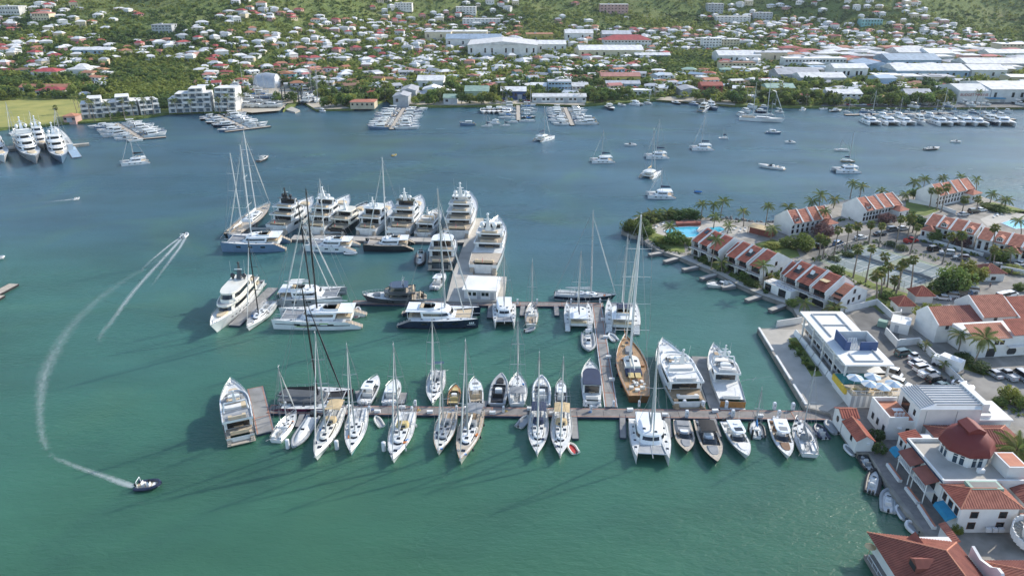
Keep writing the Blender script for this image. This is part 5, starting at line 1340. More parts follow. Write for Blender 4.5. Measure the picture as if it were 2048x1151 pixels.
def row_houses(label,org,tdir,units,group="townhouse rows",tile="tile_red",sill=True,balcony=True,back_wing=True,along=True,flip=False,mono=False):
 rz=math.atan2(tdir[1],tdir[0])
 r=frame_root("townhouse_row",org,rz,label,"townhouses",group)
 for u in units:
  s0,s1,nf,ze,nr,zr,nb=u[:7];ft=u[7] if len(u)>7 else ""
  zb=ze if nb-nr>.7*(nr-nf) else zr-(zr-ze)*(nb-nr)/(nr-nf)
  prof=[(nf+.9,0),(nf+.9,ze-.05+.9*(zr-ze)/(nr-nf)-.12),(nr,zr-.12),(nb,zb-.12),(nb,0)]
  MB().loft([[(s,n,z) for n,z in prof] for s in(s0,s1)]).build("wall","plaster_white",r)
  roof_face(r,[(s0+.16,nf,ze),(s1-.16,nf,ze),(s1-.16,nr,zr),(s0+.16,nr,zr)],u[8] if len(u)>8 else tile,.62 if along else.4,.10,along)
  roof_face(r,[(s1-.16,nb+.3,zb-.15),(s0+.16,nb+.3,zb-.15),(s0+.16,nr,zr),(s1-.16,nr,zr)],tile,None)
  for s in(s0,s1):
   e=.22
   pr=[(nf+.3,ze-.9),(nf-.15,ze-.1),(nf-.15,ze+e),(nr,zr+e+.1),(nb+.1,zb+e),(nb+.1,zb-.6)]
   sx=s+(.17 if s==s0 else-.17)
   MB().loft([[(sx+d,n,z) for n,z in pr] for d in(-.12,.12)]).build("parapet","plaster_white",r)
  w=s1-s0
  if balcony:
   zf=2.75
   bx("balcony_slab","plaster_white",r,s0+.02,s1-.02,nf-.75,nf+.9,zf-.2,zf)
   railing(r,[(s0+.2,nf-.65,zf),(s1-.2,nf-.65,zf)],.95,"wood_brown",max(3,int(w*2)))
   for s in(s0+.12,s1-.12):
    pr=[(nf+.9,0),(nf+.35,0),(nf+.2,1.6),(nf-.5,2.5),(nf-.6,zf),(nf+.25,zf),(nf+.1,zf+1.4),(nf-.4,ze-.35),(nf+.2,ze-.1),(nf+.9,ze+.2)]
    MB().loft([[(s+d,n,z) for n,z in pr] for d in(-.11,.11)]).build("party_wall","plaster_white",r)
   g=bx("balcony_door","wood_brown",r,s0+.5,s1-.5,nf+.84,nf+.90,zf,zf+2.2)
   for i in range(2):bx("pane","glass_dark",g,s0+.6+i*(w-1.1)/2,s0+.5+(i+1)*(w-1.1)/2,nf+.80,nf+.845,zf+.1,zf+2.1)
   bx("patio_door","glass_dark",r,s0+.5,s1-.6,nf+.82,nf+.905,.1,2.25)
  else:
   for i in range(max(2,int(w/1.6))):
    x=s0+(i+.5)*w/max(2,int(w/1.6))
    shutter_window(r,x,nf+.9,ze-2.0,.8,1.1,"y",-1,"plaster_grey");shutter_window(r,x,nf+.9,.8,.8,1.2,"y",-1,"wood_brown")
  if "T" in ft:
   c=.5*(s0+s1);f0,f1=.34,.66
   n0,n1=nf+(nr-nf)*f0,nf+(nr-nf)*f1;z0,z1=ze+(zr-ze)*f0,ze+(zr-ze)*f1
   t=MB().loft([[(x,n0,z0+.05),(x,n0,z0+.16),(x,n1,z1+.16),(x,n1,z1+.05)] for x in(c-w*.25,c+w*.25)]).build("roof_terrace","shade_dark",r)  # dark box laid on the tiles; the recess's shade is its colour
   MB().loft([[(x,n1-.9,z1-.45+.2),(x,n1-.15,z1+.75),(x,n1-.05,z1+.2)] for x in(c-w*.2,c+w*.02)]).build("terrace_door","plaster_white",t)
  if "S" in ft:
   c=.5*(s0+s1);z1=ze+(zr-ze)*.75;n1=nf+(nr-nf)*.75
   MB().loft([[(x,n1-.7,z1-.28),(x,n1-.7,z1-.1),(x,n1+.7,z1+.56),(x,n1+.7,z1+.3)] for x in(c-.6,c+.6)]).build("skylight","glass_blue",r)
  if "D" in ft:
   c=.5*(s0+s1);n0=nf+.6;zd=ze+.2
   bx("dormer_wall","plaster_white",r,c-.9,c+.9,n0,n0+2.2,zd,zd+1.35)
   for i in range(3):bx("dormer_window","glass_dark",r,c-.7+i*.5,c-.35+i*.5,n0-.03,n0+.02,zd+.35,zd+1.15)
   roof_face(r,[(c-1.1,n0+2.4,zd+1.25),(c-1.1,n0-.25,zd+1.25),(c,n0-.25,zd+2.0),(c,n0+2.4,zd+2.0)],"tile_orange",None)
   roof_face(r,[(c+1.1,n0-.25,zd+1.25),(c+1.1,n0+2.4,zd+1.25),(c,n0+2.4,zd+2.0),(c,n0-.25,zd+2.0)],"tile_orange",None)
  if "W" in ft:
   bx("entrance_wing","plaster_white",r,s0+.2,s1+.4,nf-2.6,nf+.88,0,ze-1.2)
   z0=ze-1.2;cx_=(s0+s1+.6)/2
   for poly in([(s0-.1,nf-2.9,z0),(s1+.7,nf-2.9,z0),(cx_,nf-.8,z0+1.3)],[(s1+.7,nf-2.9,z0),(s1+.7,nf+.88,z0),(cx_,nf+.6,z0+1.3),(cx_,nf-.8,z0+1.3)],[(s0-.1,nf+.88,z0),(s0-.1,nf-2.9,z0),(cx_,nf-.8,z0+1.3),(cx_,nf+.6,z0+1.3)]):
    roof_face(r,poly,"tile_orange",.5,.06,True)
   for i in range(2):shutter_window(r,s0+1.0+i*(w-1.2),nf-2.6,1.2,.7,1.4,"y",-1,"plaster_grey")
 u=units[-1]
 for n,z in((u[2]+3.0,2.0),(u[2]+5.0,2.2),(u[4]-.4,4.6),(u[4]+2.2,2.3)):
  shutter_window(r,u[1]+.02,n,z,.8,1.1,"x",1)
 return r
Q0,TQ=(52.9,215.3),(.524,-.852)
row_houses("white terrace of three red-roofed townhouses nearest the pool",Q0,TQ,[(.4,3.6,4.7,4.8,11.0,7.8,15.5,"S"),(3.6,7.5,4.7,4.8,11.0,7.8,16,"T"),(8.1,12.4,4.4,4.8,10.7,7.9,17)],tile="tile_red")
row_houses("white terrace of four red-roofed townhouses in the middle of the quay",Q0,TQ,[(13.2,15.6,6.5,4.4,11,7.0,15),(15.6,19.4,4.0,4.8,10.6,8.0,16),(19.4,23.6,4.2,4.8,10.8,8.0,16,"T"),(24.4,28.8,3.9,4.8,10.8,8.2,17.5)],tile="tile_red")
r3=row_houses("white townhouse terrace with roof windows and a beige roof awning",Q0,TQ,[(33.4,35.6,6.8,4.6,11,7.4,15),(35.6,39.9,5.4,4.9,12.0,8.1,17,"T"),(39.9,44.6,5.3,4.9,12.0,8.1,17,"T"),(44.9,49.6,5.1,4.9,11.8,8.1,17),(49.6,53.2,7.2,3.8,12.5,6.4,18,"","tile_salmon")],tile="tile_red")
bx("front_terrace","plaster_white",r3,31.6,41,2.4,6.2,0,2.6);MB().box(45.5,47.8,7.2,9.4,6.75,6.85).build("roof_awning","canvas_tan",r3)
railing(r3,[(31.7,6.1,2.6),(31.7,2.5,2.6),(40.9,2.5,2.6)],.9,"wood_brown",8);bx("patio_door","glass_dark",r3,32.3,34.4,2.34,2.42,.1,2.2);bx("patio_door","glass_dark",r3,37.0,39.4,2.34,2.42,.1,2.2)
def px_row(label,rl,rr,el,zr,ze,n,feats,depth=5.0,tile="tile_orange"):
 a,b,c=P(*rl,zr+GZ),P(*rr,zr+GZ),P(*el,ze+GZ)
 t=(b-a);t.z=0;L=t.length;t.normalize()
 nn=Vector((-t.y,t.x,0));d=(a-c).dot(nn)
 if d<0:
  a,b=b,a;t=-t;nn=-nn;d=-d
 d=max(4.0,min(8.5,d))
 w=L/n
 us=[(w*i,w*(i+1),-d,ze,0,zr-.25*(i%2),depth,feats[i] if i<len(feats) else "") for i in range(n)]
 return row_houses(label,(a.x,a.y),(t.x,t.y),us,balcony=False,tile=tile)
px_row("orange-roofed terrace on the lagoon shore behind the grassy lot",(1573,421),(1650,409),(1594,445),8.2,4.6,4,("D","","","W"))
px_row("orange-roofed terrace on the lagoon shore, middle of the three",(1712,396),(1785,383),(1742,421),8.2,4.6,4,("D","","","W"))
px_row("orange-roofed terrace at the far lagoon corner with many palms",(1862,369),(1935,354),(1890,390),8.2,4.6,4,("D","","","W"))
def eave_row(label,el,er,ze,zr,d,n,feats,depth=5.0,tile="tile_orange"):
 a,b=P(*el,ze+GZ),P(*er,ze+GZ);t=b-a;t.z=0;L=t.length;t.normalize();w=L/n
 us=[(w*i,w*(i+1),-.25*(i%2),ze,d,zr-.2*(i%2),d+depth,feats[i] if i<len(feats) else "") for i in range(n)]
 return row_houses(label,(a.x,a.y),(t.x,t.y),us,balcony=False,tile=tile)
eave_row("long orange-roofed terrace with dormers facing the tennis courts",(1849,448),(1950,470),4.4,6.9,6.0,4,("W","D","","D"))
eave_row("orange-roofed terrace cut by the right edge beside the second pool",(1953,476),(2075,502),4.2,6.6,6.0,4,("","D","W",""))
def hip_house(label,x0,x1,y0,y1,ze,zr,tile="tile_red",name="house",cat="building",wall="plaster_white",step=.42,gz=GZ,ov=.45,inset=None,group=None,wins=True,mats=None,along=False,org=None,rz=0.,axis=None,gable=False,winh=1.1):
 o_=org or(x0,y0)
 r=frame_root(name,o_,rz,label,cat,group,gz)
 if not org:x1-=x0;y1-=y0;x0=y0=0
 w,d=x1-x0,y1-y0
 bx("wall",wall,r,x0,x1,y0,y1,-.4,ze)
 ax=axis or("x" if w>=d else "y")
 a,b,c,e=(x0-ov,y0-ov,ze),(x1+ov,y0-ov,ze),(x1+ov,y1+ov,ze),(x0-ov,y1+ov,ze)
 ins=0 if gable else(inset if inset is not None else min(w,d)/2)
 if ax=="x":
  p,q=(x0+ins-(ov if gable else 0),(y0+y1)/2,zr),(x1-ins+(ov if gable else 0),(y0+y1)/2,zr)
  faces=[[a,b,q,p],[c,e,p,q]]+([] if gable else[[b,c,q],[e,a,p]])
  if gable:MB().loft([[(x,y0,ze),(x,(y0+y1)/2,zr-.15),(x,y1,ze)] for x in(x0,x1)]).build("gable_wall",wall,r)
 else:
  p,q=((x0+x1)/2,y0+ins-(ov if gable else 0),zr),((x0+x1)/2,y1-ins+(ov if gable else 0),zr)
  faces=[[b,c,q,p],[e,a,p,q]]+([] if gable else[[a,b,p],[c,e,q]])
  if gable:MB().loft([[(x0,y,ze),((x0+x1)/2,y,zr-.15),(x1,y,ze)] for y in(y0,y1)]).build("gable_wall",wall,r)
 for i,f in enumerate(faces):roof_face(r,f,(mats or{}).get(i,tile),step,.07,along)
 if step:
  MB().tube(p,q,.12,.12,6).build("ridge_cap","tile_salmon" if tile!="tile_maroon" else tile,r)
  if not gable:
   for s,t in((a,p),(e,p if ax=="x" else q),(b,q if ax=="x" else p),(c,q)):MB().tube(s,t,.11,.11,6).build("hip_cap","tile_salmon",r)
 if wins:
  n=max(1,int(w/3.2))
  for i in range(n):
   x=x0+(i+.5)*w/n
   shutter_window(r,x,y0,ze-2.1,1.1,winh,"y",-1)
   if ze>4.6:shutter_window(r,x,y0,.8,1.1,1.2,"y",-1)
  n=max(1,int(d/3.2))
  for i in range(n):
   y=y0+(i+.5)*d/n
   shutter_window(r,x0,y,ze-2.1,1.0,winh,"x",-1)
   if ze>4.6:shutter_window(r,x0,y,.8,1.0,1.2,"x",-1)
 return r
# ---- pool garden at the tip
def pools():
 sheet("pool_terrace",[(1300,452),(1322,444),(1352,436),(1400,440),(1450,446),(1500,456),(1530,470),(1480,478),(1440,470),(1395,477),(1365,482),(1330,478),(1308,466)],"concrete",GZ+.006)
 for l,poly,m in(("turquoise swimming pool with curved edge behind the first townhouses",[(1327,462),(1345,455),(1378,453),(1400,454),(1393,462),(1400,466),(1392,474),(1365,476),(1340,470)],"pool_water"),("small turquoise pool right of the main pool bridge",[(1418,455),(1440,453),(1452,459),(1438,465),(1424,462)],"pool_water"),("swimming pool beside the lagoon at the right edge",[(2002,446),(2020,440),(2060,440),(2060,456),(2030,458)],"pool_water")):
  q=[P(x,y,GZ+.05) for x,y in poly];c=sum(q,Vector())/len(q)
  r=empty("swimming_pool",c);tag(r,l,"swimming pool","swimming pools")
  MB().quad(*[p-c for p in q]).build("pool_water",m,r)
  n=len(q);cop=MB()
  for i in range(n):
   a,b=q[i]-c,q[(i+1)%n]-c
   cop.tube(a,b,.18,.18,5)
  cop.build("coping","plaster_white",r)
 q=[P(x,y,GZ) for x,y in((1352,446),(1402,444),(1402,440),(1352,441))]
 slab("garden_wall","long low brown planter wall behind the main pool","wall",[(1352,447),(1402,445),(1402,441),(1352,442)],GZ+1.1,"tile_brown",GZ)
 sheet("sun_terrace",[(1960,438),(2010,418),(2060,424),(2060,440),(2000,446),(1975,452)],"concrete",GZ+.006)
 for i,(x,y) in enumerate(((1988,434),(1995,431),(2002,428),(2010,426),(2018,424),(1312,456),(1318,452),(1326,449),(1460,457),(1470,459),(1480,462),(1490,460))):
  p=P(x,y,GZ);r=empty("sun_lounger",p,.9+.2*(i%3));tag(r,"white sun lounger, %s in its row, on the terrace of %s"%(["first","second","third","fourth","fifth","first","second","third","first","second","third","fourth"][i],"the right-hand pool" if x>1900 else "the main pool" if x<1400 else "the small pool"),"sun lounger","loungers "+("right pool" if x>1900 else "main pool" if x<1400 else "small pool"))
  MB().box(-.9,.45,-.32,.32,.28,.36).build("bed","cushion_white",r);MB().loft([[(.45,y_,.3),(.95,y_,.72),(.95,y_,.66),(.45,y_,.24)] for y_ in(-.32,.32)]).build("backrest","cushion_white",r)
 p=P(1524,468,GZ);r=frame_root("pool_bar",(p.x,p.y),-.75,"brown pool bar with a pale awning roof beside the small pool")
 bx("wall","tile_brown",r,-4,4,-1.6,1.6,0,2.3);bx("awning_roof","canvas_tan",r,-4.4,4.4,-2.6,2.0,2.35,2.5)
 for x in(-4.1,0,4.1):bx("post","wood_brown",r,x-.08,x+.08,-2.5,-2.34,0,2.35)
pools()
def rock_bank():
 protos=[]
 for s in range(4):
  rr=random.Random(s);bm=bmesh.new();bmesh.ops.create_icosphere(bm,subdivisions=1,radius=1)
  for v in bm.verts:v.co*=rr.uniform(.7,1.15);v.co.z*=.75
  me=bpy.data.meshes.new("rock");bm.to_mesh(me);bm.free();me.materials.append(M["rock_grey"]);protos.append(me)
 for l,line,n in(("bank of grey boulders below the pool garden",[(1262,473),(1280,477),(1292,487),(1312,501),(1330,506)],58),("line of dark rocks along the lagoon behind the pool bar",[(1400,435),(1470,440),(1510,446),(1545,447),(1600,424)],60)):
  q=[P(x,y,.3) for x,y in line];o=q[0]
  r=empty("rock_bank",(o.x,o.y,0));tag(r,l,"rocks","boulder banks")
  for i in range(n):
   f=rnd(0,len(q)-1.001);k=int(f);p=q[k].lerp(q[k+1],f-k)-o
   s=rnd(.4,.95)
   link("rock",protos[i%4],r,(p.x+rnd(-1.1,.9),p.y+rnd(-.9,1.1),rnd(.0,1.0)),(rnd(0,3),rnd(0,3),rnd(0,3)),(s,s,s))
rock_bank()
# ---- tennis courts
def tennis():
 A=Vector((95.6,211.4,0));n=Vector((.824,.566,0));t=Vector((.566,-.824,0))
 r=empty("tennis_courts",(A.x,A.y,GZ),math.atan2(n.y,n.x));tag(r,"pair of blue and green tennis courts inside a wire fence","tennis courts")
 bx("surround","court_green",r,0,27.6,-30.4,0,-.2,.02)
 for k in(0,1):
  y0=-2.0-15.2*k
  c=bx("court_surface","court_blue",r,1.9,25.67,y0-10.97,y0,-.1,.028)
  def ln(xa,xb,ya,yb):bx("court_line","line_white",c,1.9+xa,1.9+xb,y0-yb,y0-ya,.0,.034)
  w=.12
  ln(0,23.77,0,w);ln(0,23.77,10.97-w,10.97);ln(0,23.77,1.37,1.37+w);ln(0,23.77,9.6-w,9.6)
  ln(0,w,0,10.97);ln(23.77-w,23.77,0,10.97);ln(5.49,5.49+w,1.37,9.6);ln(18.28,18.28+w,1.37,9.6);ln(5.49,18.28,5.43,5.55)
  MB().box(1.9+11.85,1.9+11.92,y0-11.4,y0+.4,.1,1.0).build("net","canvas_grey",r)
 f=empty("wire_fence",(A.x,A.y,GZ),math.atan2(n.y,n.x));tag(f,"tall wire fence with thin posts around the tennis courts","fence")
 cs=[(-.3,.3),(27.9,.3),(27.9,-30.7),(-.3,-30.7),(-.3,.3)]
 post=MB().tube((0,0,-.1),(0,0,3.0),.05,.05,5).mesh("fence_post","steel")
 wires=MB()
 for a,b in zip(cs,cs[1:]):
  m=10
  for i in range(m):link("fence_post",post,f,(a[0]+(b[0]-a[0])*i/m,a[1]+(b[1]-a[1])*i/m,0))
  for z in(.15,.6,1.05,1.5,1.95,2.4,2.95):wires.tube((a[0],a[1],z),(b[0],b[1],z),.018,.018,3)
 w=wires.build("fence_wires","wire",f)
tennis()
# ---- harbour office with flat white roof
def office():
 r=frame_root("harbour_office",(71.2,135.4),0,"long white harbour office with a flat slab roof on the quay")
 bx("ground_floor","plaster_white",r,1.8,9.6,3.0,25.6,0,2.9)
 bx("upper_floor","plaster_white",r,1.8,9.6,5.0,25.0,3.1,5.7)
 bx("floor_slab","plaster_white",r,.6,9.9,.8,26.0,2.9,3.1)
 ro=bx("roof_slab","roof_white",r,-.2,10.2,-.4,26.2,5.9,6.25)
 bx("roof_gap","plaster_grey",r,1.6,9.7,4.0,25.2,5.7,5.9)
 for a in((1.8,2.05,12.5,24.4),(7.8,8.05,12.5,24.4),(2.05,7.8,24.15,24.4),(2.05,7.8,18.2,18.45),(2.4,2.65,.9,4.4),(8.2,8.45,.9,6.6),(2.65,8.2,.9,1.15)):
  bx("roof_kerb","plaster_grey",ro,*a,6.25,6.55)
 b=bx("roof_pavilion_floor","deck_grey",r,2.2,9.4,6.0,11.5,6.25,6.3)
 bx("blue_parapet","paint_royal",r,2.2,2.45,6.0,11.5,6.3,8.7);bx("blue_parapet","paint_royal",r,5.6,9.4,6.0,6.25,6.3,8.3);bx("blue_parapet","paint_royal",r,2.45,3.4,6.0,6.25,6.3,8.3)
 bx("white_parapet","plaster_white",r,2.45,9.4,11.25,11.5,6.3,8.3);bx("white_parapet","plaster_white",r,9.15,9.4,6.25,11.25,6.3,8.3)
 for i in range(6):MB().loft([[(3.5+i*.36+d,6.1,6.3),(3.5+i*.36+d,8.2,8.4),(3.5+i*.36+d,8.2,8.2),(3.5+i*.36+d,6.3,6.3)] for d in(0,.16)]).build("pergola_slat","plaster_white",r)
 for i in range(9):
  y=4.6+i*2.4
  bx("window","glass_dark",r,1.72,1.81,y,y+1.7,.8,2.3);bx("window","glass_dark",r,1.72,1.81,y+.5,y+2.0,3.7,5.2)
 for y in(.2,6,12,18,24):bx("column","plaster_white",r,.25,.6,y,y+.35,0,5.9)
 bx("column","plaster_white",r,9.3,9.7,.2,.6,0,5.9)
 bx("front_window","glass_dark",r,2.2,9.0,2.92,3.01,.4,2.5);bx("front_window","glass_dark",r,2.2,9.0,4.92,5.01,3.5,5.3)
 w=frame_root("quay_wall",(71.2,135.4),0,"white sloped barrier wall along the office side of the apron","wall")
 for i in range(7):MB().loft([[(-.9,y,0),(-.5,y,1.25),(-.25,y,1.25),(-.1,y,0)] for y in(-2+i*4.1,-2+i*4.1+3.7)]).build("wall_panel","plaster_white",w)
 MB().obox((-.3,31.2,.8),7.4,.25,1.9,.3).build("end_wall","plaster_white",w)
 pb=slab("planter_bed","long dark planting bed with shrubs down the middle of the apron","planter",[(1577,676),(1592,674),(1645,750),(1624,752)],GZ+.12,"lawn",GZ)
 t=frame_root("restaurant_terrace",(69.8,128.0),0,"raised restaurant terrace with teal pool and orange edge beside the office")
 bx("terrace_base","plaster_white",t,.2,11.4,.2,9.0,0,3.0);bx("terrace_deck","teak_pale",t,.0,11.4,0,9.0,3.0,3.1)
 bx("orange_edge","paint_yellow",t,-.35,.0,2.6,8.6,1.9,3.25);bx("orange_edge","paint_yellow",t,-.3,4.0,2.3,2.6,1.9,3.2)
 bx("terrace_pool","pool_teal",t,.0,6.6,4.4,8.6,3.1,3.22)
 for i in range(9):bx("base_slat","plaster_grey",t,.3+i*1.2,.9+i*1.2,.1,.2,.2,2.8)
 railing(t,[(.1,.1,3.1),(11.3,.1,3.1)],.95,"metal_white",12)
 for i,(x,y) in enumerate(((1711,752),(1740,764),(1746,750),(1766,770),(1788,764))):
  p=P(x,y,GZ+5.3);u=empty("parasol",(p.x,p.y,GZ+3.1),rnd(0,.6));tag(u,"blue and white striped parasol on the terrace, %s from the water"%["first","second","third","fourth","fifth"][i],"parasol","striped parasols")
  MB().tube((0,0,0),(0,0,2.3),.04,.04,5).build("pole","mast_white",u)
  for k in range(8):
   a0,a1=k*math.pi/4,(k+1)*math.pi/4
   MB().add([(0,0,2.45),(1.75*math.cos(a0),1.75*math.sin(a0),1.85),(1.75*math.cos(a1),1.75*math.sin(a1),1.85),(0,0,2.4)],[(0,1,2),(3,2,1)]).build("canopy_panel","canvas_stripe" if k%3 else "sail_white",u)
 for i in range(6):
  p=(70.6+i*1.8,128.9+(i%2)*1.4);u=empty("lounge_sofa",(*p,GZ+3.1),rnd(0,3));tag(u,"cream lounge sofa between the striped parasols, %s from the water"%["first","second","third","fourth","fifth","sixth"][i],"sofa","terrace sofas")
  MB().box(-.8,.8,-.4,.4,0,.4).build("seat","cushion_tan",u);MB().box(-.8,.8,.25,.45,.4,.8).build("backrest","cushion_tan",u)
office()
# ---- white house with ribbed metal roof
def ribbed_house():
 r=frame_root("ribbed_roof_house",(76.9,115.9),0,"large white house with a ribbed white metal roof and roof terrace")
 bx("main_block","plaster_white",r,0,11.6,0,7.6,0,7.6)
 rf=MB().loft([[(-.2,-.2,7.6),(11.8,-.2,7.6),(11.8,7.8,7.6),(-.2,7.8,7.6)],[(3.0,.8,8.3),(11.5,.8,8.3),(11.5,7.4,8.3),(3.0,7.4,8.3)]]).build("roof","roof_white",r)
 for i in range(9):
  y=.2+i*.86;f=i/8.
  MB().box(2.9-.0,11.4,y,y+.14,8.3,8.52).build("roof_rib","plaster_grey",rf)  # grey of the ribs paints the shadow gaps between white roof bands
 for i in range(7):
  x=-.05+i*.46
  MB().loft([[(x,0.1+i*.12,7.62+i*.105),(x,0.1+i*.12,7.84+i*.105),(x,7.6,7.84+i*.105),(x,7.6,7.62+i*.105)],[(x+.14,.1+i*.12,7.65+i*.105),(x+.14,.1+i*.12,7.86+i*.105),(x+.14,7.6,7.86+i*.105),(x+.14,7.6,7.65+i*.105)]]).build("roof_rib","plaster_grey",rf)  # same grey for shadow gaps on the sloping side
 bx("roof_parapet","plaster_white",r,11.4,12.6,-.2,7.8,7.0,8.75)
 bx("rear_block","plaster_white",r,11.62,18.2,.6,7.0,0,4.6);bx("rear_block_roof","roof_white",r,11.62,18.4,.4,7.2,4.6,4.9);bx("roof_light","glass_dark",r,13.5,15.5,2.8,4.6,4.9,5.0);bx("air_conditioner","metal_white",r,12.2,14.4,1.0,1.8,4.9,5.5)
 bx("terrace_block","plaster_white",r,-4.9,0,1.0,8.4,0,4.2);bx("terrace_floor","tile_salmon",r,-4.6,-.02,1.3,8.1,4.2,4.26)
 for a in((-4.9,-4.6,1.0,8.4),(-4.6,0,8.1,8.4),(-4.6,-1.2,1.0,1.3)):bx("terrace_parapet","plaster_white",r,*a,4.2,5.1)
 MB().box(-2.9,-1.0,3.4,4.4,4.95,5.02).tube((-2.0,3.9,4.26),(-2.0,3.9,4.95),.1,.1,6).build("terrace_table","metal_white",r)
 for i in range(3):MB().box(-2.9+i*.7,-2.5+i*.7,2.7,3.1,4.26,4.7).box(-2.9+i*.7,-2.5+i*.7,2.7,2.76,4.7,5.1).build("terrace_chair","metal_white",r)
 bx("sliding_door","glass_dark",r,-.06,.01,3.6,6.2,4.4,6.6);bx("window","glass_dark",r,-.06,.01,1.3,2.0,5.2,6.4)
 for y in(2.2,4.6,6.6):shutter_window(r,-4.9,y,1.2,.8,1.3,"x",-1,"plaster_grey")
 bx("window","glass_dark",r,-1.3,-.6,.94,1.01,1.9,2.6);MB().lathe([(.45,0),(.45,.12)],12).build("satellite_dish","metal_white",r,True,(-2.6,.9,2.7))
 for x in(1.2,7.0):MB().tube((x,-.06,.2),(x,-.06,7.2),.06,.06,5).build("drain_pipe","plaster_grey",r)
 a=frame_root("striped_awning",(73.4,113.8),0,"blue awning with white stripes below the ribbed roof house","awning")
 for i in range(4):MB().loft([[(x,-1.4+i*.55,1.9+i*.2),(x,-1.4+(i+1)*.55,2.1+i*.2),(x,-1.4+(i+1)*.55,2.04+i*.2),(x,-1.4+i*.55,1.84+i*.2)] for x in(0,3.2)]).build("awning_strip","canvas_blue" if i%2==0 else "sail_white",a)
 for x in(.05,3.15):MB().tube((x,-1.35,0),(x,-1.35,1.9),.05,.05,5).build("awning_post","metal_white",a)
ribbed_house()
r=hip_house("narrow white boathouse with a faded red gable roof at the dock",64.7,67.9,113.2,119.6,2.3,3.5,"tile_red",gable=True,axis="y",name="boathouse",step=.5,wins=False,ov=.2)
shutter_window(r,0,2.2,1.0,.7,1.1,"x",-1,"plaster_grey");bx("vent_box","metal_white",r,1.9,2.5,-.2,0,1.4,1.9)
r=hip_house("small white kiosk with a round window beside the long dock",64.7,67.9,120.0,123.6,2.9,3.9,"tile_red",gable=True,axis="x",name="kiosk",step=.5,wins=False,ov=.2)
MB().loft([[(x,1.7+.55*math.cos(a*math.pi/8),1.6+.7*math.sin(a*math.pi/8)) for a in range(16)] for x in(-.03,.02)]).build("round_window","glass_dark",r)
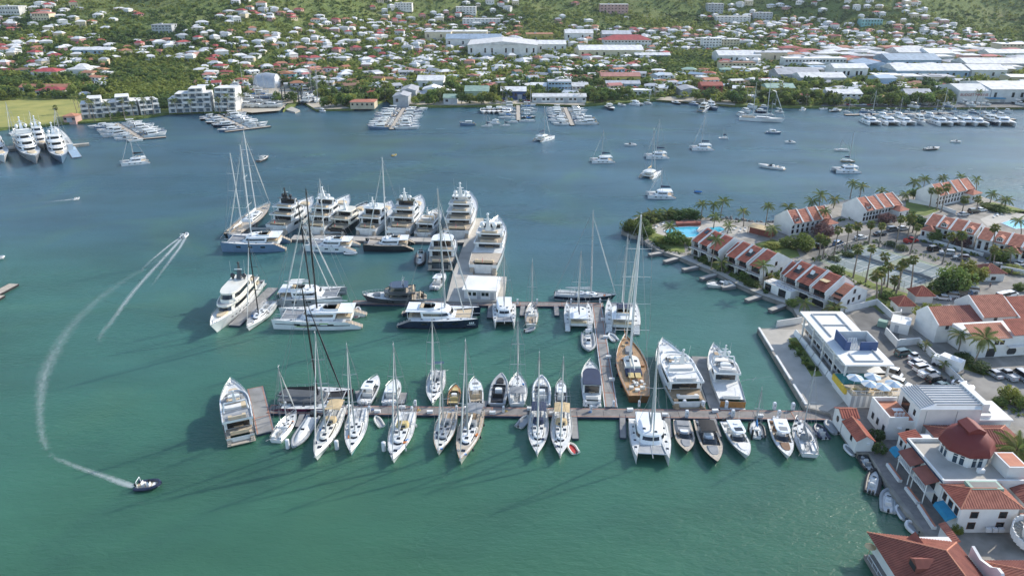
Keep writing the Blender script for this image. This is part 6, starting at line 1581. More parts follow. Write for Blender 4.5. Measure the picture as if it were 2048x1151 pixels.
# ---- domed building
def domed():
 r=frame_root("domed_building",(71.3,97.2),0,"white waterfront building with a large maroon dome and roof terrace")
 bx("main_block","plaster_white",r,.2,13.5,0,12.0,0,5.2);bx("roof_terrace","concrete",r,.4,13.3,.2,11.8,5.2,5.26)
 bx("side_block","plaster_white",r,.6,6,12.0,15.4,0,4.4);roof_face(r,[(.3,15.6,4.4),(.3,12,4.4),(3.4,12,5.3),(3.4,15.6,5.3)],"tile_red",.5,.07)
 for a in((.0,.35,0,12.0),(.35,13.5,-.05,.3),(.35,7,11.7,12.0)):bx("parapet","plaster_white",r,*a,5.2,5.9)
 bx("parapet_cap","canvas_navy",r,-.12,.0,0,12,5.3,5.55)
 cx_,cy_,R=7.9,7.8,4.15
 oct_=lambda rad,z,n=8:[(cx_+rad*math.cos(2*math.pi*(i+.5)/n),cy_+rad*math.sin(2*math.pi*(i+.5)/n),z) for i in range(n)]
 MB().loft([oct_(R*.94,5.2),oct_(R*.94,7.5)]).build("drum","plaster_white",r)
 for i in range(8):
  a=2*math.pi*i/8
  if math.sin(a)>.5:continue
  x,y=cx_+R*.945*math.cos(a)*math.cos(math.pi/8),cy_+R*.945*math.sin(a)*math.cos(math.pi/8)
  for k in(-1,1):
   px_,py_=x-math.sin(a)*.52*k,y+math.cos(a)*.52*k
   f=MB().obox((px_,py_,6.25),.10,.86,1.9,a).build("drum_window","plaster_white",r);MB().obox((px_+math.cos(a)*.02,py_+math.sin(a)*.02,6.05),.12,.66,1.3,a).obox((px_+math.cos(a)*.02,py_+math.sin(a)*.02,6.98),.12,.66,.3,a).build("pane","glass_blue",f)
 prof=[(R*1.05,7.40),(R*1.06,7.52),(R*1.03,8.0),(R*.98,8.5),(R*.91,9.05),(R*.82,9.55),(R*.71,10.0),(R*.58,10.42),(R*.42,10.8),(R*.24,11.05),(R*.06,11.15)]
 MB().loft([oct_(a,z) for a,z in prof]).build("dome","tile_maroon",r,True)
 MB().loft([[(cx_-1.3,cy_-1.6,10.2),(cx_+1.3,cy_-1.6,10.2),(cx_+1.3,cy_+1.6,10.2),(cx_-1.3,cy_+1.6,10.2)],[(cx_-1.5,cy_-1.8,11.2),(cx_+1.5,cy_-1.8,11.2),(cx_+1.5,cy_+1.8,11.2),(cx_-1.5,cy_+1.8,11.2)],[(cx_-.1,cy_-1.8,11.9),(cx_+.1,cy_-1.8,11.9),(cx_+.1,cy_+1.8,11.9),(cx_-.1,cy_+1.8,11.9)]]).build("dome_lantern","tile_maroon",r)
 bx("stair_tower","plaster_white",r,11.2,14.4,1.2,5.4,5.2,7.6);bx("stair_tower_roof","tile_salmon",r,11.5,14.1,1.5,5.1,7.6,7.64)
 bx("air_conditioner","metal_white",r,7.4,8.5,2.6,3.2,5.26,6.0)
 for i,y in enumerate((1.2,6.2)):
  b=bx("balcony","plaster_white",r,-1.7,.2,y,y+4.2,2.3,2.5);railing(r,[(-1.6,y+.1,2.5),(-1.6,y+4.1,2.5)],.9,"metal_white",8,"balcony_railing")
  MB().loft([[(-2.0,yy,4.0),(-2.0,yy,4.12),(.2,yy,4.95),(.2,yy,4.8)] for yy in(y-.1,y+4.3)]).build("balcony_roof","tile_brown",r)
  bx("balcony_door","glass_dark",r,.12,.21,y+.6,y+3.6,2.5,4.4)
  for yy in(y+.1,y+4.0):MB().tube((-1.6,yy,0),(-1.6,yy,4.1),.1,.1,6).build("balcony_post","plaster_white",r)
 for y in(.4,5.6,10.8):bx("ground_door","glass_dark",r,.13,.21,y,y+1.1,.1,2.1)
 for y in(12.6,14.2):shutter_window(r,.6,y,2.6,.7,1.1,"x",-1,"plaster_grey")
 a=frame_root("teal_awning",(70.6,108.6),0,"teal awning at the far end of the domed building","awning")
 MB().loft([[(-.9,y,1.9),(-.55,y,2.6),(.2,y,2.9),(.2,y,2.75)] for y in(0,2.4)]).build("awning_cloth","canvas_teal",a)
 b=hip_house("low maroon tiled roof building behind the dome",78.4,93.0,109.6,115.2,4.2,5.6,"tile_brown",wins=True,step=.45)
 hip_house("low brown tiled wing right of the dome",85.4,93.5,103.5,109.0,4.0,5.3,"tile_brown",wins=False,step=.45)
 h=hip_house("white two-storey shop building with orange tiles and a green roof well",71.4,80.6,91.6,96.9,5.1,6.7,"tile_orange",step=.42,inset=2.6,mats={3:"tile_red"})
 bx("roof_well","metal_green",h,2.6,7.8,2.4,4.6,6.1,6.72);bx("well_floor","deck_dark",h,3.1,7.4,2.8,4.2,6.5,6.74)
 for i in range(3):MB().box(4.6+i*1.0,5.4+i*1.0,-.7,-.2,.6,1.3).build("air_conditioner","metal_white",h)
 a=frame_root("teal_awning",(70.6,91.8),0,"long teal awning over the shop front near the spiral stair","awning")
 MB().loft([[(-.8,y,1.8),(-.5,y,2.5),(.75,y,2.85),(.75,y,2.7)] for y in(.2,4.2)]).build("awning_cloth","canvas_teal",a)
 for i in range(3):shutter_window(h,0.0,1.0+i*1.7,3.0,.8,1.2,"x",-1) if i!=1 else None
 hip_house("brown tiled building at the right edge behind the shop building",83.0,92.0,92.0,99.0,4.4,6.0,"tile_brown",step=.45,wins=False)
 s=frame_root("spiral_staircase",(80.6,88.6),0,"white curved outdoor staircase beside the shop building","staircase")
 n=16
 for k,(R0,R1) in enumerate(((2.1,2.3),)):
  pts0=[(R0*math.cos(math.pi*.45+i*.27),R0*math.sin(math.pi*.45+i*.27)) for i in range(n)]
  for i in range(n-1):
   a0,a1=math.pi*.45+i*.27,math.pi*.45+(i+1)*.27;z0=3.6-i*.23
   MB().loft([[(R_*math.cos(a),R_*math.sin(a),z) for R_,z in((R0,z0-.6),(R1,z0-.6),(R1,z0+.7),(R0,z0+.7))] for a in(a0,a1)]).build("curved_parapet","plaster_white",s)
   MB().loft([[(R_*math.cos(a),R_*math.sin(a),z) for R_,z in((.9,z0-.5),(R0,z0-.5),(R0,z0-.3),(.9,z0-.3))] for a in(a0,a1)]).build("step","concrete",s)
 MB().lathe([(.8,0),(.8,3.4),(.9,3.5)],10).build("core","plaster_white",s,True)
 hip_house("small orange lean-to roof beside the curved staircase",81.6,86.5,88.0,91.4,3.6,4.6,"tile_orange",step=.4,wins=False)
domed()
def restaurant():
 r=frame_root("waterside_restaurant",(55.6,70.0),0,"large red tiled restaurant roof in the bottom right corner over the water")
 ze,zr,x1=2.5,6.6,12.8
 Yf=18.9
 bx("wall","plaster_white",r,.9,x1-.6,-8,Yf-1.0,-.6,ze)
 rid0,rid1=(6.9,10.6,zr),(6.9,-8,zr)
 roof_face(r,[(0,Yf,ze),(0,-8.5,ze),rid1,rid0],"tile_brown",.40,.11)
 roof_face(r,[(x1,Yf-2.2,ze),(0,Yf,ze),rid0],"tile_orange",.40,.09)  # lighter tile: sunlight on this slope is painted into its colour
 roof_face(r,[(x1,-8.5,ze),(x1,Yf-2.2,ze),rid0,rid1],"tile_brown",.40,.09)
 for a,b in((rid0,rid1),(rid0,(0,Yf,ze)),(rid0,(x1,Yf-2.2,ze))):MB().tube(a,b,.13,.13,6).build("ridge_cap","tile_salmon",r)
 for(cx_,cy_,z0,dx,dy) in((5.6,15.0,4.2,0,1),(3.6,10.0,4.7,-1,0)):
  if dy:
   MB().loft([[(cx_-1.2,cy_+1.2,z0-.7),(cx_,cy_+1.2,z0+.9),(cx_+1.2,cy_+1.2,z0-.7)],[(cx_-.3,cy_-1.2,z0+.4),(cx_,cy_-1.4,z0+.85),(cx_+.3,cy_-1.2,z0+.4)]]).build("dormer","tile_brown",r)
  else:
   d_=MB().loft([[(cx_-1.4,cy_-1.1,z0-.9),(cx_-1.4,cy_+1.1,z0-.9),(cx_-1.4,cy_+1.1,z0+.15),(cx_-1.4,cy_,z0+.95),(cx_-1.4,cy_-1.1,z0+.15)],[(cx_+1.6,cy_-1.1,z0-.9),(cx_+1.6,cy_+1.1,z0-.9),(cx_+1.6,cy_+1.1,z0+.15),(cx_+1.9,cy_,z0+.95),(cx_+1.6,cy_-1.1,z0+.15)]]).build("dormer","tile_brown",r)
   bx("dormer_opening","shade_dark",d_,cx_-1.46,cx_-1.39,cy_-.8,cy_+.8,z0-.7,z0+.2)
 bx("deck","dock_wood",r,-.6,1.0,-9,Yf-1.6,-1.4,-.5)
 for i in range(8):MB().tube((-.4,-7+i*3.3,-3),(-.4,-7+i*3.3,-.9),.16,.16,6).build("deck_pile","concrete_dark",r)
 MB().lathe([(.05,-.6),(.05,1.2),(.85,1.25),(.05,1.7)],10,(-.1,Yf-1.9,.1)).build("parasol","canvas_tan",r)
 railing(r,[(-.5,Yf-2.6,-.5),(-.5,-8,-.5)],.95,"metal_white",16)
 w=frame_root("mission_wall",(68.6,76.5),0,"white curved parapet wall beside the restaurant roof","wall")
 pr=[(7.4,0),(7.4,4.4),(5.2,3.9),(3.0,4.6),(1.8,5.6),(.8,5.6),(0,4.4),(-4,3.6),(-4,0)]
 MB().loft([[(x,y,z) for y,z in pr] for x in(0,.45)]).build("wall_face","plaster_white",w)
 hip_house("pale brown tiled roof at the bottom right behind the parapet wall",70.0,78.5,72.0,82.6,2.4,4.8,"tile_brown",step=.42,mats={1:"tile_orange"},wins=False)
 roof_=frame_root("entrance_gate_roof",(68.0,86.6),0,"short tiled gate roof between restaurant and boardwalk","gate")
 bx("gate_wall","plaster_white",roof_,.3,.6,0,4.2,0,2.5);roof_face(roof_,[(-.2,4.3,2.4),(-.2,-.1,2.4),(.9,-.1,2.8),(.9,4.3,2.8)],"tile_orange",.4,.08)
restaurant()
for i,(a,b) in enumerate((((1775,930),(1800,964)),((1812,977),(1836,1008)),((1838,1012),(1868,1058)))):
 p,q=P(*a,GZ),P(*b,GZ);L,rz=frame(p,q)
 r=empty("boardwalk_planter",p,rz);tag(r,"long white edged planter with terracotta top, %s along the boardwalk"%["farthest","middle one","nearest"][i],"planter","boardwalk planters")
 bx("box","plaster_white",r,0,L,-.35,.35,0,.55);bx("terracotta_top","tile_salmon",r,.1,L-.1,-.05,.3,.55,.62)
rib("pale inflatable tied at the foot of the boathouse",(1711,909),(1689,889),1.7,"tube_white",console=False,arch=False,motors=1,name="dinghy")
rib("dark inflatable with white seat below the boathouse",(1742,938),(1722,908),2.3,"tube_black",floor="deck_white",console=True,arch=False,motors=1,seats="canvas_grey")
rib("long black sport inflatable with white seats at the boardwalk",(1742,985),(1752,938),2.5,"tube_black",floor="deck_white",motors=2,arch=False)
rib("pale grey inflatable with its motor towards the camera",(1776,1022),(1776,978),2.5,"tube_grey",floor="deck_white",console=True,arch=False,motors=1)
rib("small white open dinghy behind the pale grey inflatable",(1812,1038),(1795,1010),1.6,"tube_white",floor="deck_grey",console=False,arch=False,motors=1,name="dinghy")
rib("pale inflatable with a large black motor beside the restaurant roof",(1838,1064),(1815,1042),2.3,"tube_white",console=False,arch=False,motors=1)
# ---- buildings inland at the right edge
r=hip_house("red-roofed pavilion restaurant at the bend of the road",P(1884,676,GZ).x,P(1884,676,GZ).x+7.6,P(1884,676,GZ).y,P(1884,676,GZ).y+6.5,3.0,4.8,"tile_red",name="pavilion",step=.45)
def salmon_block():
 a=P(1940,716,GZ)
 r=frame_root("salmon_roof_building",(a.x,a.y),.12,"large white two-storey building with stepped salmon roofs by the road")
 bx("front_block","plaster_white",r,0,22,0,8,0,5.2)
 roof_face(r,[(-.3,-.4,5.0),(9.2,-.4,5.0),(9.2,4.2,6.8),(-.3,4.2,6.8)],"tile_salmon",.5,.05)
 roof_face(r,[(9.4,-.4,5.6),(22,-.4,5.6),(22,4.2,7.6),(9.4,4.2,7.6)],"tile_red",.5,.05)
 for i,(x0,y0,w,d,ze,zr,m) in enumerate(((-3.5,8.2,6.4,8,4.8,7.4,"tile_orange"),(3.1,8.6,5.6,9,4.6,6.8,"tile_brown"),(9.0,9.5,9,10,5.6,8.6,"tile_orange"),(18.4,9,8,10,5.2,8.0,"tile_red"))):
  bx("rear_block","plaster_white",r,x0,x0+w,y0,y0+d,0,ze);ym=y0+d*.62
  MB().loft([[(x,y0,ze),(x,ym,zr-.15),(x,y0+d,ze)] for x in(x0,x0+w)]).build("gable_wall","plaster_white",r)
  roof_face(r,[(x0+.1,y0-.3,ze-.1),(x0+w+.2,y0-.3,ze-.1),(x0+w+.2,ym,zr),(x0+.1,ym,zr)],m,.5,.06)
  roof_face(r,[(x0+w+.2,y0+d+.3,ze-.1),(x0-.1,y0+d+.3,ze-.1),(x0-.1,ym,zr),(x0+w+.2,ym,zr)],"tile_maroon",None)  # back slope in darker tile; its shade is painted into the colour
  MB().loft([[(x,y0-.3,ze-.5),(x,y0-.3,ze+.2),(x,ym,zr+.3),(x,y0+d,ze+.2),(x,y0+d,ze-.5)] for x in(x0-.2,x0+.1)]).build("parapet","plaster_white",r)
  shutter_window(r,x0+w*.4,y0,ze-1.2,.8,1.0,"y",-1,"plaster_grey")
 for x in(1.2,5.2,6.6):bx("window","glass_dark",r,x,x+1.1,-.05,.01,3.2,4.3)
 bx("garage_door","shade_dark",r,3.8,6.0,-.05,.01,.1,2.3)
 for x in(9.0,13.5):MB().loft([[(x+1.2+1.2*math.cos(a*math.pi/8),y,max(0.05,1.2+1.1*math.sin(a*math.pi/8))) for a in range(-2,11)] for y in(-.06,.01)]).build("arched_door","shade_dark",r)
 bx("balcony","plaster_white",r,8.5,16,-1.2,0,2.7,2.9);railing(r,[(8.6,-1.1,2.9),(15.9,-1.1,2.9)],.9,"metal_white",10)
salmon_block()
p=P(1965,562,GZ);hip_house("small white gatehouse with a pyramid roof beside the road",p.x,p.x+6.0,p.y,p.y+5.6,2.5,4.4,"tile_brown",name="gatehouse",step=.5,winh=.9)
p=P(1795,626,GZ);hip_house("red pyramid-roofed hut nearer the flat office roof",p.x,p.x+4.2,p.y,p.y+4.4,2.2,4.2,"tile_red",name="garden_hut",step=.5,wins=False,group="garden huts")
p=P(1830,606,GZ);hip_house("red pyramid-roofed hut close to the tennis court fence",p.x,p.x+4.6,p.y,p.y+4.4,2.2,4.3,"tile_red",name="garden_hut",step=.5,wins=False,group="garden huts")
def wall_line(label,line,h,th=.25,mat="plaster_white",name="boundary_wall"):
 q=[P(x,y,GZ) for x,y in line];o=q[0]
 r=empty(name,o);tag(r,label,"wall","white boundary walls")
 for a,b in zip(q,q[1:]):
  L,rz=frame(a,b);c=(a+b)/2-o
  MB().obox((c.x,c.y,h/2),L+th*.9,th,h+rnd(0,.02),rz).build("wall_section",mat,r)
wall_line("white wall around the small car park by the office",[(1792,694),(1798,691),(1836,688),(1922,772)],1.8)
wall_line("white wall enclosing the yard behind the last townhouse",[(1690,624),(1752,609),(1782,636),(1800,634),(1800,624)],1.7)
wall_line("white wall with a sign between yard and car park",[(1770,668),(1793,694)],1.9)
wall_line("low white garden wall below the gatehouse hedge",[(2000,541),(2060,552)],1.6)
wall_line("low white wall in front of the dormer terrace",[(1836,478),(1870,486),(1925,502),(1965,512)],1.1)
wall_line("white curved wall by the pool terrace car park",[(1818,404),(1880,416),(1910,428)],1.3)
p=P(1778,662,GZ);r=frame_root("container_office",(p.x,p.y),-.55,"small white flat box building with a rooftop antenna by the car park");bx("wall","plaster_white",r,0,4.2,0,5.0,0,2.6);bx("roof","roof_white",r,-.1,4.3,-.1,5.1,2.6,2.75);bx("door","plaster_grey",r,1,1.9,-.04,.01,.1,2.1);MB().tube((2,2,2.75),(2,2,4.5),.05,.03,5).build("antenna","steel",r)
p=P(1764,652,GZ);tag(MB().box(-1.1,1.1,-.8,.8,0,1.5).box(-1.1,1.1,-.85,.85,1.5,1.62).build("skip_bin","metal_green",None,False,(p.x,p.y,GZ),-.6),"dark green waste container beside the white box building","waste container")
p=P(1896,738,GZ)
r=frame_root("box_truck",(p.x,p.y),2.2,"white box truck parked beside the car park wall","truck");MB().box(-2.6,2.0,-1.15,1.15,.8,3.2).build("cargo_box","metal_white",r);MB().loft([[(x,y,z) for y,z in((-1.0,.5),(-1.0,1.9),(-.85,2.4),(.85,2.4),(1.0,1.9),(1.0,.5))] for x in(2.05,3.4)]).build("cab","car_white",r);bx("windscreen","glass_dark",r,3.38,3.44,-.85,.85,1.4,2.2)
for x in(-1.6,2.7):
 for y in(-1.0,1.0):link("wheel",CARP["pickup"][3],r,(x,y,.42),None,(1.25,1.25,1.25))
# ---- cars
W_=[("white sedan parked in the open between the palms",(1722,474),.25,"sedan","white"),("pale blue hatchback under the palms by the fence",(1676,486),.7,"suv","blue"),("dark car near the purple flowering tree",(1643,492),.5,"suv","black"),("dark sedan left of the parked pair near the shore terrace",(1760,467),.2,"sedan","black"),("dark car parked beside a white one near the shore terrace",(1786,458),.2,"suv","grey"),("white car at the head of the parking lane",(1806,456),.2,"sedan","white"),("red pickup parked near the dormer terrace",(1822,481),.3,"pickup","red"),("dark van in the shade of the dormer terrace",(1868,497),.3,"suv","black"),("silver car below the dormer terrace",(1894,505),2.8,"suv","silver"),("black jeep with a white roof below the dormer terrace",(1922,515),2.9,"suv","grey"),("black car close to the gatehouse tree",(1988,531),2.7,"suv","black"),("white car at the right edge above the hedge",(2042,526),.4,"sedan","white"),("dark car in the small lot near the far lagoon terrace",(1948,422),.2,"suv","black"),("white car in the small lot near the far lagoon terrace",(1962,419),.2,"sedan","white"),("silver car in the small lot beside the lawn",(1927,428),.2,"sedan","silver"),("white sedan leading the row under the large dark tree",(1885,594),2.85,"sedan","white"),("silver car second in the row under the large dark tree",(1900,590),2.85,"suv","silver"),("grey car third in the row under the large dark tree",(1916,586),2.85,"suv","grey"),("blue grey car fourth in the row under the large dark tree",(1928,583),2.85,"sedan","blue"),("white suv last in the row under the large dark tree",(1940,579),2.85,"suv","white"),("white sedan first in the line beside the salmon roofs",(1972,605),.42,"sedan","white"),("red car among white ones beside the salmon roofs",(1994,598),.42,"sedan","red"),("white van behind the red car beside the salmon roofs",(2006,593),.42,"van","white"),("white suv farthest along the line beside the salmon roofs",(2022,588),.42,"suv","white"),("white sedan nearest the spreading tree on the road",(1926,619),.42,"sedan","white"),("white hatchback just behind the sedan nearest the spreading tree",(1944,615),.42,"suv","white"),("silver sedan parked in front of the dark garage door",(1988,745),1.75,"sedan","silver"),("silver pickup beside the arched door",(2014,748),1.75,"pickup","silver"),("silver van cut by the right edge by the arches",(2044,752),1.75,"van","silver"),("dark teal suv in the corner of the walled car park",(1808,705),.3,"suv","teal"),("white golf buggy second in the walled car park",(1828,714),.3,"cart","white"),("white sedan third in the walled car park",(1836,724),.3,"sedan","white"),("white suv fourth in the walled car park",(1846,735),.3,"suv","white"),("white pickup fifth in the walled car park",(1858,746),.3,"pickup","white"),("black suv sixth in the walled car park",(1872,758),.3,"suv","black"),("dark blue sedan last in the walled car park",(1884,770),.3,"sedan","teal"),("white van beside the office corner",(1781,745),-.7,"van","white"),("white suv behind the striped parasols",(1801,766),-.8,"suv","white"),("white sedan outside the car park wall",(1926,769),-.75,"sedan","white")]
for l,q,a,k,c in W_:car(l,q,a,k,c)
# ---- palms
PALMS=[((1405,408),(1402,438),"c"),((1428,409),(1425,438),"c"),((1447,403),(1441,434),"c"),((1486,423),(1487,453),"c"),((1537,412),(1530,456),"c"),((1430,432),(1427,456),"c"),((1340,453),(1338,473),"c"),((1457,452),(1455,467),"c"),((1545,456),(1541,480),"c"),((1577,414),(1577,424),"c"),((1641,390),(1638,414),"c"),((1670,398),(1667,416),"c"),((1649,421),(1644,462),"c"),((1625,402),(1622,418),"c"),((1706,366),(1700,396),"c"),((1724,372),(1719,396),"c"),((1764,381),(1762,394),"c"),((1829,364),(1824,384),"c"),((1850,358),(1846,380),"c"),((1886,356),(1886,378),"c"),((1922,354),(1922,378),"c"),((1953,358),(1951,390),"c"),((1985,388),(1980,406),"c"),((2012,399),(2008,418),"c"),((1812,388),(1811,402),"c"),((1863,381),(1859,414),"f"),((1877,381),(1873,420),"f"),((1894,376),(1882,424),"f"),((1930,399),(1924,424),"f"),((1956,398),(1952,426),"f"),((1651,481),(1645,518),"f"),((1641,476),(1638,512),"f"),((1677,461),(1667,512),"f"),((1699,456),(1690,509),"f"),((1716,452),(1713,482),"f"),((1742,449),(1737,488),"f"),((1764,452),(1757,494),"f"),((1803,438),(1790,495),"f"),((1824,436),(1813,480),"f"),((1836,454),(1820,508),"f"),((1717,499),(1706,555),"f"),((1744,497),(1731,564),"f"),((1770,513),(1768,568),"f"),((1777,533),(1774,574),"f"),((1752,551),(1752,602),"f"),((1763,544),(1761,594),"f"),((1801,533),(1797,578),"f"),((1810,526),(1791,590),"f"),((1827,519),(1819,590),"f"),((1791,560),(1788,580),"f"),((1902,472),(1884,528),"f"),((1923,470),(1920,536),"f"),((1991,456),(1979,522),"f"),((1989,499),(1986,532),"f"),((2022,503),(2019,530),"c"),((2038,441),(2042,470),"c"),((1970,676),(1946,735),"C"),((1921,668),(1918,700),"c"),((1432,478),(1422,538),"c"),((1443,525),(1443,543),"c"),((1527,531),(1525,578),"c"),((1609,604),(1606,630),"c"),((1668,614),(1667,628),"c"),((1852,690),(1850,702),"s"),((1870,716),(1868,728),"s"),((1888,728),(1886,742),"s"),((2034,900),(2030,960),"C"),((1285,433),(1285,446),"c"),((1302,428),(1300,444),"c"),((1318,428),(1318,440),"c"),((1335,424),(1334,438),"c"),((1300,452),(1298,464),"s"),((1310,440),(1310,452),"s")]
for i,(c,b,k) in enumerate(PALMS):
 ref=min(((abs(b[0]-x)+1.5*abs(b[1]-y),n) for x,y,n in((1360,465,"the main pool"),(1440,455,"the small pool"),(1524,468,"the pool bar"),(1620,440,"the grassy lot terrace"),(1760,405,"the middle shore terrace"),(1900,380,"the far lagoon terrace"),(1990,410,"the lounger terrace"),(1690,500,"the parking lane"),(1740,555,"the near court corner"),(1800,575,"the garden below the courts"),(1880,500,"the dormer terrace"),(2015,510,"the right edge terrace"),(1940,710,"the salmon roof building"),(1420,530,"the first townhouses"),(1525,575,"the middle townhouses"),(1630,620,"the last townhouse"),(1870,715,"the car park wall"),(2030,950,"the domed building"),(1300,440,"the tip of the garden"))))[1]
 same=[q for q in PALMS[:i] if q[3:]==()]
 kind={"c":"coconut palm","C":"large coconut palm","f":"tall fan palm","s":"small young palm"}[k]
 lab="%s beside %s"%(kind,ref)
 PALMS[i]=(c,b,k,lab)
cnt={}
for q in PALMS:cnt.setdefault(q[3],[]).append(q)
for q in PALMS:
 c,b,k,lab=q;g=sorted(cnt[lab],key=lambda e:e[0][0])
 if len(g)>1:lab=lab+", %s from left"%["first","second","third","fourth","fifth","sixth","seventh","eighth","ninth","tenth"][g.index(q)]
 palm(lab,c,b,"fan" if k=="f" else "coco",{"c":3.3,"C":4.6,"f":3.0,"s":1.6}[k])
# ---- broadleaf trees and shrubs on the peninsula
def px_bush(label,x,y,r,h,kind="mid"):bush(label,P(x,y,GZ),r,h,kind,"shrubs on the peninsula")
for l,x,y,r,h,k in(("dense sea grape thicket at the very tip of the garden",1262,462,4.0,4.2,"mid"),("sea grape shrub right of the tip thicket",1280,458,4.0,4.4,"dark"),("shrub above the boulders at the tip",1296,470,3.0,3.0,"mid2"),("shrub behind the pool terrace curve",1300,442,4.0,3.6,"dark"),("dark hedge bush on the lagoon side of the main pool",1352,438,4.5,4.0,"dark"),("rounded dark hedge bush right of the lagoon hedge",1380,437,4.2,4.2,"dark"),("big round green bush below the main pool",1347,486,4.2,4.4,"mid"),("small bush left of the big round one by the pool",1322,485,2.4,2.0,"yellow"),("leafy bush at the corner of the first townhouse",1376,490,2.4,2.8,"mid2"),("large round bush in the grassy lot",1603,500,4.6,5.6,"mid"),("bush left of the large round one in the grassy lot",1575,492,3.2,3.2,"mid2"),("low scrub in the grassy lot behind the townhouses",1545,495,3.2,1.6,"yellow"),("purple flowering bougainvillea by the shore terrace",1645,474,4.4,5.6,"purple"),("second purple flowering shrub by the middle shore terrace",1772,446,3.4,4.4,"purple"),("olive shrub at the middle townhouse garden wall",1545,556,2.6,3.4,"mid"),("green shrub beside the blue umbrella garden",1490,556,2.0,2.4,"mid"),("hedge in front of the fourth townhouse",1502,570,2.6,1.9,"mid2"),("shrub between first and second terraces",1452,536,1.8,2.2,"dark"),("low garden shrub before the first townhouses",1410,520,1.8,1.6,"mid2"),("shrub beside the wall of the last terrace",1535,565,2.2,3.0,"yellow"),("bush at the water corner of the last terrace",1583,612,1.8,2.4,"mid"),("hedge bush at the near corner of the courts",1672,546,2.6,2.6,"mid"),("flat hedge left of the tennis courts",1668,520,2.2,1.4,"dark"),("second flat hedge left of the tennis courts",1695,512,2.2,1.4,"dark"),("bush on the far side of the tennis courts",1782,492,2.0,2.0,"dark"),("bush on the far right of the tennis courts",1802,500,2.2,2.0,"mid"),("low shrub under the palm cluster",1775,596,2.6,1.8,"mid2"),("second low shrub under the palm cluster",1800,600,2.2,1.6,"mid"),("small shrub by the near court corner",1868,592,1.6,2.2,"yellow"),("pale shrub before the dormer terrace wing",1868,482,2.8,4.0,"mid2"),("bare purple shrub before the dormer terrace",1918,494,3.0,4.4,"purple"),("pale bush right of the dormer terrace",1998,520,3.0,3.4,"mid2"),("hedge along the lagoon by the lounger terrace",1985,418,4.6,2.0,"mid"),("second hedge along the lagoon by the lounger terrace",2005,424,4.0,1.8,"mid2"),("clipped hedge above the low garden wall",2030,543,4.5,1.6,"yellow"),("grey green shrubs in front of the salmon roof building",1925,722,2.6,2.2,"dark"),("shrub under the large coconut palm",1955,738,2.8,2.0,"dark"),("bright green tree in the round bed",2012,800,2.2,3.8,"yellow"),("bush at the edge of the round bed",1996,808,1.8,1.8,"mid"),("flowering bush right of the round bed",2042,812,2.4,2.6,"mid"),("shrub in the boathouse courtyard",1752,880,1.6,2.8,"dark"),("second shrub in the boathouse courtyard",1757,905,1.4,2.4,"dark"),("potted yellow shrub by the shop corner",1912,1066,1.0,1.8,"yellow"),("shrubs in the apron planting bed",1590,690,1.2,1.0,"yellow"),("dark shrubs at the near end of the planting bed",1625,738,1.3,1.0,"dark"),("agave bush beside the road",2040,580,2.2,2.2,"mid2")):
 px_bush(l,x,y,r,h,k)
for l,x,y,r,h,k in(("large dark green tree beside the tennis courts",1905,582,5.4,7.4,"mid"),("second large tree merging with the court side tree",1935,572,4.6,7.6,"yellow"),("third tree of the clump beside the tennis courts",1885,588,3.6,5.4,"dark"),("spreading yellow green tree at the road bend",1857,656,4.6,6.6,"yellow"),("tall bushy tree by the parking lane head",1825,465,3.8,7.0,"dark"),("yellow green tree beside the domed building",2036,930,3.0,5.5,"yellow"),("small tree before the far lagoon terrace",1826,400,2.4,4.6,"dark"),("second small tree before the far lagoon terrace",1836,398,2.2,4.6,"mid")):
 tree(l,P(x,y,GZ),r,h,k,"broadleaf trees on the peninsula")
# ------------ the town across the lagoon
WALLC={"white":(.70,.69,.66),"cream":(.62,.54,.38),"pink":(.58,.36,.31),"yellow":(.62,.48,.14),"teal":(.22,.42,.42),"blue":(.36,.47,.58),"peach":(.60,.42,.26),"grey":(.42,.43,.44),"green":(.40,.50,.38)}
ROOFC={"white":(.72,.71,.69),"grey":(.44,.45,.47),"red":(.38,.085,.065),"orange":(.44,.20,.11),"brown":(.26,.14,.09),"green":(.28,.40,.32),"blue":(.34,.44,.54),"pink":(.48,.20,.17),"rust":(.36,.15,.08)}
for k,c in WALLC.items():mk("wall_"+k,c,.9,.10,.25,objvar=.12)
for k,c in ROOFC.items():mk("roof_"+k+"_sheet",c,.75,.16,.3,objvar=.16)
UB=lambda m:MB().box(-.5,.5,-.5,.5,0,1).mesh("wall",m)
UW={k:UB("wall_"+k) for k in WALLC}
def roofm(kind,m):
 mb=MB()
 if kind=="hip":mb.add([(-.56,-.56,0),(.56,-.56,0),(.56,.56,0),(-.56,.56,0),(-.18,0,1),(.18,0,1)],[(0,1,5,4),(1,2,5),(2,3,4,5),(3,0,4),(3,2,1,0)])
 elif kind=="gable":mb.add([(-.55,-.56,0),(.55,-.56,0),(.55,.56,0),(-.55,.56,0),(-.55,0,1),(.55,0,1)],[(0,1,5,4),(1,2,5),(2,3,4,5),(3,0,4),(3,2,1,0)])
 else:mb.box(-.53,.53,-.53,.53,0,.22).box(-.3,.1,-.2,.2,.22,.5)
 return mb.mesh("roof",m)
UR={(k,c):roofm(k,"roof_"+c+"_sheet") for k in("hip","gable","flat") for c in ROOFC}
UWIN=MB().box(-.5,.5,-.5,.5,0,1).mesh("window","glass_dark")
UDOOR=MB().box(-.5,.5,-.5,.5,0,1).mesh("door","wood_brown")
UTER=MB().box(-.5,.5,-.5,.5,0,1).mesh("terrace","plaster_white")
FOOT=[]
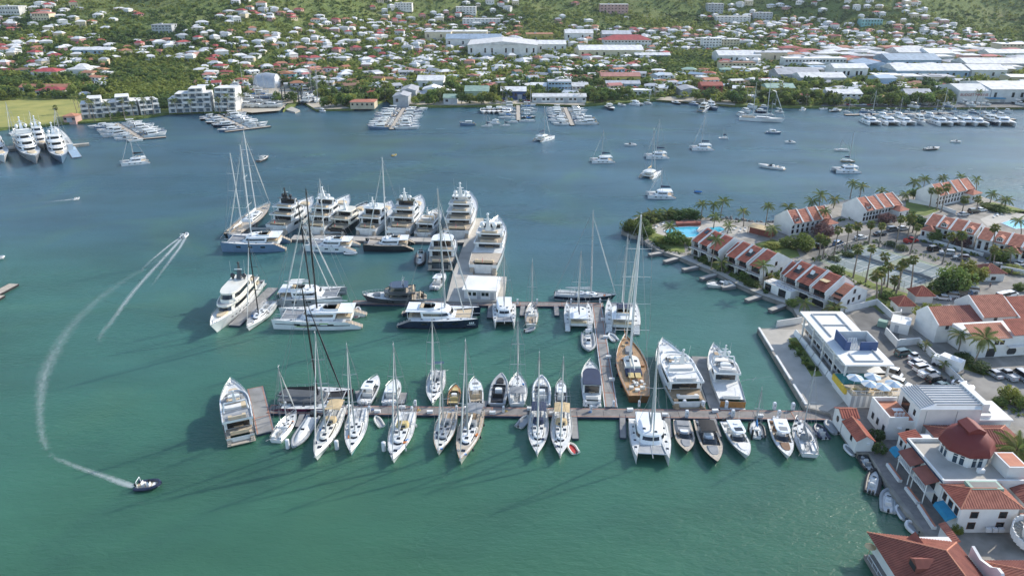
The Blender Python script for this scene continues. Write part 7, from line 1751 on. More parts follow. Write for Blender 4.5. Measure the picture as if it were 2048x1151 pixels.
def town_house(p,rz,w,d,h,rh,wall,roof,rk,wins=3,storeys=1):
 o=empty("house",p,rz)
 link("wall",UW[wall],o,(0,0,-1.5),None,(w,d,h+1.5))
 link("roof",UR[(rk,roof)],o,(0,0,h),None,(w,d,rh))
 for s in range(storeys):
  z=h*(s+.32)/storeys
  for i in range(wins):
   x=w*((i+.5)/wins-.5)
   if s==0 and i==wins//2:link("door",UDOOR,o,(x,-d/2,0),None,(1.0,.12,2.0))
   else:link("window",UWIN,o,(x,-d/2,z),None,(min(1.5,w/wins*.5),.12,1.2))
  link("window",UWIN,o,(w/2,0,z),None,(.12,1.4,1.2))
 if storeys>1:link("balcony",UTER,o,(0,-d/2-.7,h/2-.15),None,(w*.8,1.4,.18))
 if rnd(0,1)<.55:
  sx=random.choice((-1,1));ww,wd=w*rnd(.4,.65),d*rnd(.5,.8);hx=2.7
  link("wing_wall",UW[wall],o,(sx*w*.5,-d*rnd(.05,.35),-1.5),None,(ww,wd,hx+1.5));link("wing_roof",UR[(random.choice(("hip","gable","flat")),roof)],o,(sx*w*.5,-d*.2,hx),(0,0,0 if rnd(0,1)<.5 else 0),(ww,wd,rnd(.7,1.3)))
 if rnd(0,1)<.4:link("porch_roof",UTER if rnd(0,1)<.4 else UR[("flat",roof)],o,(-w*.15,-d/2-1.0,2.3),None,(w*.55,2.0,.3))
 return o
ORD=["first","second","third","fourth","fifth","sixth","seventh","eighth","ninth","tenth","eleventh","twelfth","thirteenth","fourteenth","fifteenth","sixteenth","seventeenth","eighteenth","nineteenth","twentieth"]
ORD+=["twenty-"+s for s in ORD[:9]]+["thirtieth"]+["thirty-"+s for s in ORD[:9]]
# ---- named sheds and large buildings: pixel x range and base row of the front wall
BIG=[]
def on_ground(px,py):
 a,b,c=ray(px,py);lo,hi=380.,2600.;y=lo
 while y<hi:
  t=y/b;x=a*t;z=CAM_H+c*t
  if z<=ground(x,max(y,shore_y(x))):return Vector((x,y,ground(x,y)))
  y+=4.
 return Vector((a*hi/b,hi,60))
def shed(label,x0,x1,base,h,depth,wall,roof,kind="gable",name="warehouse",ref=None,wins=0,rise=None,axis="x",storeys=1,doors=2,group=None):
 p0,p1=on_ground(x0,base),on_ground(x1,base)
 y=(p0.y+p1.y)/2;p0=Vector((PYX(x0,y,p0.z),y,p0.z));p1=Vector((PYX(x1,y,p0.z),y,p0.z))
 w=max(3,p1.x-p0.x)
 r=frame_root(name,((p0.x+p1.x)/2,y+depth/2),0,label,"building",group,p0.z)
 bx("wall","wall_"+wall if wall in WALLC else wall,r,-w/2,w/2,-depth/2,depth/2,-2,h)
 rm="roof_"+roof+"_sheet";rise=rise or min(w,depth)*.12+.6
 if kind=="gable":
  if axis=="x":MB().loft([[(x,-depth/2-.5,h),(x,0,h+rise),(x,depth/2+.5,h),(x,depth/2+.5,h-.25),(x,-depth/2-.5,h-.25)] for x in(-w/2-.4,w/2+.4)]).build("roof",rm,r)
  else:MB().loft([[(-w/2-.5,y_,h),(0,y_,h+rise),(w/2+.5,y_,h),(w/2+.5,y_,h-.25),(-w/2-.5,y_,h-.25)] for y_ in(-depth/2-.4,depth/2+.4)]).build("roof",rm,r)
 elif kind=="hip":
  i=min(w,depth)/2
  MB().add([(-w/2-.6,-depth/2-.6,h),(w/2+.6,-depth/2-.6,h),(w/2+.6,depth/2+.6,h),(-w/2-.6,depth/2+.6,h),(-w/2+i,0,h+rise),(w/2-i,0,h+rise)],[(0,1,5,4),(1,2,5),(2,3,4,5),(3,0,4),(3,2,1,0)]).build("roof",rm,r)
 else:
  bx("roof",rm,r,-w/2-.3,w/2+.3,-depth/2-.3,depth/2+.3,h,h+.4)
  bx("roof_unit","roof_grey_sheet",r,-w*.2,-w*.2+2.5,-1,1,h+.4,h+1.6)
 n=wins or max(2,int(w/7))
 for s in range(storeys):
  for i in range(n):
   x=-w/2+(i+.5)*w/n;hh=h/storeys
   if s==0 and doors and i%3==1:bx("loading_door","roof_grey_sheet",r,x-1.6,x+1.6,-depth/2-.08,-depth/2+.01,0,min(3.6,h*.7))
   else:bx("window","glass_dark",r,x-.9,x+.9,-depth/2-.06,-depth/2+.01,s*hh+hh*.4,s*hh+hh*.75)
 for yy in range(int(-depth/2)+2,int(depth/2)-2,6):FOOT.extend([(r.location.x+xx,r.location.y+yy,5.5) for xx in np.arange(-w/2,w/2+.1,6)])
 BIG.append((*proj((r.location.x,y,p0.z)),ref or label))
 return r
def PYX(px,y,z):
 zc=y*CP-(z-CAM_H)*SP
 return(px-CX)/FPX*zc
for a in(("grey steel shed pair nearest the long far dock, front one",787,817,213,6.0,16,"grey","grey","gable","warehouse","the grey waterfront shed",0,1.6,"y"),("grey steel shed behind the front waterfront shed",802,832,203,7.0,20,"grey","grey","gable","warehouse","the grey waterfront shed",0,1.6,"y"),("big white shed with a flat pitched roof behind the waterfront",835,887,184,8,18,"white","white","gable","warehouse","the white waterfront shed"),("white gabled boat shed among stacked dinghies",846,882,197,6,14,"white","white","gable","boat_shed","the white waterfront shed",0,2,"y"),("low grey shed left of the white gabled one",833,868,199,3.6,8,"grey","grey","gable","boat_shed","the white waterfront shed"),("teal roofed shed at the small boat yard",887,914,211,4.5,12,"grey","green","gable","boat_shed","the teal roofed shed"),("green grey twin shed behind the palm by the docks",930,977,201,6,18,"green","green","gable","warehouse","the green shed"),("royal blue shed with a white upper wall on the waterfront",1002,1052,200,6.0,14,"paint_royal","white","gable","warehouse","the blue waterfront shed",6),("long white low waterfront restaurant with a pale roof",1065,1172,206,4.0,9,"white","white","gable","building","the long white waterfront block",12),("blue grey three-storey apartment block behind the waterfront",1096,1142,190,9,12,"blue","grey","flat","building","the long white waterfront block",7,None,"x",3,0),("white two-storey block left of the blue grey apartments",1062,1093,190,6,12,"white","white","gable","building","the long white waterfront block",4,None,"x",2,0),("white two-storey block right of the blue grey apartments",1144,1176,190,6,12,"white","white","gable","building","the long white waterfront block",4,None,"x",2,0),("long bright yellow building with a pink red roof",1202,1280,168,6,14,"yellow","pink","gable","building","the yellow building",8),("long pale blue shed in front of the yellow building",1212,1280,181,4.5,10,"blue","grey","gable","warehouse","the yellow building"),("white waterfront gallery below the pale blue shed",1222,1302,193,4,8,"white","white","flat","building","the yellow building",9),("grey blue gabled shed left of the red building",1362,1398,195,5,18,"grey","grey","gable","warehouse","the red waterfront building",0,1.6,"y"),("bright red two-storey building near the shore",1402,1444,191,7,12,"roof_red_sheet","red","gable","building","the red waterfront building",4,None,"x",2),("yellow green building with a teal roof by the shore",1532,1588,194,6,14,"yellow","green","gable","building","the teal roofed shore building",6),("white waterfront showroom with a pale roof by the right docks",1655,1722,206,6,14,"white","white","gable","building","the white showroom",6,None,"x",2),("grey arched roof shed behind the right docks",1810,1862,204,5,12,"grey","grey","gable","warehouse","the arched shed",0,3.0),("huge white warehouse with a low pitched roof in the middle of town",936,1074,117,13,62,"white","white","gable","warehouse","the huge white warehouse",0,3.5,"y"),("pale blue roofed warehouse behind the huge white one",892,1002,97,10,30,"white","blue","gable","warehouse","the huge white warehouse"),("beige supermarket block left of the blue roofed warehouse",850,902,84,10,30,"cream","cream" if False else "grey","flat","warehouse","the beige supermarket"),("beige flat block with a white roof above the blue roofed warehouse",904,974,78,8,24,"cream","white","flat","warehouse","the beige supermarket"),("white gabled warehouse right of the huge white one",1074,1132,107,9,34,"white","white","gable","warehouse","the huge white warehouse",0,3),("very long white warehouse with a curved roof behind the trees",1158,1286,119,9,36,"cream","white","gable","warehouse","the long curved warehouse",0,3.5),("royal blue building right of the long curved warehouse",1270,1340,121,5,12,"paint_royal","white","gable","warehouse","the royal blue building"),("golden yellow flat block behind the huge warehouse",1052,1106,82,7,18,"yellow","orange","flat","building","the golden block"),("white gabled hall at the foot of the green mountain",1130,1186,83,9,24,"white","white","gable","warehouse","the white gabled hall"),("grey hall right of the white gabled hall",1205,1262,84,8,24,"grey","grey","gable","warehouse","the white gabled hall"),("white hotel with a broad red hipped roof",1208,1302,96,8,24,"white","red","hip","hotel","the red roofed hotel",14,5,"x",2),("white flat warehouse right of the wooded field",1436,1520,128,8,26,"white","white","gable","warehouse","the white field side warehouse",8),("red roofed cream block below the white field side warehouse",1440,1510,142,7,12,"cream","brown","flat","building","the white field side warehouse",9,None,"x",2),("beige grey block right of the white field side warehouse",1508,1572,127,10,20,"cream","grey","flat","building","the beige grey block"),("long white block with many windows in the industrial quarter",1568,1690,138,9,14,"white","white","flat","building","the long windowed block",18,None,"x",2),("pale grey roofed shed left of the blue industrial sheds",1555,1640,165,6,24,"grey","grey","gable","warehouse","the grey roofed sheds"),("second pale grey roofed shed left of the blue industrial sheds",1600,1690,172,6,20,"grey","white","gable","warehouse","the grey roofed sheds"),("white louvred hall below the blue industrial sheds",1665,1732,162,10,18,"white","white","gable","warehouse","the white louvred hall",8),("blue gabled industrial hall with white trim",1726,1786,149,7.5,34,"blue","blue","gable","warehouse","the blue gabled hall",0,3,"y"),("wide pale blue industrial hall, nearest of its row",1790,1935,160,7.5,30,"blue","white","gable","warehouse","the wide pale blue hall",12),("blue roofed industrial hall behind the wide pale blue one",1775,1880,136,7,32,"blue","blue","gable","warehouse","the wide pale blue hall"),("white roofed hall at the back of the industrial quarter",1795,1850,122,8,30,"white","white","gable","warehouse","the back industrial halls"),("second white roofed hall at the back of the industrial quarter",1855,1905,124,8,30,"white","white","gable","warehouse","the back industrial halls"),("long silver shed by the right edge of town",1930,2060,144,7,26,"grey","white","gable","warehouse","the long silver shed"),("white roofed hall below the long silver shed",1940,2010,160,8,24,"white","white","gable","warehouse","the long silver shed"),("white long roof at the far right of town",1975,2070,121,7,20,"white","white","gable","warehouse","the far right roofs"),("beige three-storey block at the right edge of town",2000,2060,108,10,20,"cream","white","flat","building","the far right roofs",8,None,"x",3,0),("long low shed with a white roof on the left slope",144,222,112,5,12,"blue","white","gable","warehouse","the long low slope shed",9),("white round roofed hall on the left plain",134,177,153,5,20,"white","white","hip","building","the round white hall"),("red roofed house with white walls above the field",64,116,158,5,14,"white","red","hip","house","the field houses"),("red roofed white clubhouse at the edge of the field",73,125,196,4.5,12,"white","red","hip","house","the field clubhouse",6),("row of orange roofed cottages behind the clubhouse",40,148,186,3.6,10,"white","orange","gable","house","the field clubhouse",12),("orange roofed waterside hut at the edge of the field",128,152,246,3.6,7,"pink","orange","hip","boat_shed","the waterside hut",3),("grey terraced apartment block on the left slope",305,345,68,8,14,"grey","grey","flat","building","the grey slope apartments",6,None,"x",3,0),("long white building on the upper left hill",-5,40,32,9,16,"white","white","flat","building","the upper left villas",8,None,"x",2,0),("cream mansion on the left hill crest",66,100,42,8,14,"cream","pink","hip","house","the upper left villas",6,None,"x",2,0),("white arcaded apartment building on the centre slope",790,824,24,9,14,"white","white","flat","building","the arcaded apartments",6,None,"x",3,0),("white apartment building right of the arcaded one",912,952,31,9,14,"white","white","flat","building","the arcaded apartments",6,None,"x",3,0),("stepped white housing row below the slope apartments",925,1000,48,6,14,"white","white","flat","building","the arcaded apartments",10,None,"x",2,0),("pink and white hotel block on the right slope",1200,1256,28,12,18,"pink","white","flat","hotel","the pink hotel",8,None,"x",3,0),("grey tower block on the right slope",1415,1446,28,13,16,"grey","white","flat","building","the slope towers",5,None,"x",4,0),("white block on the right slope beside a grey tower",1432,1500,48,9,16,"white","white","flat","building","the slope towers",9,None,"x",3,0),("grey flat block farther right on the slope",1510,1544,42,10,16,"grey","grey","flat","building","the slope towers",5,None,"x",3,0),("turquoise apartment building on the right slope",1722,1764,54,8,14,"teal","teal" if False else "blue","flat","building","the turquoise apartments",7,None,"x",2,0),("white four-storey block in the right part of town",1405,1442,100,12,14,"white","white","flat","building","the white town blocks",6,None,"x",4,0),("cream three-storey block beside the white four-storey one",1440,1478,96,9,14,"cream","white","flat","building","the white town blocks",6,None,"x",3,0)):
 shed(*a)
r=shed("large white chandlery shed with red lettering at the right edge",1978,2120,207,9,40,"white","white","gable","chandlery","the chandlery shed",8,3,"x")
def lettering(parent,loc,rot,mat):
 SIGN_TEXT.materials.append(M[mat])
 return link("lettering",SIGN_TEXT,parent,loc,rot)
w2=[c for c in r.children if c.name.startswith("wall")][0]
xl=min(v.co.x for v in w2.data.vertices)
MB().loft([[(xl-22,y,z) for y,z in((-20,-1),(-20,8),(-6,11),(8,8),(8,-1))],[(xl-.5,y,z) for y,z in((-20,-1),(-20,8),(-6,11),(8,8),(8,-1))]]).build("front_wing","wall_white",r)
lettering(r,(xl-11.5,-20.12,4.4),(math.pi/2,0,0),"roof_red_sheet")
bx("teal_canopy","canvas_teal",r,xl-4,xl+8,-25,-20.5,3.2,3.5)
for x in(-3.5,7.5):
 MB().tube((xl+x,-24.8,0),(xl+x,-24.8,3.2),.12,.12,6).build("canopy_post","steel",r)
# ---- waterfront apartments at left
def apartments(label,x0,x1,base,depth,storeys,bays,step=(0,),ref="the white waterfront apartments"):
 a,b=P(*((x0,base[0])),1.3),P(x1,base[1],1.3)
 L,rz=frame(a,b)
 r=frame_root("apartment_block",(a.x,a.y),rz,label,"apartments","waterfront apartment blocks",1.3)
 sh=2.9;bw=L/bays
 for s in range(storeys):
  back=1.2*s*.8
  for i in range(bays):
   top=storeys-(step[i] if i<len(step) else 0)
   if s>=top:continue
   xa,xb=i*bw,(i+1)*bw
   bx("wall","wall_grey" if(i+s)%3==1 else "wall_white",r,xa,xb-.01,back,depth,s*sh,(s+1)*sh-.2)
   bx("balcony_slab","wall_white",r,xa,xb,back-1.5,depth-.3,(s+1)*sh-.2,(s+1)*sh)
   bx("window","glass_pale",r,xa+bw*.22,xb-bw*.25,back-.05,back+.02,s*sh+.3,s*sh+2.2)
   bx("balustrade","glass_pale" if(i+s)%3==0 else "wall_white",r,xa+.2,xb-.2,back-1.45,back-1.38,s*sh,s*sh+.95) if s else None
   bx("party_wall","wall_white",r,xa-.12,xa+.12,back-1.5,back,s*sh,(s+1)*sh-.2)
 for yy in range(0,int(depth)+4,5):FOOT.extend([(*(wpos(r,xx,yy).xy),5.) for xx in np.arange(0,L,5)])
 BIG.append(((x0+x1)/2,(base[0]+base[1])/2,ref))
apartments("widest white apartment block with balconies at the left shore",166,278,(238,230),16,4,8,(1,0,0,1,1,0,0,1))
apartments("small white apartment block between the two larger ones",283,322,(230,226),14,3,3)
apartments("stepped white apartment block right of the small one",340,424,(226,223),15,5,6,(2,1,1,0,0,1),"the stepped white apartments")
apartments("narrow white apartment block beside the boatyard",432,472,(223,223),15,5,3,(0,0,0),"the stepped white apartments")
def gsheet(name,poly,mat,dz=.05):
 q=[]
 for x,y in poly:p=on_ground(x,y);q.append((p.x,p.y,p.z+dz))
 tag(MB().quad(*q).build(name,mat),kind="structure")
mk("yard_sand",(.45,.40,.31),.95,.14,.06,tint=(.36,.31,.24))
gsheet("field",[(-60,264),(0,256),(78,252),(121,246),(150,240),(166,212),(150,198),(70,199),(0,203),(-60,206)],"lawn_dry",.10)
gsheet("boatyard_ground",[(470,223),(505,226),(560,222),(574,208),(606,205),(632,220),(700,219),(660,200),(640,178),(560,165),(490,170)],"yard_sand",.10)
gsheet("quay_ground",[(790,211),(915,213),(1060,209),(1170,212),(1170,200),(1060,200),(915,203),(800,205)],"yard_sand",.10)
gsheet("quay_ground",[(1310,201),(1400,206),(1470,212),(1470,203),(1400,197),(1330,193)],"yard_sand",.10)
gsheet("marina_yard",[(1640,215),(1860,217),(2060,216),(2060,204),(1860,206),(1650,207)],"asphalt",.10)
gsheet("car_lot",[(1760,116),(1850,108),(1915,108),(1900,120),(1800,128)],"asphalt",.35)
for q in((40,230),(100,225),(20,215),(120,212),(60,245),(140,225)):p=on_ground(*q);FOOT.append((p.x,p.y,30))
for q in((520,200),(560,190),(600,195),(540,180),(640,208),(520,216)):p=on_ground(*q);FOOT.append((p.x,p.y,16))
# ---- boatyard crane, cover dome
def boatyard():
 p=on_ground(582,206)
 r=frame_root("boat_hoist",(p.x,p.y),.1,"blue grey travelling boat hoist over the slipway","boat hoist",None,p.z)
 for x in(-5.5,5.5):
  for y in(0,11):MB().tube((x,y,0),(x,y,9),.45,.4,6).build("leg","slate_paint",r);MB().loft([[(x+.35*sg,y+.8*math.cos(a*math.pi/5),.8+.8*math.sin(a*math.pi/5)) for a in range(10)] for sg in(-1,1)]).build("wheel","tyre",r)
  MB().box(x-.4,x+.4,-1,12,9,9.9).build("side_beam","slate_paint",r)
 MB().box(-5.5,5.5,11.6,12.4,9.1,9.8).build("cross_beam","slate_paint",r)
 p=on_ground(536,174)
 r=frame_root("boat_cover_dome",(p.x,p.y),0,"silver shrink-wrapped dome over a boat in the yard","cover",None,p.z)
 MB().loft([[(x,9*math.cos(a*math.pi/8)*k,11*math.sin(a*math.pi/8)*k) for a in range(9)] for x,k in((-10,.55),(-8,.85),(0,1),(8,.9),(11,.5))]).build("cover_sheet","alu",r,True)
 p=on_ground(722,218);r=hip_house("derelict yellow roofed waterside building right of the boatyard",p.x-7,p.x+9,p.y,p.y+12,4.2,5.2,"tile_orange",step=None,gz=1.3,wall="wall_cream",name="waterside_house")
 for k in range(2):
  p0,p1=P(566,225,1.0),P(598,221,1.0)
 slab("slipway_pier","pale concrete pier on the left of the hoist slip","pier",[(566,213),(577,211),(600,220),(590,224),(572,219)],1.0,"concrete")
boatyard()
# ---- boats on the far docks
BNUM={}
def far_boat(label,stern,bow,kind,group):
 L=(bow-stern).length
 if kind=="sail":return sailboat(label,stern,bow,.28*L,None,cover=random.choice(["canvas_navy","sail_white","canvas_blue"]),jib=None,detail=False,spread=1,group=group)
 if kind=="cat":return catamaran(label,stern,bow,.55*L,None if random.random()<.45 else-1,fly=True,detail=False,group=group,jib=None,cover="canvas_navy")
 if kind=="motor":return motor_yacht(label,stern,bow,.27*L,2 if L>14 else 1,arch=L>14,dome=False,fl=False,group=group,tall=.9,name="motor_cruiser",hull=random.choice(["gelcoat"]*4+["gelcoat_navy","gelcoat_blue"]))
 if kind=="open":return speedboat(label,stern,bow,.3*L,hull=random.choice(["gelcoat"]*4+["gelcoat_blue","gelcoat_black"]),top=random.choice(["hardtop",None,"hardtop"]),cabin=random.random()<.4,rails=False,motors=random.choice([0,2]),group=group)
def dock_line(dock,a,b,left,right,w=2.4,mat="teak_pale",Lr=(8.5,12),kinds=("motor","open","open"),name="floating_dock",z=.6):
 pontoon("pale floating dock, spine of the %s"%dock,a,b,w,z=z,mat=mat,lines=False,seg=9,float_mat="rubber_black",name=name)
 p0,p1=P(*a,z),P(*b,z);d=(p1-p0).normalized();n=Vector((-d.y,d.x,0))
 if proj(p0+n)[0]>proj(p0)[0]:n=-n
 for side,cnt,sg in(("left",left,1),("right",right,-1)):
  for i in range(cnt):
   c=p0.lerp(p1,(i+.75)/(cnt+.4))+n*sg*(w/2+.6)
   L=rnd(*Lr);e=c+n*sg*L+d*rnd(-.4,.4)
   k=random.choice(kinds)
   far_boat("%s, %s out, %s side of the %s"%({"motor":"white motor cruiser","open":"small motorboat","sail":"moored sailboat","cat":"moored catamaran"}[k],ORD[i],side,dock),Vector((c.x,c.y,0)),Vector((e.x,e.y,0)),k,"boats on the "+dock)
dock_line("dock by the wide apartments",(233,246),(282,276),8,8,Lr=(10,15))
dock_line("dock by the boatyard",(434,229),(497,258),8,8,Lr=(10,15))
pontoon("cross piece at the end of the dock by the wide apartments",(252,280),(332,273),2.4,mat="teak_pale",lines=False,seg=9,float_mat="rubber_black")
pontoon("cross piece at the end of the dock by the boatyard",(450,263),(541,252),2.4,mat="teak_pale",lines=False,seg=9,float_mat="rubber_black")
far_boat("white motorboat outside the cross piece of the apartments dock",P(258,284,0),P(288,281,0),"open","boats on the dock by the wide apartments")
dock_line("dock in front of the grey shed",(808,216),(783,258),12,12,Lr=(11,15))
dock_line("short pier by the blue shed",(1036,205),(1037,240),5,4,Lr=(9,12),kinds=("open","sail","motor"))
dock_line("dock by the white restaurant",(1130,215),(1145,250),11,8,Lr=(9,13))
dock_line("long dock by the showroom",(1690,229),(1905,226),0,0,w=3.0)
dock_line("dock behind the catamaran row",(1730,241),(2030,238),0,0,w=3.0)
for i,x in enumerate((968,978,988,998,1008,1018)):far_boat("small boat in the row off the yellow seawall, %s from the left"%ORD[i],P(x,220,0),P(x+rnd(-1,1),229,0),"open","row of boats off the yellow seawall")
for i,(x0,x1,y,k) in enumerate(((950,918,250,"motor"),(985,962,253,"sail"),(1000,975,247,"cat"),(1020,1000,252,"sail"),(1036,1012,245,"sail"),(1070,1038,243,"sail"),(1195,1150,248,"motor"),(1190,1152,240,"motor"))):
 far_boat("%s moored off the middle waterfront, %s from the left"%({"motor":"white motor yacht","sail":"sailing yacht","cat":"catamaran"}[k],ORD[i]),P(x0,y,0),P(x1,y+1,0),k,"boats off the middle waterfront")
for i,x in enumerate((1752,1790,1822,1852,1893,1915,1942,1968,1992,2018)):far_boat("white charter catamaran, %s in the front row at right"%ORD[i],P(x-24+rnd(-4,4),242+rnd(-1,1),0),P(x+rnd(-3,3),253+rnd(-1.5,.8),0),"motor" if i in(3,8) else "cat","charter catamarans in a row")
for i,x in enumerate((1735,1768,1800,1830,1862,1900,1935,1975,2005)):far_boat("white motorboat behind the catamaran row, %s from the left"%ORD[i],P(x-14,231,0),P(x+10,236,0),random.choice(["motor","sail","open","cat"]),"boats behind the catamaran row")
for i in range(14):
 x=1700+i*24+rnd(-6,6);far_boat("small yacht on the back docks at far right, %s from the left"%ORD[i],P(x-8,224,0),P(x+8,226+rnd(-1,2),0),random.choice(["sail","motor","open"]),"yachts on the back docks")
sailboat("white schooner with two masts moored at the right waterfront",(1478,237),(1570,241),6.5,152,mt=.6,detail=False,masts=((.3,165,1),),teak=True,cover="sail_white",spread=1,name="schooner")
for i,(x0,y0,x1,y1,k) in enumerate(((1486,222,1500,228,"motor"),(1494,214,1514,219,"motor"),(1512,224,1534,228,"motor"),(1530,230,1552,233,"sail"),(1400,224,1420,216,"motor"),(1412,214,1436,222,"motor"),(1380,208,1398,212,"open"),(1345,206,1362,210,"open"),(1290,206,1305,210,"sail"),(1262,208,1284,212,"cat"),(1238,210,1252,214,"open"),(1214,214,1228,222,"open"),(1600,222,1612,220,"open"),(1640,220,1656,219,"open"),(1660,224,1684,222,"open"),(640,222,652,226,"open"))):
 far_boat("%s at the far waterfront quay, %s in order"%({"motor":"white motor yacht","open":"small motorboat","sail":"sailboat","cat":"catamaran"}[k],ORD[i]),P(x0,y0,0),P(x1,y1,0),k,"boats along the far quay")
for i,(x0,y0,x1,y1,k) in enumerate(((1482,208,1500,212,"sail"),(1500,206,1520,208,"sail"),(1540,214,1558,217,"sail"),(1476,230,1492,236,"motor"),(1520,216,1538,219,"motor"),(1552,224,1568,228,"open"))):
 far_boat("%s crowded around the white schooner, %s of the cluster"%({"motor":"white motor yacht","sail":"masted sailing yacht","open":"small motorboat"}[k],ORD[i]),P(x0,y0,0),P(x1,y1,0),k,"boats around the schooner")
Gl="superyachts at the left edge"
motor_yacht("tall white superyacht with bow to the camera at the left edge",(45,287),(72,316),9.5,4,zb=5.2,zbow=4.0,zstern=1.0,group=Gl,tall=.95,hull="gelcoat_grey")  # grey hull colour paints the shade on the white yacht's sides
motor_yacht("white superyacht with a blue grey bow right of the tallest one",(110,287),(123,316),9,3,zb=4.8,zbow=3.8,zstern=1.0,group=Gl,tall=.9,hull="gelcoat_blue")
motor_yacht("white superyacht cut by the left picture edge",(-22,287),(9,314),9.5,3,zb=4.6,zbow=3.8,zstern=1.0,group=Gl)
motor_yacht("smaller white yacht behind the tall left superyacht",(74,272),(88,290),7,3,zb=3.4,zbow=2.8,zstern=1.0,group=Gl,tall=.9)
sailboat("moored sailing yacht with tall mast behind the left superyachts",(36,262),(20,268),5,205,detail=False,cover="sail_white")
sailboat("second tall masted sailing yacht behind the left superyachts",(74,262),(66,270),5,222,detail=False,cover="sail_white")
sailboat("sailing yacht with a leaning white mast at the turquoise dock",(140,300),(112,264),5,218,detail=False,cover="sail_white")
pontoon("turquoise topped dock right of the left superyachts",(136,286),(154,314),4.0,mat="canvas_stripe",lines=False,float_mat="concrete_dark",edge="concrete")
pontoon("concrete breakwater stub joined to the turquoise dock",(138,290),(178,286),3.0,z=1.2,mat="concrete",lines=False,float_mat="concrete")
pontoon("pale quay between the left superyachts",(14,296),(38,293),9,z=1.2,mat="concrete",lines=False,float_mat="concrete")
YS=[(478+17*c+rnd(-3,3)+(8 if q%2 else 0),y,q) for q,y in enumerate((180,190,199,208,216)) for c in range(5) if not(c>2 and q<2)]+[(612+12*c,186+9*q,9) for q in range(3) for c in range(3)]
for x,y,q in YS:
 p=on_ground(x,y);a=rnd(-.35,.1) if q!=9 else rnd(1.2,1.8);L=rnd(11,16)
 r_=far_boat("boat",Vector((p.x-L/2*math.cos(a),p.y-L/2*math.sin(a),0)),Vector((p.x+L/2*math.cos(a),p.y+L/2*math.sin(a),0)),random.choice(["sail","motor","open","sail"]),"boats standing in the boatyard")[0]
 r_.location.z=p.z+.9;r_["yard"]=1
 cr_=MB().box(-L*.3,-L*.3+.3,-1.2,1.2,-.9,.1).mesh("cradle","slate_paint")
 link("cradle",cr_,r_);link("cradle",cr_,r_,(L*.45,0,0))
yard=sorted([o for o in COL.objects if o.get("yard")],key=lambda o:proj(o.location)[0])
for i,o in enumerate(yard):
 row=i//((len(yard)+1)//2)
 o["label"]="%s ashore in the boatyard, %s from the %s"%(o["category"],ORD[i if row==0 else len(yard)-1-i],"left" if row==0 else "right");del o["yard"]
ny=0
for i in range(40):
 x,y=rnd(1790,2040),rnd(208,215);p=on_ground(x,y);L=rnd(6,9)
 if i<14:
  r_=far_boat("x",Vector((p.x,p.y,0)),Vector((p.x+L*.4,p.y-L,0)),"open","small boats ashore behind the right docks")[0];r_.location.z=p.z+.5;r_["yd2"]=1
for i,o in enumerate(sorted([o for o in COL.objects if o.get("yd2")],key=lambda o:proj(o.location)[0])):o["label"]="small boat ashore behind the right docks, %s from the left"%ORD[i];del o["yd2"]
for q in((1940,212),(1960,212),(1980,212),(2000,212),(2020,212),(1950,207),(1990,207),(1960,209),(1975,209)):p_=on_ground(*q);FOOT.append((p_.x,p_.y,13))
# ---- small far cars
FC={}
for k_ in("white","silver","black","red"):
 mb=MB().loft([[(x,y,z) for y,z in((-.9,.3),(-.9,.8),(-.8,.95),(.8,.95),(.9,.8),(.9,.3))] for x in(-2.2,2.2)]);mb.mat(1).loft([[(-1.6,-.8,.95),(1.0,-.8,.95),(1.0,.8,.95),(-1.6,.8,.95)],[(-1.2,-.65,1.45),(.5,-.65,1.45),(.5,.65,1.45),(-1.2,.65,1.45)]])
 FC[k_]=mb.mesh("far_car",["car_"+k_,"glass_dark"])
def lot(name,poly,n,rz):
 for i in range(n):
  u_,v_=rnd(0,1),rnd(0,1);a,b,c,d=poly
  x=(a[0]*(1-u_)+b[0]*u_)*(1-v_)+(d[0]*(1-u_)+c[0]*u_)*v_;y=(a[1]*(1-u_)+b[1]*u_)*(1-v_)+(d[1]*(1-u_)+c[1]*u_)*v_
  p=on_ground(x,y);k_=random.choice(["white","white","silver","silver","black","red"])
  tag(link("parked_car",FC[k_],None,(p.x,p.y,p.z+.15),(0,0,rz+rnd(-.2,.2)+(math.pi/2 if rnd(0,1)<.3 else 0))),"tiny %s car parked in %s"%(k_,name),"car","tiny cars in "+name)["tc"]=1
lot("the crowded lot behind the industrial halls",[(1765,124),(1860,118),(1910,110),(1820,112)],46,.2)
lot("the yard behind the right docks",[(1650,213),(1800,214),(1800,208),(1655,208)],22,.1)
lot("the quay by the blue shed",[(990,208),(1060,207),(1060,203),(990,204)],8,.1)
lot("the boatyard",[(560,200),(620,215),(640,205),(570,185)],8,.4)
tcs={}
for o in COL.objects:
 if o.get("tc"):tcs.setdefault(o["label"],[]).append(o);del o["tc"]
for lab,os_ in tcs.items():
 os_.sort(key=lambda o:proj(o.location)[0])
 for i,o in enumerate(os_):
  if len(os_)>1:o["label"]=lab+", %s from left"%ORD[i]
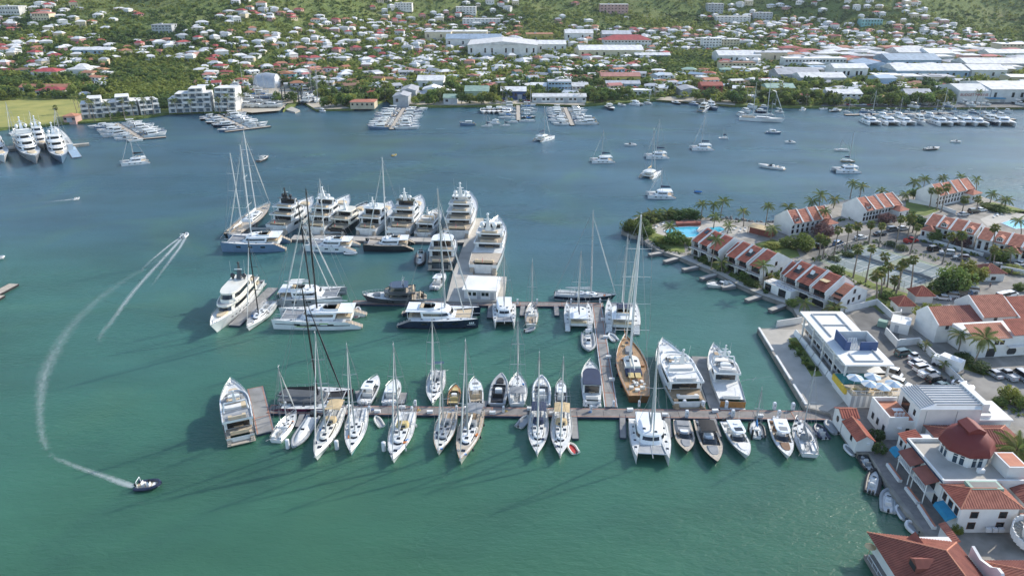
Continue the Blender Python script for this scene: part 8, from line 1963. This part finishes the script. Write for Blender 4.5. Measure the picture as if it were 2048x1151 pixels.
# ---- houses of the town
def near_ref(px,py):
 return min(((px-x)**2+6*(py-y)**2,n) for x,y,n in BIG)[1]
HASH={}
def hash_add(f):HASH.setdefault((int(f[0]//40),int(f[1]//40)),[]).append(f)
for f_ in FOOT:hash_add(f_)
def clear(x,y,r):
 i,j=int(x//40),int(y//40)
 for a in(i-1,i,i+1):
  for b in(j-1,j,j+1):
   for q in HASH.get((a,b),()):
    if(x-q[0])**2+(y-q[1])**2<=(q[2]+r)**2:return False
 return True
cand=[]
random.seed(77)
for gy in range(0,56):
 for gx in range(-40,42):
  y=430+gy*13.2+rnd(-4.5,4.5);x=gx*14.6+rnd(-5,5)+(7 if gy%2 else 0)
  if y<shore_y(x)+14:continue
  z=ground(x,y);px,py=proj((x,y,z))
  if not(-30<px<2080 and-4<py<236):continue
  if 230<px<400 and 122<py<222:continue
  if px<165 and py>150:continue
  if 1330<px<1440 and 105<py<150:continue
  hill=z>26+14*mnoise.noise((x*.01,y*.01,0))
  if 1040<px<1420 and py<60 and rnd(0,1)<.9:continue
  if 130<px<330 and py<75 and rnd(0,1)<.6:continue
  if z>55 and rnd(0,1)<.7:continue
  if mnoise.noise((x*.012,y*.012,5.))<(-.36 if not hill else-.05):continue
  if rnd(0,1)<(.10 if not hill else.38):continue
  w=rnd(6.5,12.5);d=rnd(6,9)
  ind_=1560<px<2060 and 104<py<172
  if ind_:w=rnd(13,24);d=rnd(11,18)
  if not clear(x,y,max(w,d)*.45):continue
  hash_add((x,y,max(w,d)*.5))
  cand.append((x,y,z,px,py,w,d,hill,ind_))
cand.sort(key=lambda c:-c[4])
hits=[]
rest=MB();RM=["wall_white","wall_cream","wall_pink","roof_white_sheet","roof_red_sheet","roof_grey_sheet","roof_orange_sheet","glass_dark"]
for i,(x,y,z,px,py,w,d,hill,ind_) in enumerate(cand):
 rz=rnd(-.75,.75)+(.25 if x<-100 else 0)
 st=2 if rnd(0,1)<(.45 if hill else.3) else 1
 h=2.45*st+rnd(0,.4)
 wall=random.choice(["white"]*5+["cream","cream","pink","peach","yellow","teal","blue","grey"])
 if hill:roof=random.choice(["white"]*7+["red","orange","grey","grey","green","blue","brown"])
 elif px<1250 and py>125:roof=random.choice(["red","white","white","white","grey","grey","orange","rust","pink","brown"])
 else:roof=random.choice(["white"]*4+["grey","grey","red","orange","green","blue","rust"])
 rk=random.choice(["hip","hip","gable","gable","gable","flat","flat"])
 if ind_:h,st,rk,roof,wall,rz=rnd(5,7),1,random.choice(["gable","gable","flat"]),random.choice(["white","white","grey","blue"]),random.choice(["white","white","grey","blue","cream"]),rnd(-.12,.12)
 if i<300:
  o=town_house((x,y,z+.2),rz,w,d,h,rnd(.9,1.8),wall,roof,rk,3 if w>10 else 2,st)
  if ind_:o.name="warehouse"
  hits.append((o,wall,roof,rk,st,px,py))
 else:
  Mx=Matrix.Translation((x,y,z))@Matrix.Rotation(rz,4,'Z')
  tp=lambda q:Mx@Vector(q)
  def addb(m,x0,x1,y0,y1,z0,z1):
   rest.mat(m);rest.add([tp((a,b,c)) for c in(z0,z1) for a,b in((x0,y0),(x1,y0),(x1,y1),(x0,y1))],[(3,2,1,0),(4,5,6,7),(0,1,5,4),(1,2,6,5),(2,3,7,6),(3,0,4,7)])
  addb(random.choice([0,0,0,1,2]),-w/2,w/2,-d/2,d/2,-2,h)
  for k in range(3):addb(7,w*(k-1)*.3-.6,w*(k-1)*.3+.6,-d/2-.06,-d/2+.01,1,2.2)
  rest.mat(random.choice([3,3,3,4,5,6]));rr_=rnd(1.2,2)
  rest.add([tp(q) for q in((-w*.55,-d*.55,h),(w*.55,-d*.55,h),(w*.55,d*.55,h),(-w*.55,d*.55,h),(-w*.2,0,h+rr_),(w*.2,0,h+rr_))],[(0,1,5,4),(1,2,5),(2,3,4,5),(3,0,4),(3,2,1,0)])
if rest.v:tag(rest.build("distant_houses",RM),"distant small houses scattered over the upper slopes of town","houses",None,"stuff")
buck={}
for t in hits:
 o,wall,roof,rk,st,px,py=t
 lab="%s %s%s with %s %s roof near %s"%(wall,"two-storey " if st==2 else "","hall" if o.name.startswith("ware") else "house",roof,{"hip":"hipped","gable":"gabled","flat":"flat"}[rk],near_ref(px,py))
 buck.setdefault(lab,[]).append(t)
for lab,ts in buck.items():
 ts.sort(key=lambda t:t[5])
 for i,t in enumerate(ts):tag(t[0],lab if len(ts)==1 else "%s, %s from left"%(lab,ORD[min(38,i)]),"house","houses of the town")
# ---- trees of the town: the largest as individuals, the rest as one mass
random.seed(5)
spots=[]
NZ=mnoise.noise
for it in range(60000):
 y=420+1000*random.random()**1.15;x=rnd(-.78,.78)*y
 if y<shore_y(x)+4:continue
 z=ground(x,y);px,py=proj((x,y,z))
 if not(-40<px<2090 and-60<py<262):continue
 dens=.62+.5*NZ((x*.011,y*.011,2.))
 hillf=sstep(14,45,z)
 dens=dens*(1-hillf)+hillf*(.74+.6*NZ((x*.02,y*.02,12.)))
 if 225<px<400 and 118<py<224:dens=1
 if 150<px<480 and 95<py<130:dens=max(dens,.7)
 if 1330<px<1440 and 105<py<150:dens=1
 if 690<px<800 and 170<py<212:dens=1
 if 1150<px<1230 and 180<py<212:dens=1
 if 1590<px<1700 and 175<py<206:dens=max(dens,.8)
 if random.random()>dens:continue
 big=hillf<.5
 r=rnd(1.6,4.8) if big else rnd(1.1,3.2)
 if 225<px<400 and 118<py<224:r=rnd(1.8,3.0)
 if not clear(x,y,r*.12 if big else 0):continue
 spots.append((x,y,z,px,py,r,big))
for(x,y,z,px,py,w,d,hill,ind_) in cand:
 if ind_:continue
 for k in range(3):
  xx,yy=x+rnd(-.75,.75)*w,y-d*.5-rnd(1.5,4.5);zz=ground(xx,yy);r=rnd(1.7,3.8)
  if yy>shore_y(xx)+3:spots.append((xx,yy,zz,*proj((xx,yy,zz)),r,True))
spots.sort(key=lambda s:-s[5]/s[1])
ind,mass=spots[:290],spots[290:]
refs={}
for x,y,z,px,py,r,big in ind:
 k=random.choice(["fmid","fdark","fmid2","fyellow"])
 tone={"fmid":"green","fmid2":"green","fdark":"dark green","fyellow":"yellow green"}[k]
 refs.setdefault("%s tree near %s"%(tone,near_ref(px,py)),[]).append((px,x,y,z,r,k))
for lab,ts in refs.items():
 ts.sort()
 for i,(px,x,y,z,r,k) in enumerate(ts):
  tree(lab if len(ts)==1 else "%s, %s from left"%(lab,ORD[min(38,i)]),(x,y,z),r,r*rnd(1.5,1.9),k,"trees of the town")
def tree_mass(name,label,pts,quads,mats,seed,tall=1.3):
 r=np.random.RandomState(seed)
 V=[];MI=[]
 protos=[leaf_cloud(7,quads//7,1,1,.8,.36,seed+i) for i in range(6)]
 for(x,y,z,px,py,rad,big) in pts:
  v=protos[r.randint(6)].copy()
  a=r.rand()*6.28;c,s=math.cos(a),math.sin(a)
  vx=v[:,0]*c-v[:,1]*s;vy=v[:,0]*s+v[:,1]*c
  hgt=rad*(tall if big else.9)
  V.append(np.stack([vx*rad+x,vy*rad+y,v[:,2]*rad*.8+z+hgt*.62],1))
  n=1.3*NZ((x*.01,y*.01,8.))+r.rand()*.9
  MI.append(np.full(len(v)//4,0 if n>.5 else(2 if n<-.02 else 1),dtype=np.int32))
 me=quads_mesh(name,np.concatenate(V),mats[0])
 for m in mats[1:]:me.materials.append(M[m])
 me.polygons.foreach_set("material_index",np.concatenate(MI))
 tag(link(name,me),label,"trees",None,"stuff")
tree_mass("hillside_trees","mass of green trees and scrub covering the town and hills",mass,28,("leaf_yellow","leaf_mid","leaf_dark"),40)
PP=[(190,242),(182,238),(222,240),(250,238),(268,233),(290,232),(308,230),(356,226),(384,226),(440,226),(456,226),(484,224),(120,244),(154,226),(158,216),(1005,205),(880,208),(1160,204),(1185,200),(1430,206),(1500,206),(1612,212),(1950,210),(860,190),(1310,196),(1560,204),(770,200),(700,200),(640,176),(660,182)]
for i,(x,y) in enumerate(sorted(PP)):
 p=on_ground(x,y);h=rnd(7,11)
 cxp,cyp=proj((p.x+rnd(-1,1),p.y,p.z+h))
 o=palm("waterfront palm across the lagoon, %s from the %s"%(ORD[i if i<15 else 29-i],"left" if i<15 else "right"),(cxp,cyp),(x,y),"coco" if i%3 else "fan",3.6,12,"palms along the far waterfront",1.3)
# ---- low garden planting on the peninsula
random.seed(9)
gp=[]
for line in([(1395,517),(1440,540),(1510,572),(1545,590)],[(1480,490),(1560,520),(1620,545),(1690,590),(1740,612)],[(1628,521),(1735,485)],[(1655,535),(1720,570),(1800,596)],[(1815,593),(1930,549)],[(1742,482),(1850,512),(1935,540)],[(1840,482),(1965,516),(2048,532)],[(1600,470),(1690,440),(1760,430),(1830,425)],[(1248,459),(1290,478),(1330,500),(1372,510)],[(1270,440),(1300,432),(1400,437),(1480,443)],[(1890,714),(1960,746),(2000,752)],[(1985,802),(2048,832)],[(1845,692),(1926,770)],[(1380,498),(1400,512)],[(1445,532),(1470,548)],[(1530,560),(1560,590)],[(1960,406),(2048,428)],[(1578,680),(1630,748)],[(1745,600),(1800,620)],[(1880,640),(1860,668)]):
 q=[P(x,y,GZ) for x,y in line]
 for a,b in zip(q,q[1:]):
  for k in range(int((b-a).length/.55)):
   p=a.lerp(b,rnd(0,1));gp.append((p.x+rnd(-1.1,1.1),p.y+rnd(-1.1,1.1),GZ,0,0,rnd(.3,.85),False))
tree_mass("garden_planting","low garden shrubs edging the courts, gardens and walls",gp,28,("leaf_yellow","leaf_mid","leaf_dark"),70)
# ------------ foam wakes on the water, and haze
def foam_mat():
 m,nt,b,N,L=nodes_of("foam")
 at=N("Attribute");at.attribute_name="foam"
 geo=N("NewGeometry");mp=N("Mapping");mp.inputs["Scale"].default_value=(1,1,1)
 n1=N("TexNoise");n1.inputs["Scale"].default_value=1.7;n1.inputs["Detail"].default_value=8;n1.inputs["Roughness"].default_value=.72;n1.inputs["Distortion"].default_value=1.2
 mp.inputs["Rotation"].default_value=(0,0,.6);mp.inputs["Scale"].default_value=(1,.45,1)
 L(geo.outputs["Position"],mp.inputs[0]);L(mp.outputs[0],n1.inputs["Vector"])
 su=N("Math");su.operation='SUBTRACT';ad=N("Math");ad.operation='MULTIPLY_ADD'
 ad.inputs[1].default_value=.75;ad.inputs[2].default_value=-.64
 L(at.outputs["Fac"],ad.inputs[0])
 s2=N("Math");s2.operation='ADD';L(n1.outputs["Fac"],s2.inputs[0]);L(ad.outputs[0],s2.inputs[1])
 mr=N("MapRange");mr.inputs[1].default_value=.0;mr.inputs[2].default_value=.30;mr.inputs[4].default_value=.64
 L(s2.outputs[0],mr.inputs[0])
 mf=N("Math");mf.operation='MULTIPLY';L(mr.outputs[0],mf.inputs[0]);L(at.outputs["Fac"],mf.inputs[1])
 tr=N("BsdfTransparent");mx=N("MixShader")
 b.inputs["Base Color"].default_value=(.62,.68,.68,1);b.inputs["Roughness"].default_value=.8
 L(mf.outputs[0],mx.inputs[0]);L(tr.outputs[0],mx.inputs[1]);L(b.outputs[0],mx.inputs[2])
 L(mx.outputs[0],nt.nodes["Material Output"].inputs[0])
 M["foam"]=m
foam_mat()
def wake(label,path,strands=((0,1.0),),n=60):
 q=[(P(x,y,.03),w,s) for x,y,w,s in path]
 pts=[]
 for i in range(n):
  f=i/(n-1)*(len(q)-1);k=min(int(f),len(q)-2);t=f-k
  t2=t
  p0,p1,p2,p3=q[max(0,k-1)][0],q[k][0],q[k+1][0],q[min(len(q)-1,k+2)][0]
  p=.5*((2*p1)+(p2-p0)*t+(2*p0-5*p1+4*p2-p3)*t*t+(3*p1-p0-3*p2+p3)*t**3)
  pts.append((p,q[k][1]+(q[k+1][1]-q[k][1])*t,q[k][2]+(q[k+1][2]-q[k][2])*t))
 v,f,a=[],[],[]
 prof=[(-1,0),(-.7,.55),(-.35,.8),(0,1),(.35,.8),(.7,.55),(1,0)]
 for i,(p,w,s) in enumerate(pts):
  d=(pts[min(n-1,i+1)][0]-pts[max(0,i-1)][0]).normalized();nn=Vector((-d.y,d.x,0))
  for k,fm in prof:
   v.append(p+nn*(w*k));a.append(fm*s)
 m=len(prof)
 for i in range(n-1):
  for j in range(m-1):f.append((i*m+j,i*m+j+1,(i+1)*m+j+1,(i+1)*m+j))
 me=bpy.data.meshes.new("wake_foam");me.from_pydata([tuple(x) for x in v],[],f);me.materials.append(M["foam"])
 at=me.attributes.new("foam",'FLOAT','POINT');at.data.foreach_set("value",a)
 tag(link("wake_foam",me),label,"wake","foam wakes","stuff")
wake("fresh foam wake behind the navy inflatable boat",[(268,972,.8,.95),(240,963,1.0,.75),(205,950,.9,.6),(165,937,.8,.55),(135,925,.8,.5),(108,914,.8,.38),(96,903,.8,.2)])
wake("old broad curved wake drifting down the left side",[(95,900,1.0,.36),(84,870,1.2,.46),(80,830,1.3,.44),(82,785,1.7,.48),(90,745,2.2,.48),(112,700,2.6,.43),(140,655,2.6,.39),(185,608,2.6,.36),(235,570,2.3,.34),(290,535,2.0,.30),(325,512,1.6,.26)])
wake("central foam strand of the speeding inflatable",[(366,473,.9,.95),(345,497,.9,.8),(318,526,1.0,.7),(285,562,1.0,.62),(255,598,1.1,.62),(225,640,1.2,.5),(203,668,1.2,.4),(198,690,1.2,.15)])
wake("left foam strand of the speeding inflatable",[(362,474,.8,.9),(338,491,.8,.74),(315,510,.8,.6),(295,527,.8,.45),(278,548,.8,.3)])
wake("right foam strand of the speeding inflatable",[(370,476,.8,.9),(360,494,.8,.78),(342,518,.9,.62),(322,545,.9,.45),(305,570,.8,.3)])
wake("short pale wake behind the jet ski sized boat",[(148,398,.9,.9),(130,400,1.4,.6),(100,403,1.6,.35),(60,407,1.4,.2)])
# ------------ people by the gatehouse
mk("skin",(.30,.17,.11),.7,.05,1.);mk("cloth_navy",(.03,.045,.10),.9,.1,1.);mk("cloth_white",(.62,.62,.60),.9,.1,1.);mk("hair",(.03,.022,.018),.8,.1,1.)
def person(label,px,rz,top,legs):
 p=P(*px,GZ);r=empty("person",p,rz);tag(r,label,"person")
 J={"pel":(0,0,.95),"chest":(0,0,1.28),"neck":(0,0,1.48),"head":(.02,0,1.66),"crown":(.01,0,1.74),"ls":(0,.19,1.42),"le":(-.02,.26,1.14),"lw":(.08,.27,.90),"lh":(.12,.27,.82),"rs":(0,-.19,1.42),"re":(-.03,-.26,1.14),"rw":(.02,-.28,.89),"rh":(.05,-.28,.80),"lp":(0,.10,.90),"lk":(.05,.11,.50),"la":(-.02,.11,.09),"lt":(.14,.12,.05),"rp":(0,-.10,.90),"rk":(.02,-.11,.50),"ra":(-.08,-.11,.09),"rt":(.08,-.12,.05)}
 R={"pel":.15,"chest":.155,"neck":.06,"head":.10,"crown":.075,"ls":.07,"le":.05,"lw":.035,"lh":.04,"rs":.07,"re":.05,"rw":.035,"rh":.04,"lp":.095,"lk":.065,"la":.045,"lt":.04,"rp":.095,"rk":.065,"ra":.045,"rt":.04}
 E=[("pel","chest"),("chest","neck"),("neck","head"),("head","crown"),("chest","ls"),("ls","le"),("le","lw"),("lw","lh"),("chest","rs"),("rs","re"),("re","rw"),("rw","rh"),("pel","lp"),("lp","lk"),("lk","la"),("la","lt"),("pel","rp"),("rp","rk"),("rk","ra"),("ra","rt")]
 ks=list(J)
 def skin(name,keys,mat,grow,parent):
  me=bpy.data.meshes.new(name);idx={k:i for i,k in enumerate(keys)}
  me.from_pydata([J[k] for k in keys],[(idx[a],idx[b]) for a,b in E if a in idx and b in idx],[])
  me.materials.append(M[mat]);o=link(name,me,parent)
  o.modifiers.new("skin",'SKIN');o.modifiers.new("sub",'SUBSURF').render_levels=1
  if not me.skin_vertices:
   bm=bmesh.new();bm.from_mesh(me);bm.verts.layers.skin.verify();bm.to_mesh(me);bm.free()
  for i,k in enumerate(keys):
   me.skin_vertices[0].data[i].radius=(R[k]+grow,)*2;me.skin_vertices[0].data[i].use_root=i==0
  return o
 skin("body",ks,"skin",0,r)
 skin("shirt",["pel","chest","ls","le","rs","re"],top,.022,r);skin("trousers",["pel","lp","lk","la","rp","rk","ra"],legs,.02,r)
 MB().sphere((-.01,0,1.70),.108,8,6).build("hair","hair",r,True)
person("person in dark blue clothes standing before the low garden wall",(2022,549),-1.2,"cloth_navy","cloth_navy")
person("person in a pale shirt standing beside the gatehouse",(1979,575),-2.0,"cloth_white","cloth_navy")
# ------------ haze over the lagoon and hills
def haze():
 m=bpy.data.materials.new("haze_air");m.use_nodes=True;nt=m.node_tree
 nt.nodes.remove(nt.nodes["Principled BSDF"])
 v=nt.nodes.new("ShaderNodeVolumePrincipled");v.inputs["Density"].default_value=.00005
 v.inputs["Color"].default_value=(.78,.88,1.0,1);v.inputs["Anisotropy"].default_value=.2
 nt.links.new(v.outputs[0],nt.nodes["Material Output"].inputs["Volume"])
 M["haze"]=m
 tag(MB().box(-1900,1900,-320,2300,-5,HAZE_TOP).build("haze",m),"thin bluish haze hanging over the lagoon and hills","haze",None,"stuff")
HAZE_TOP=640
haze()
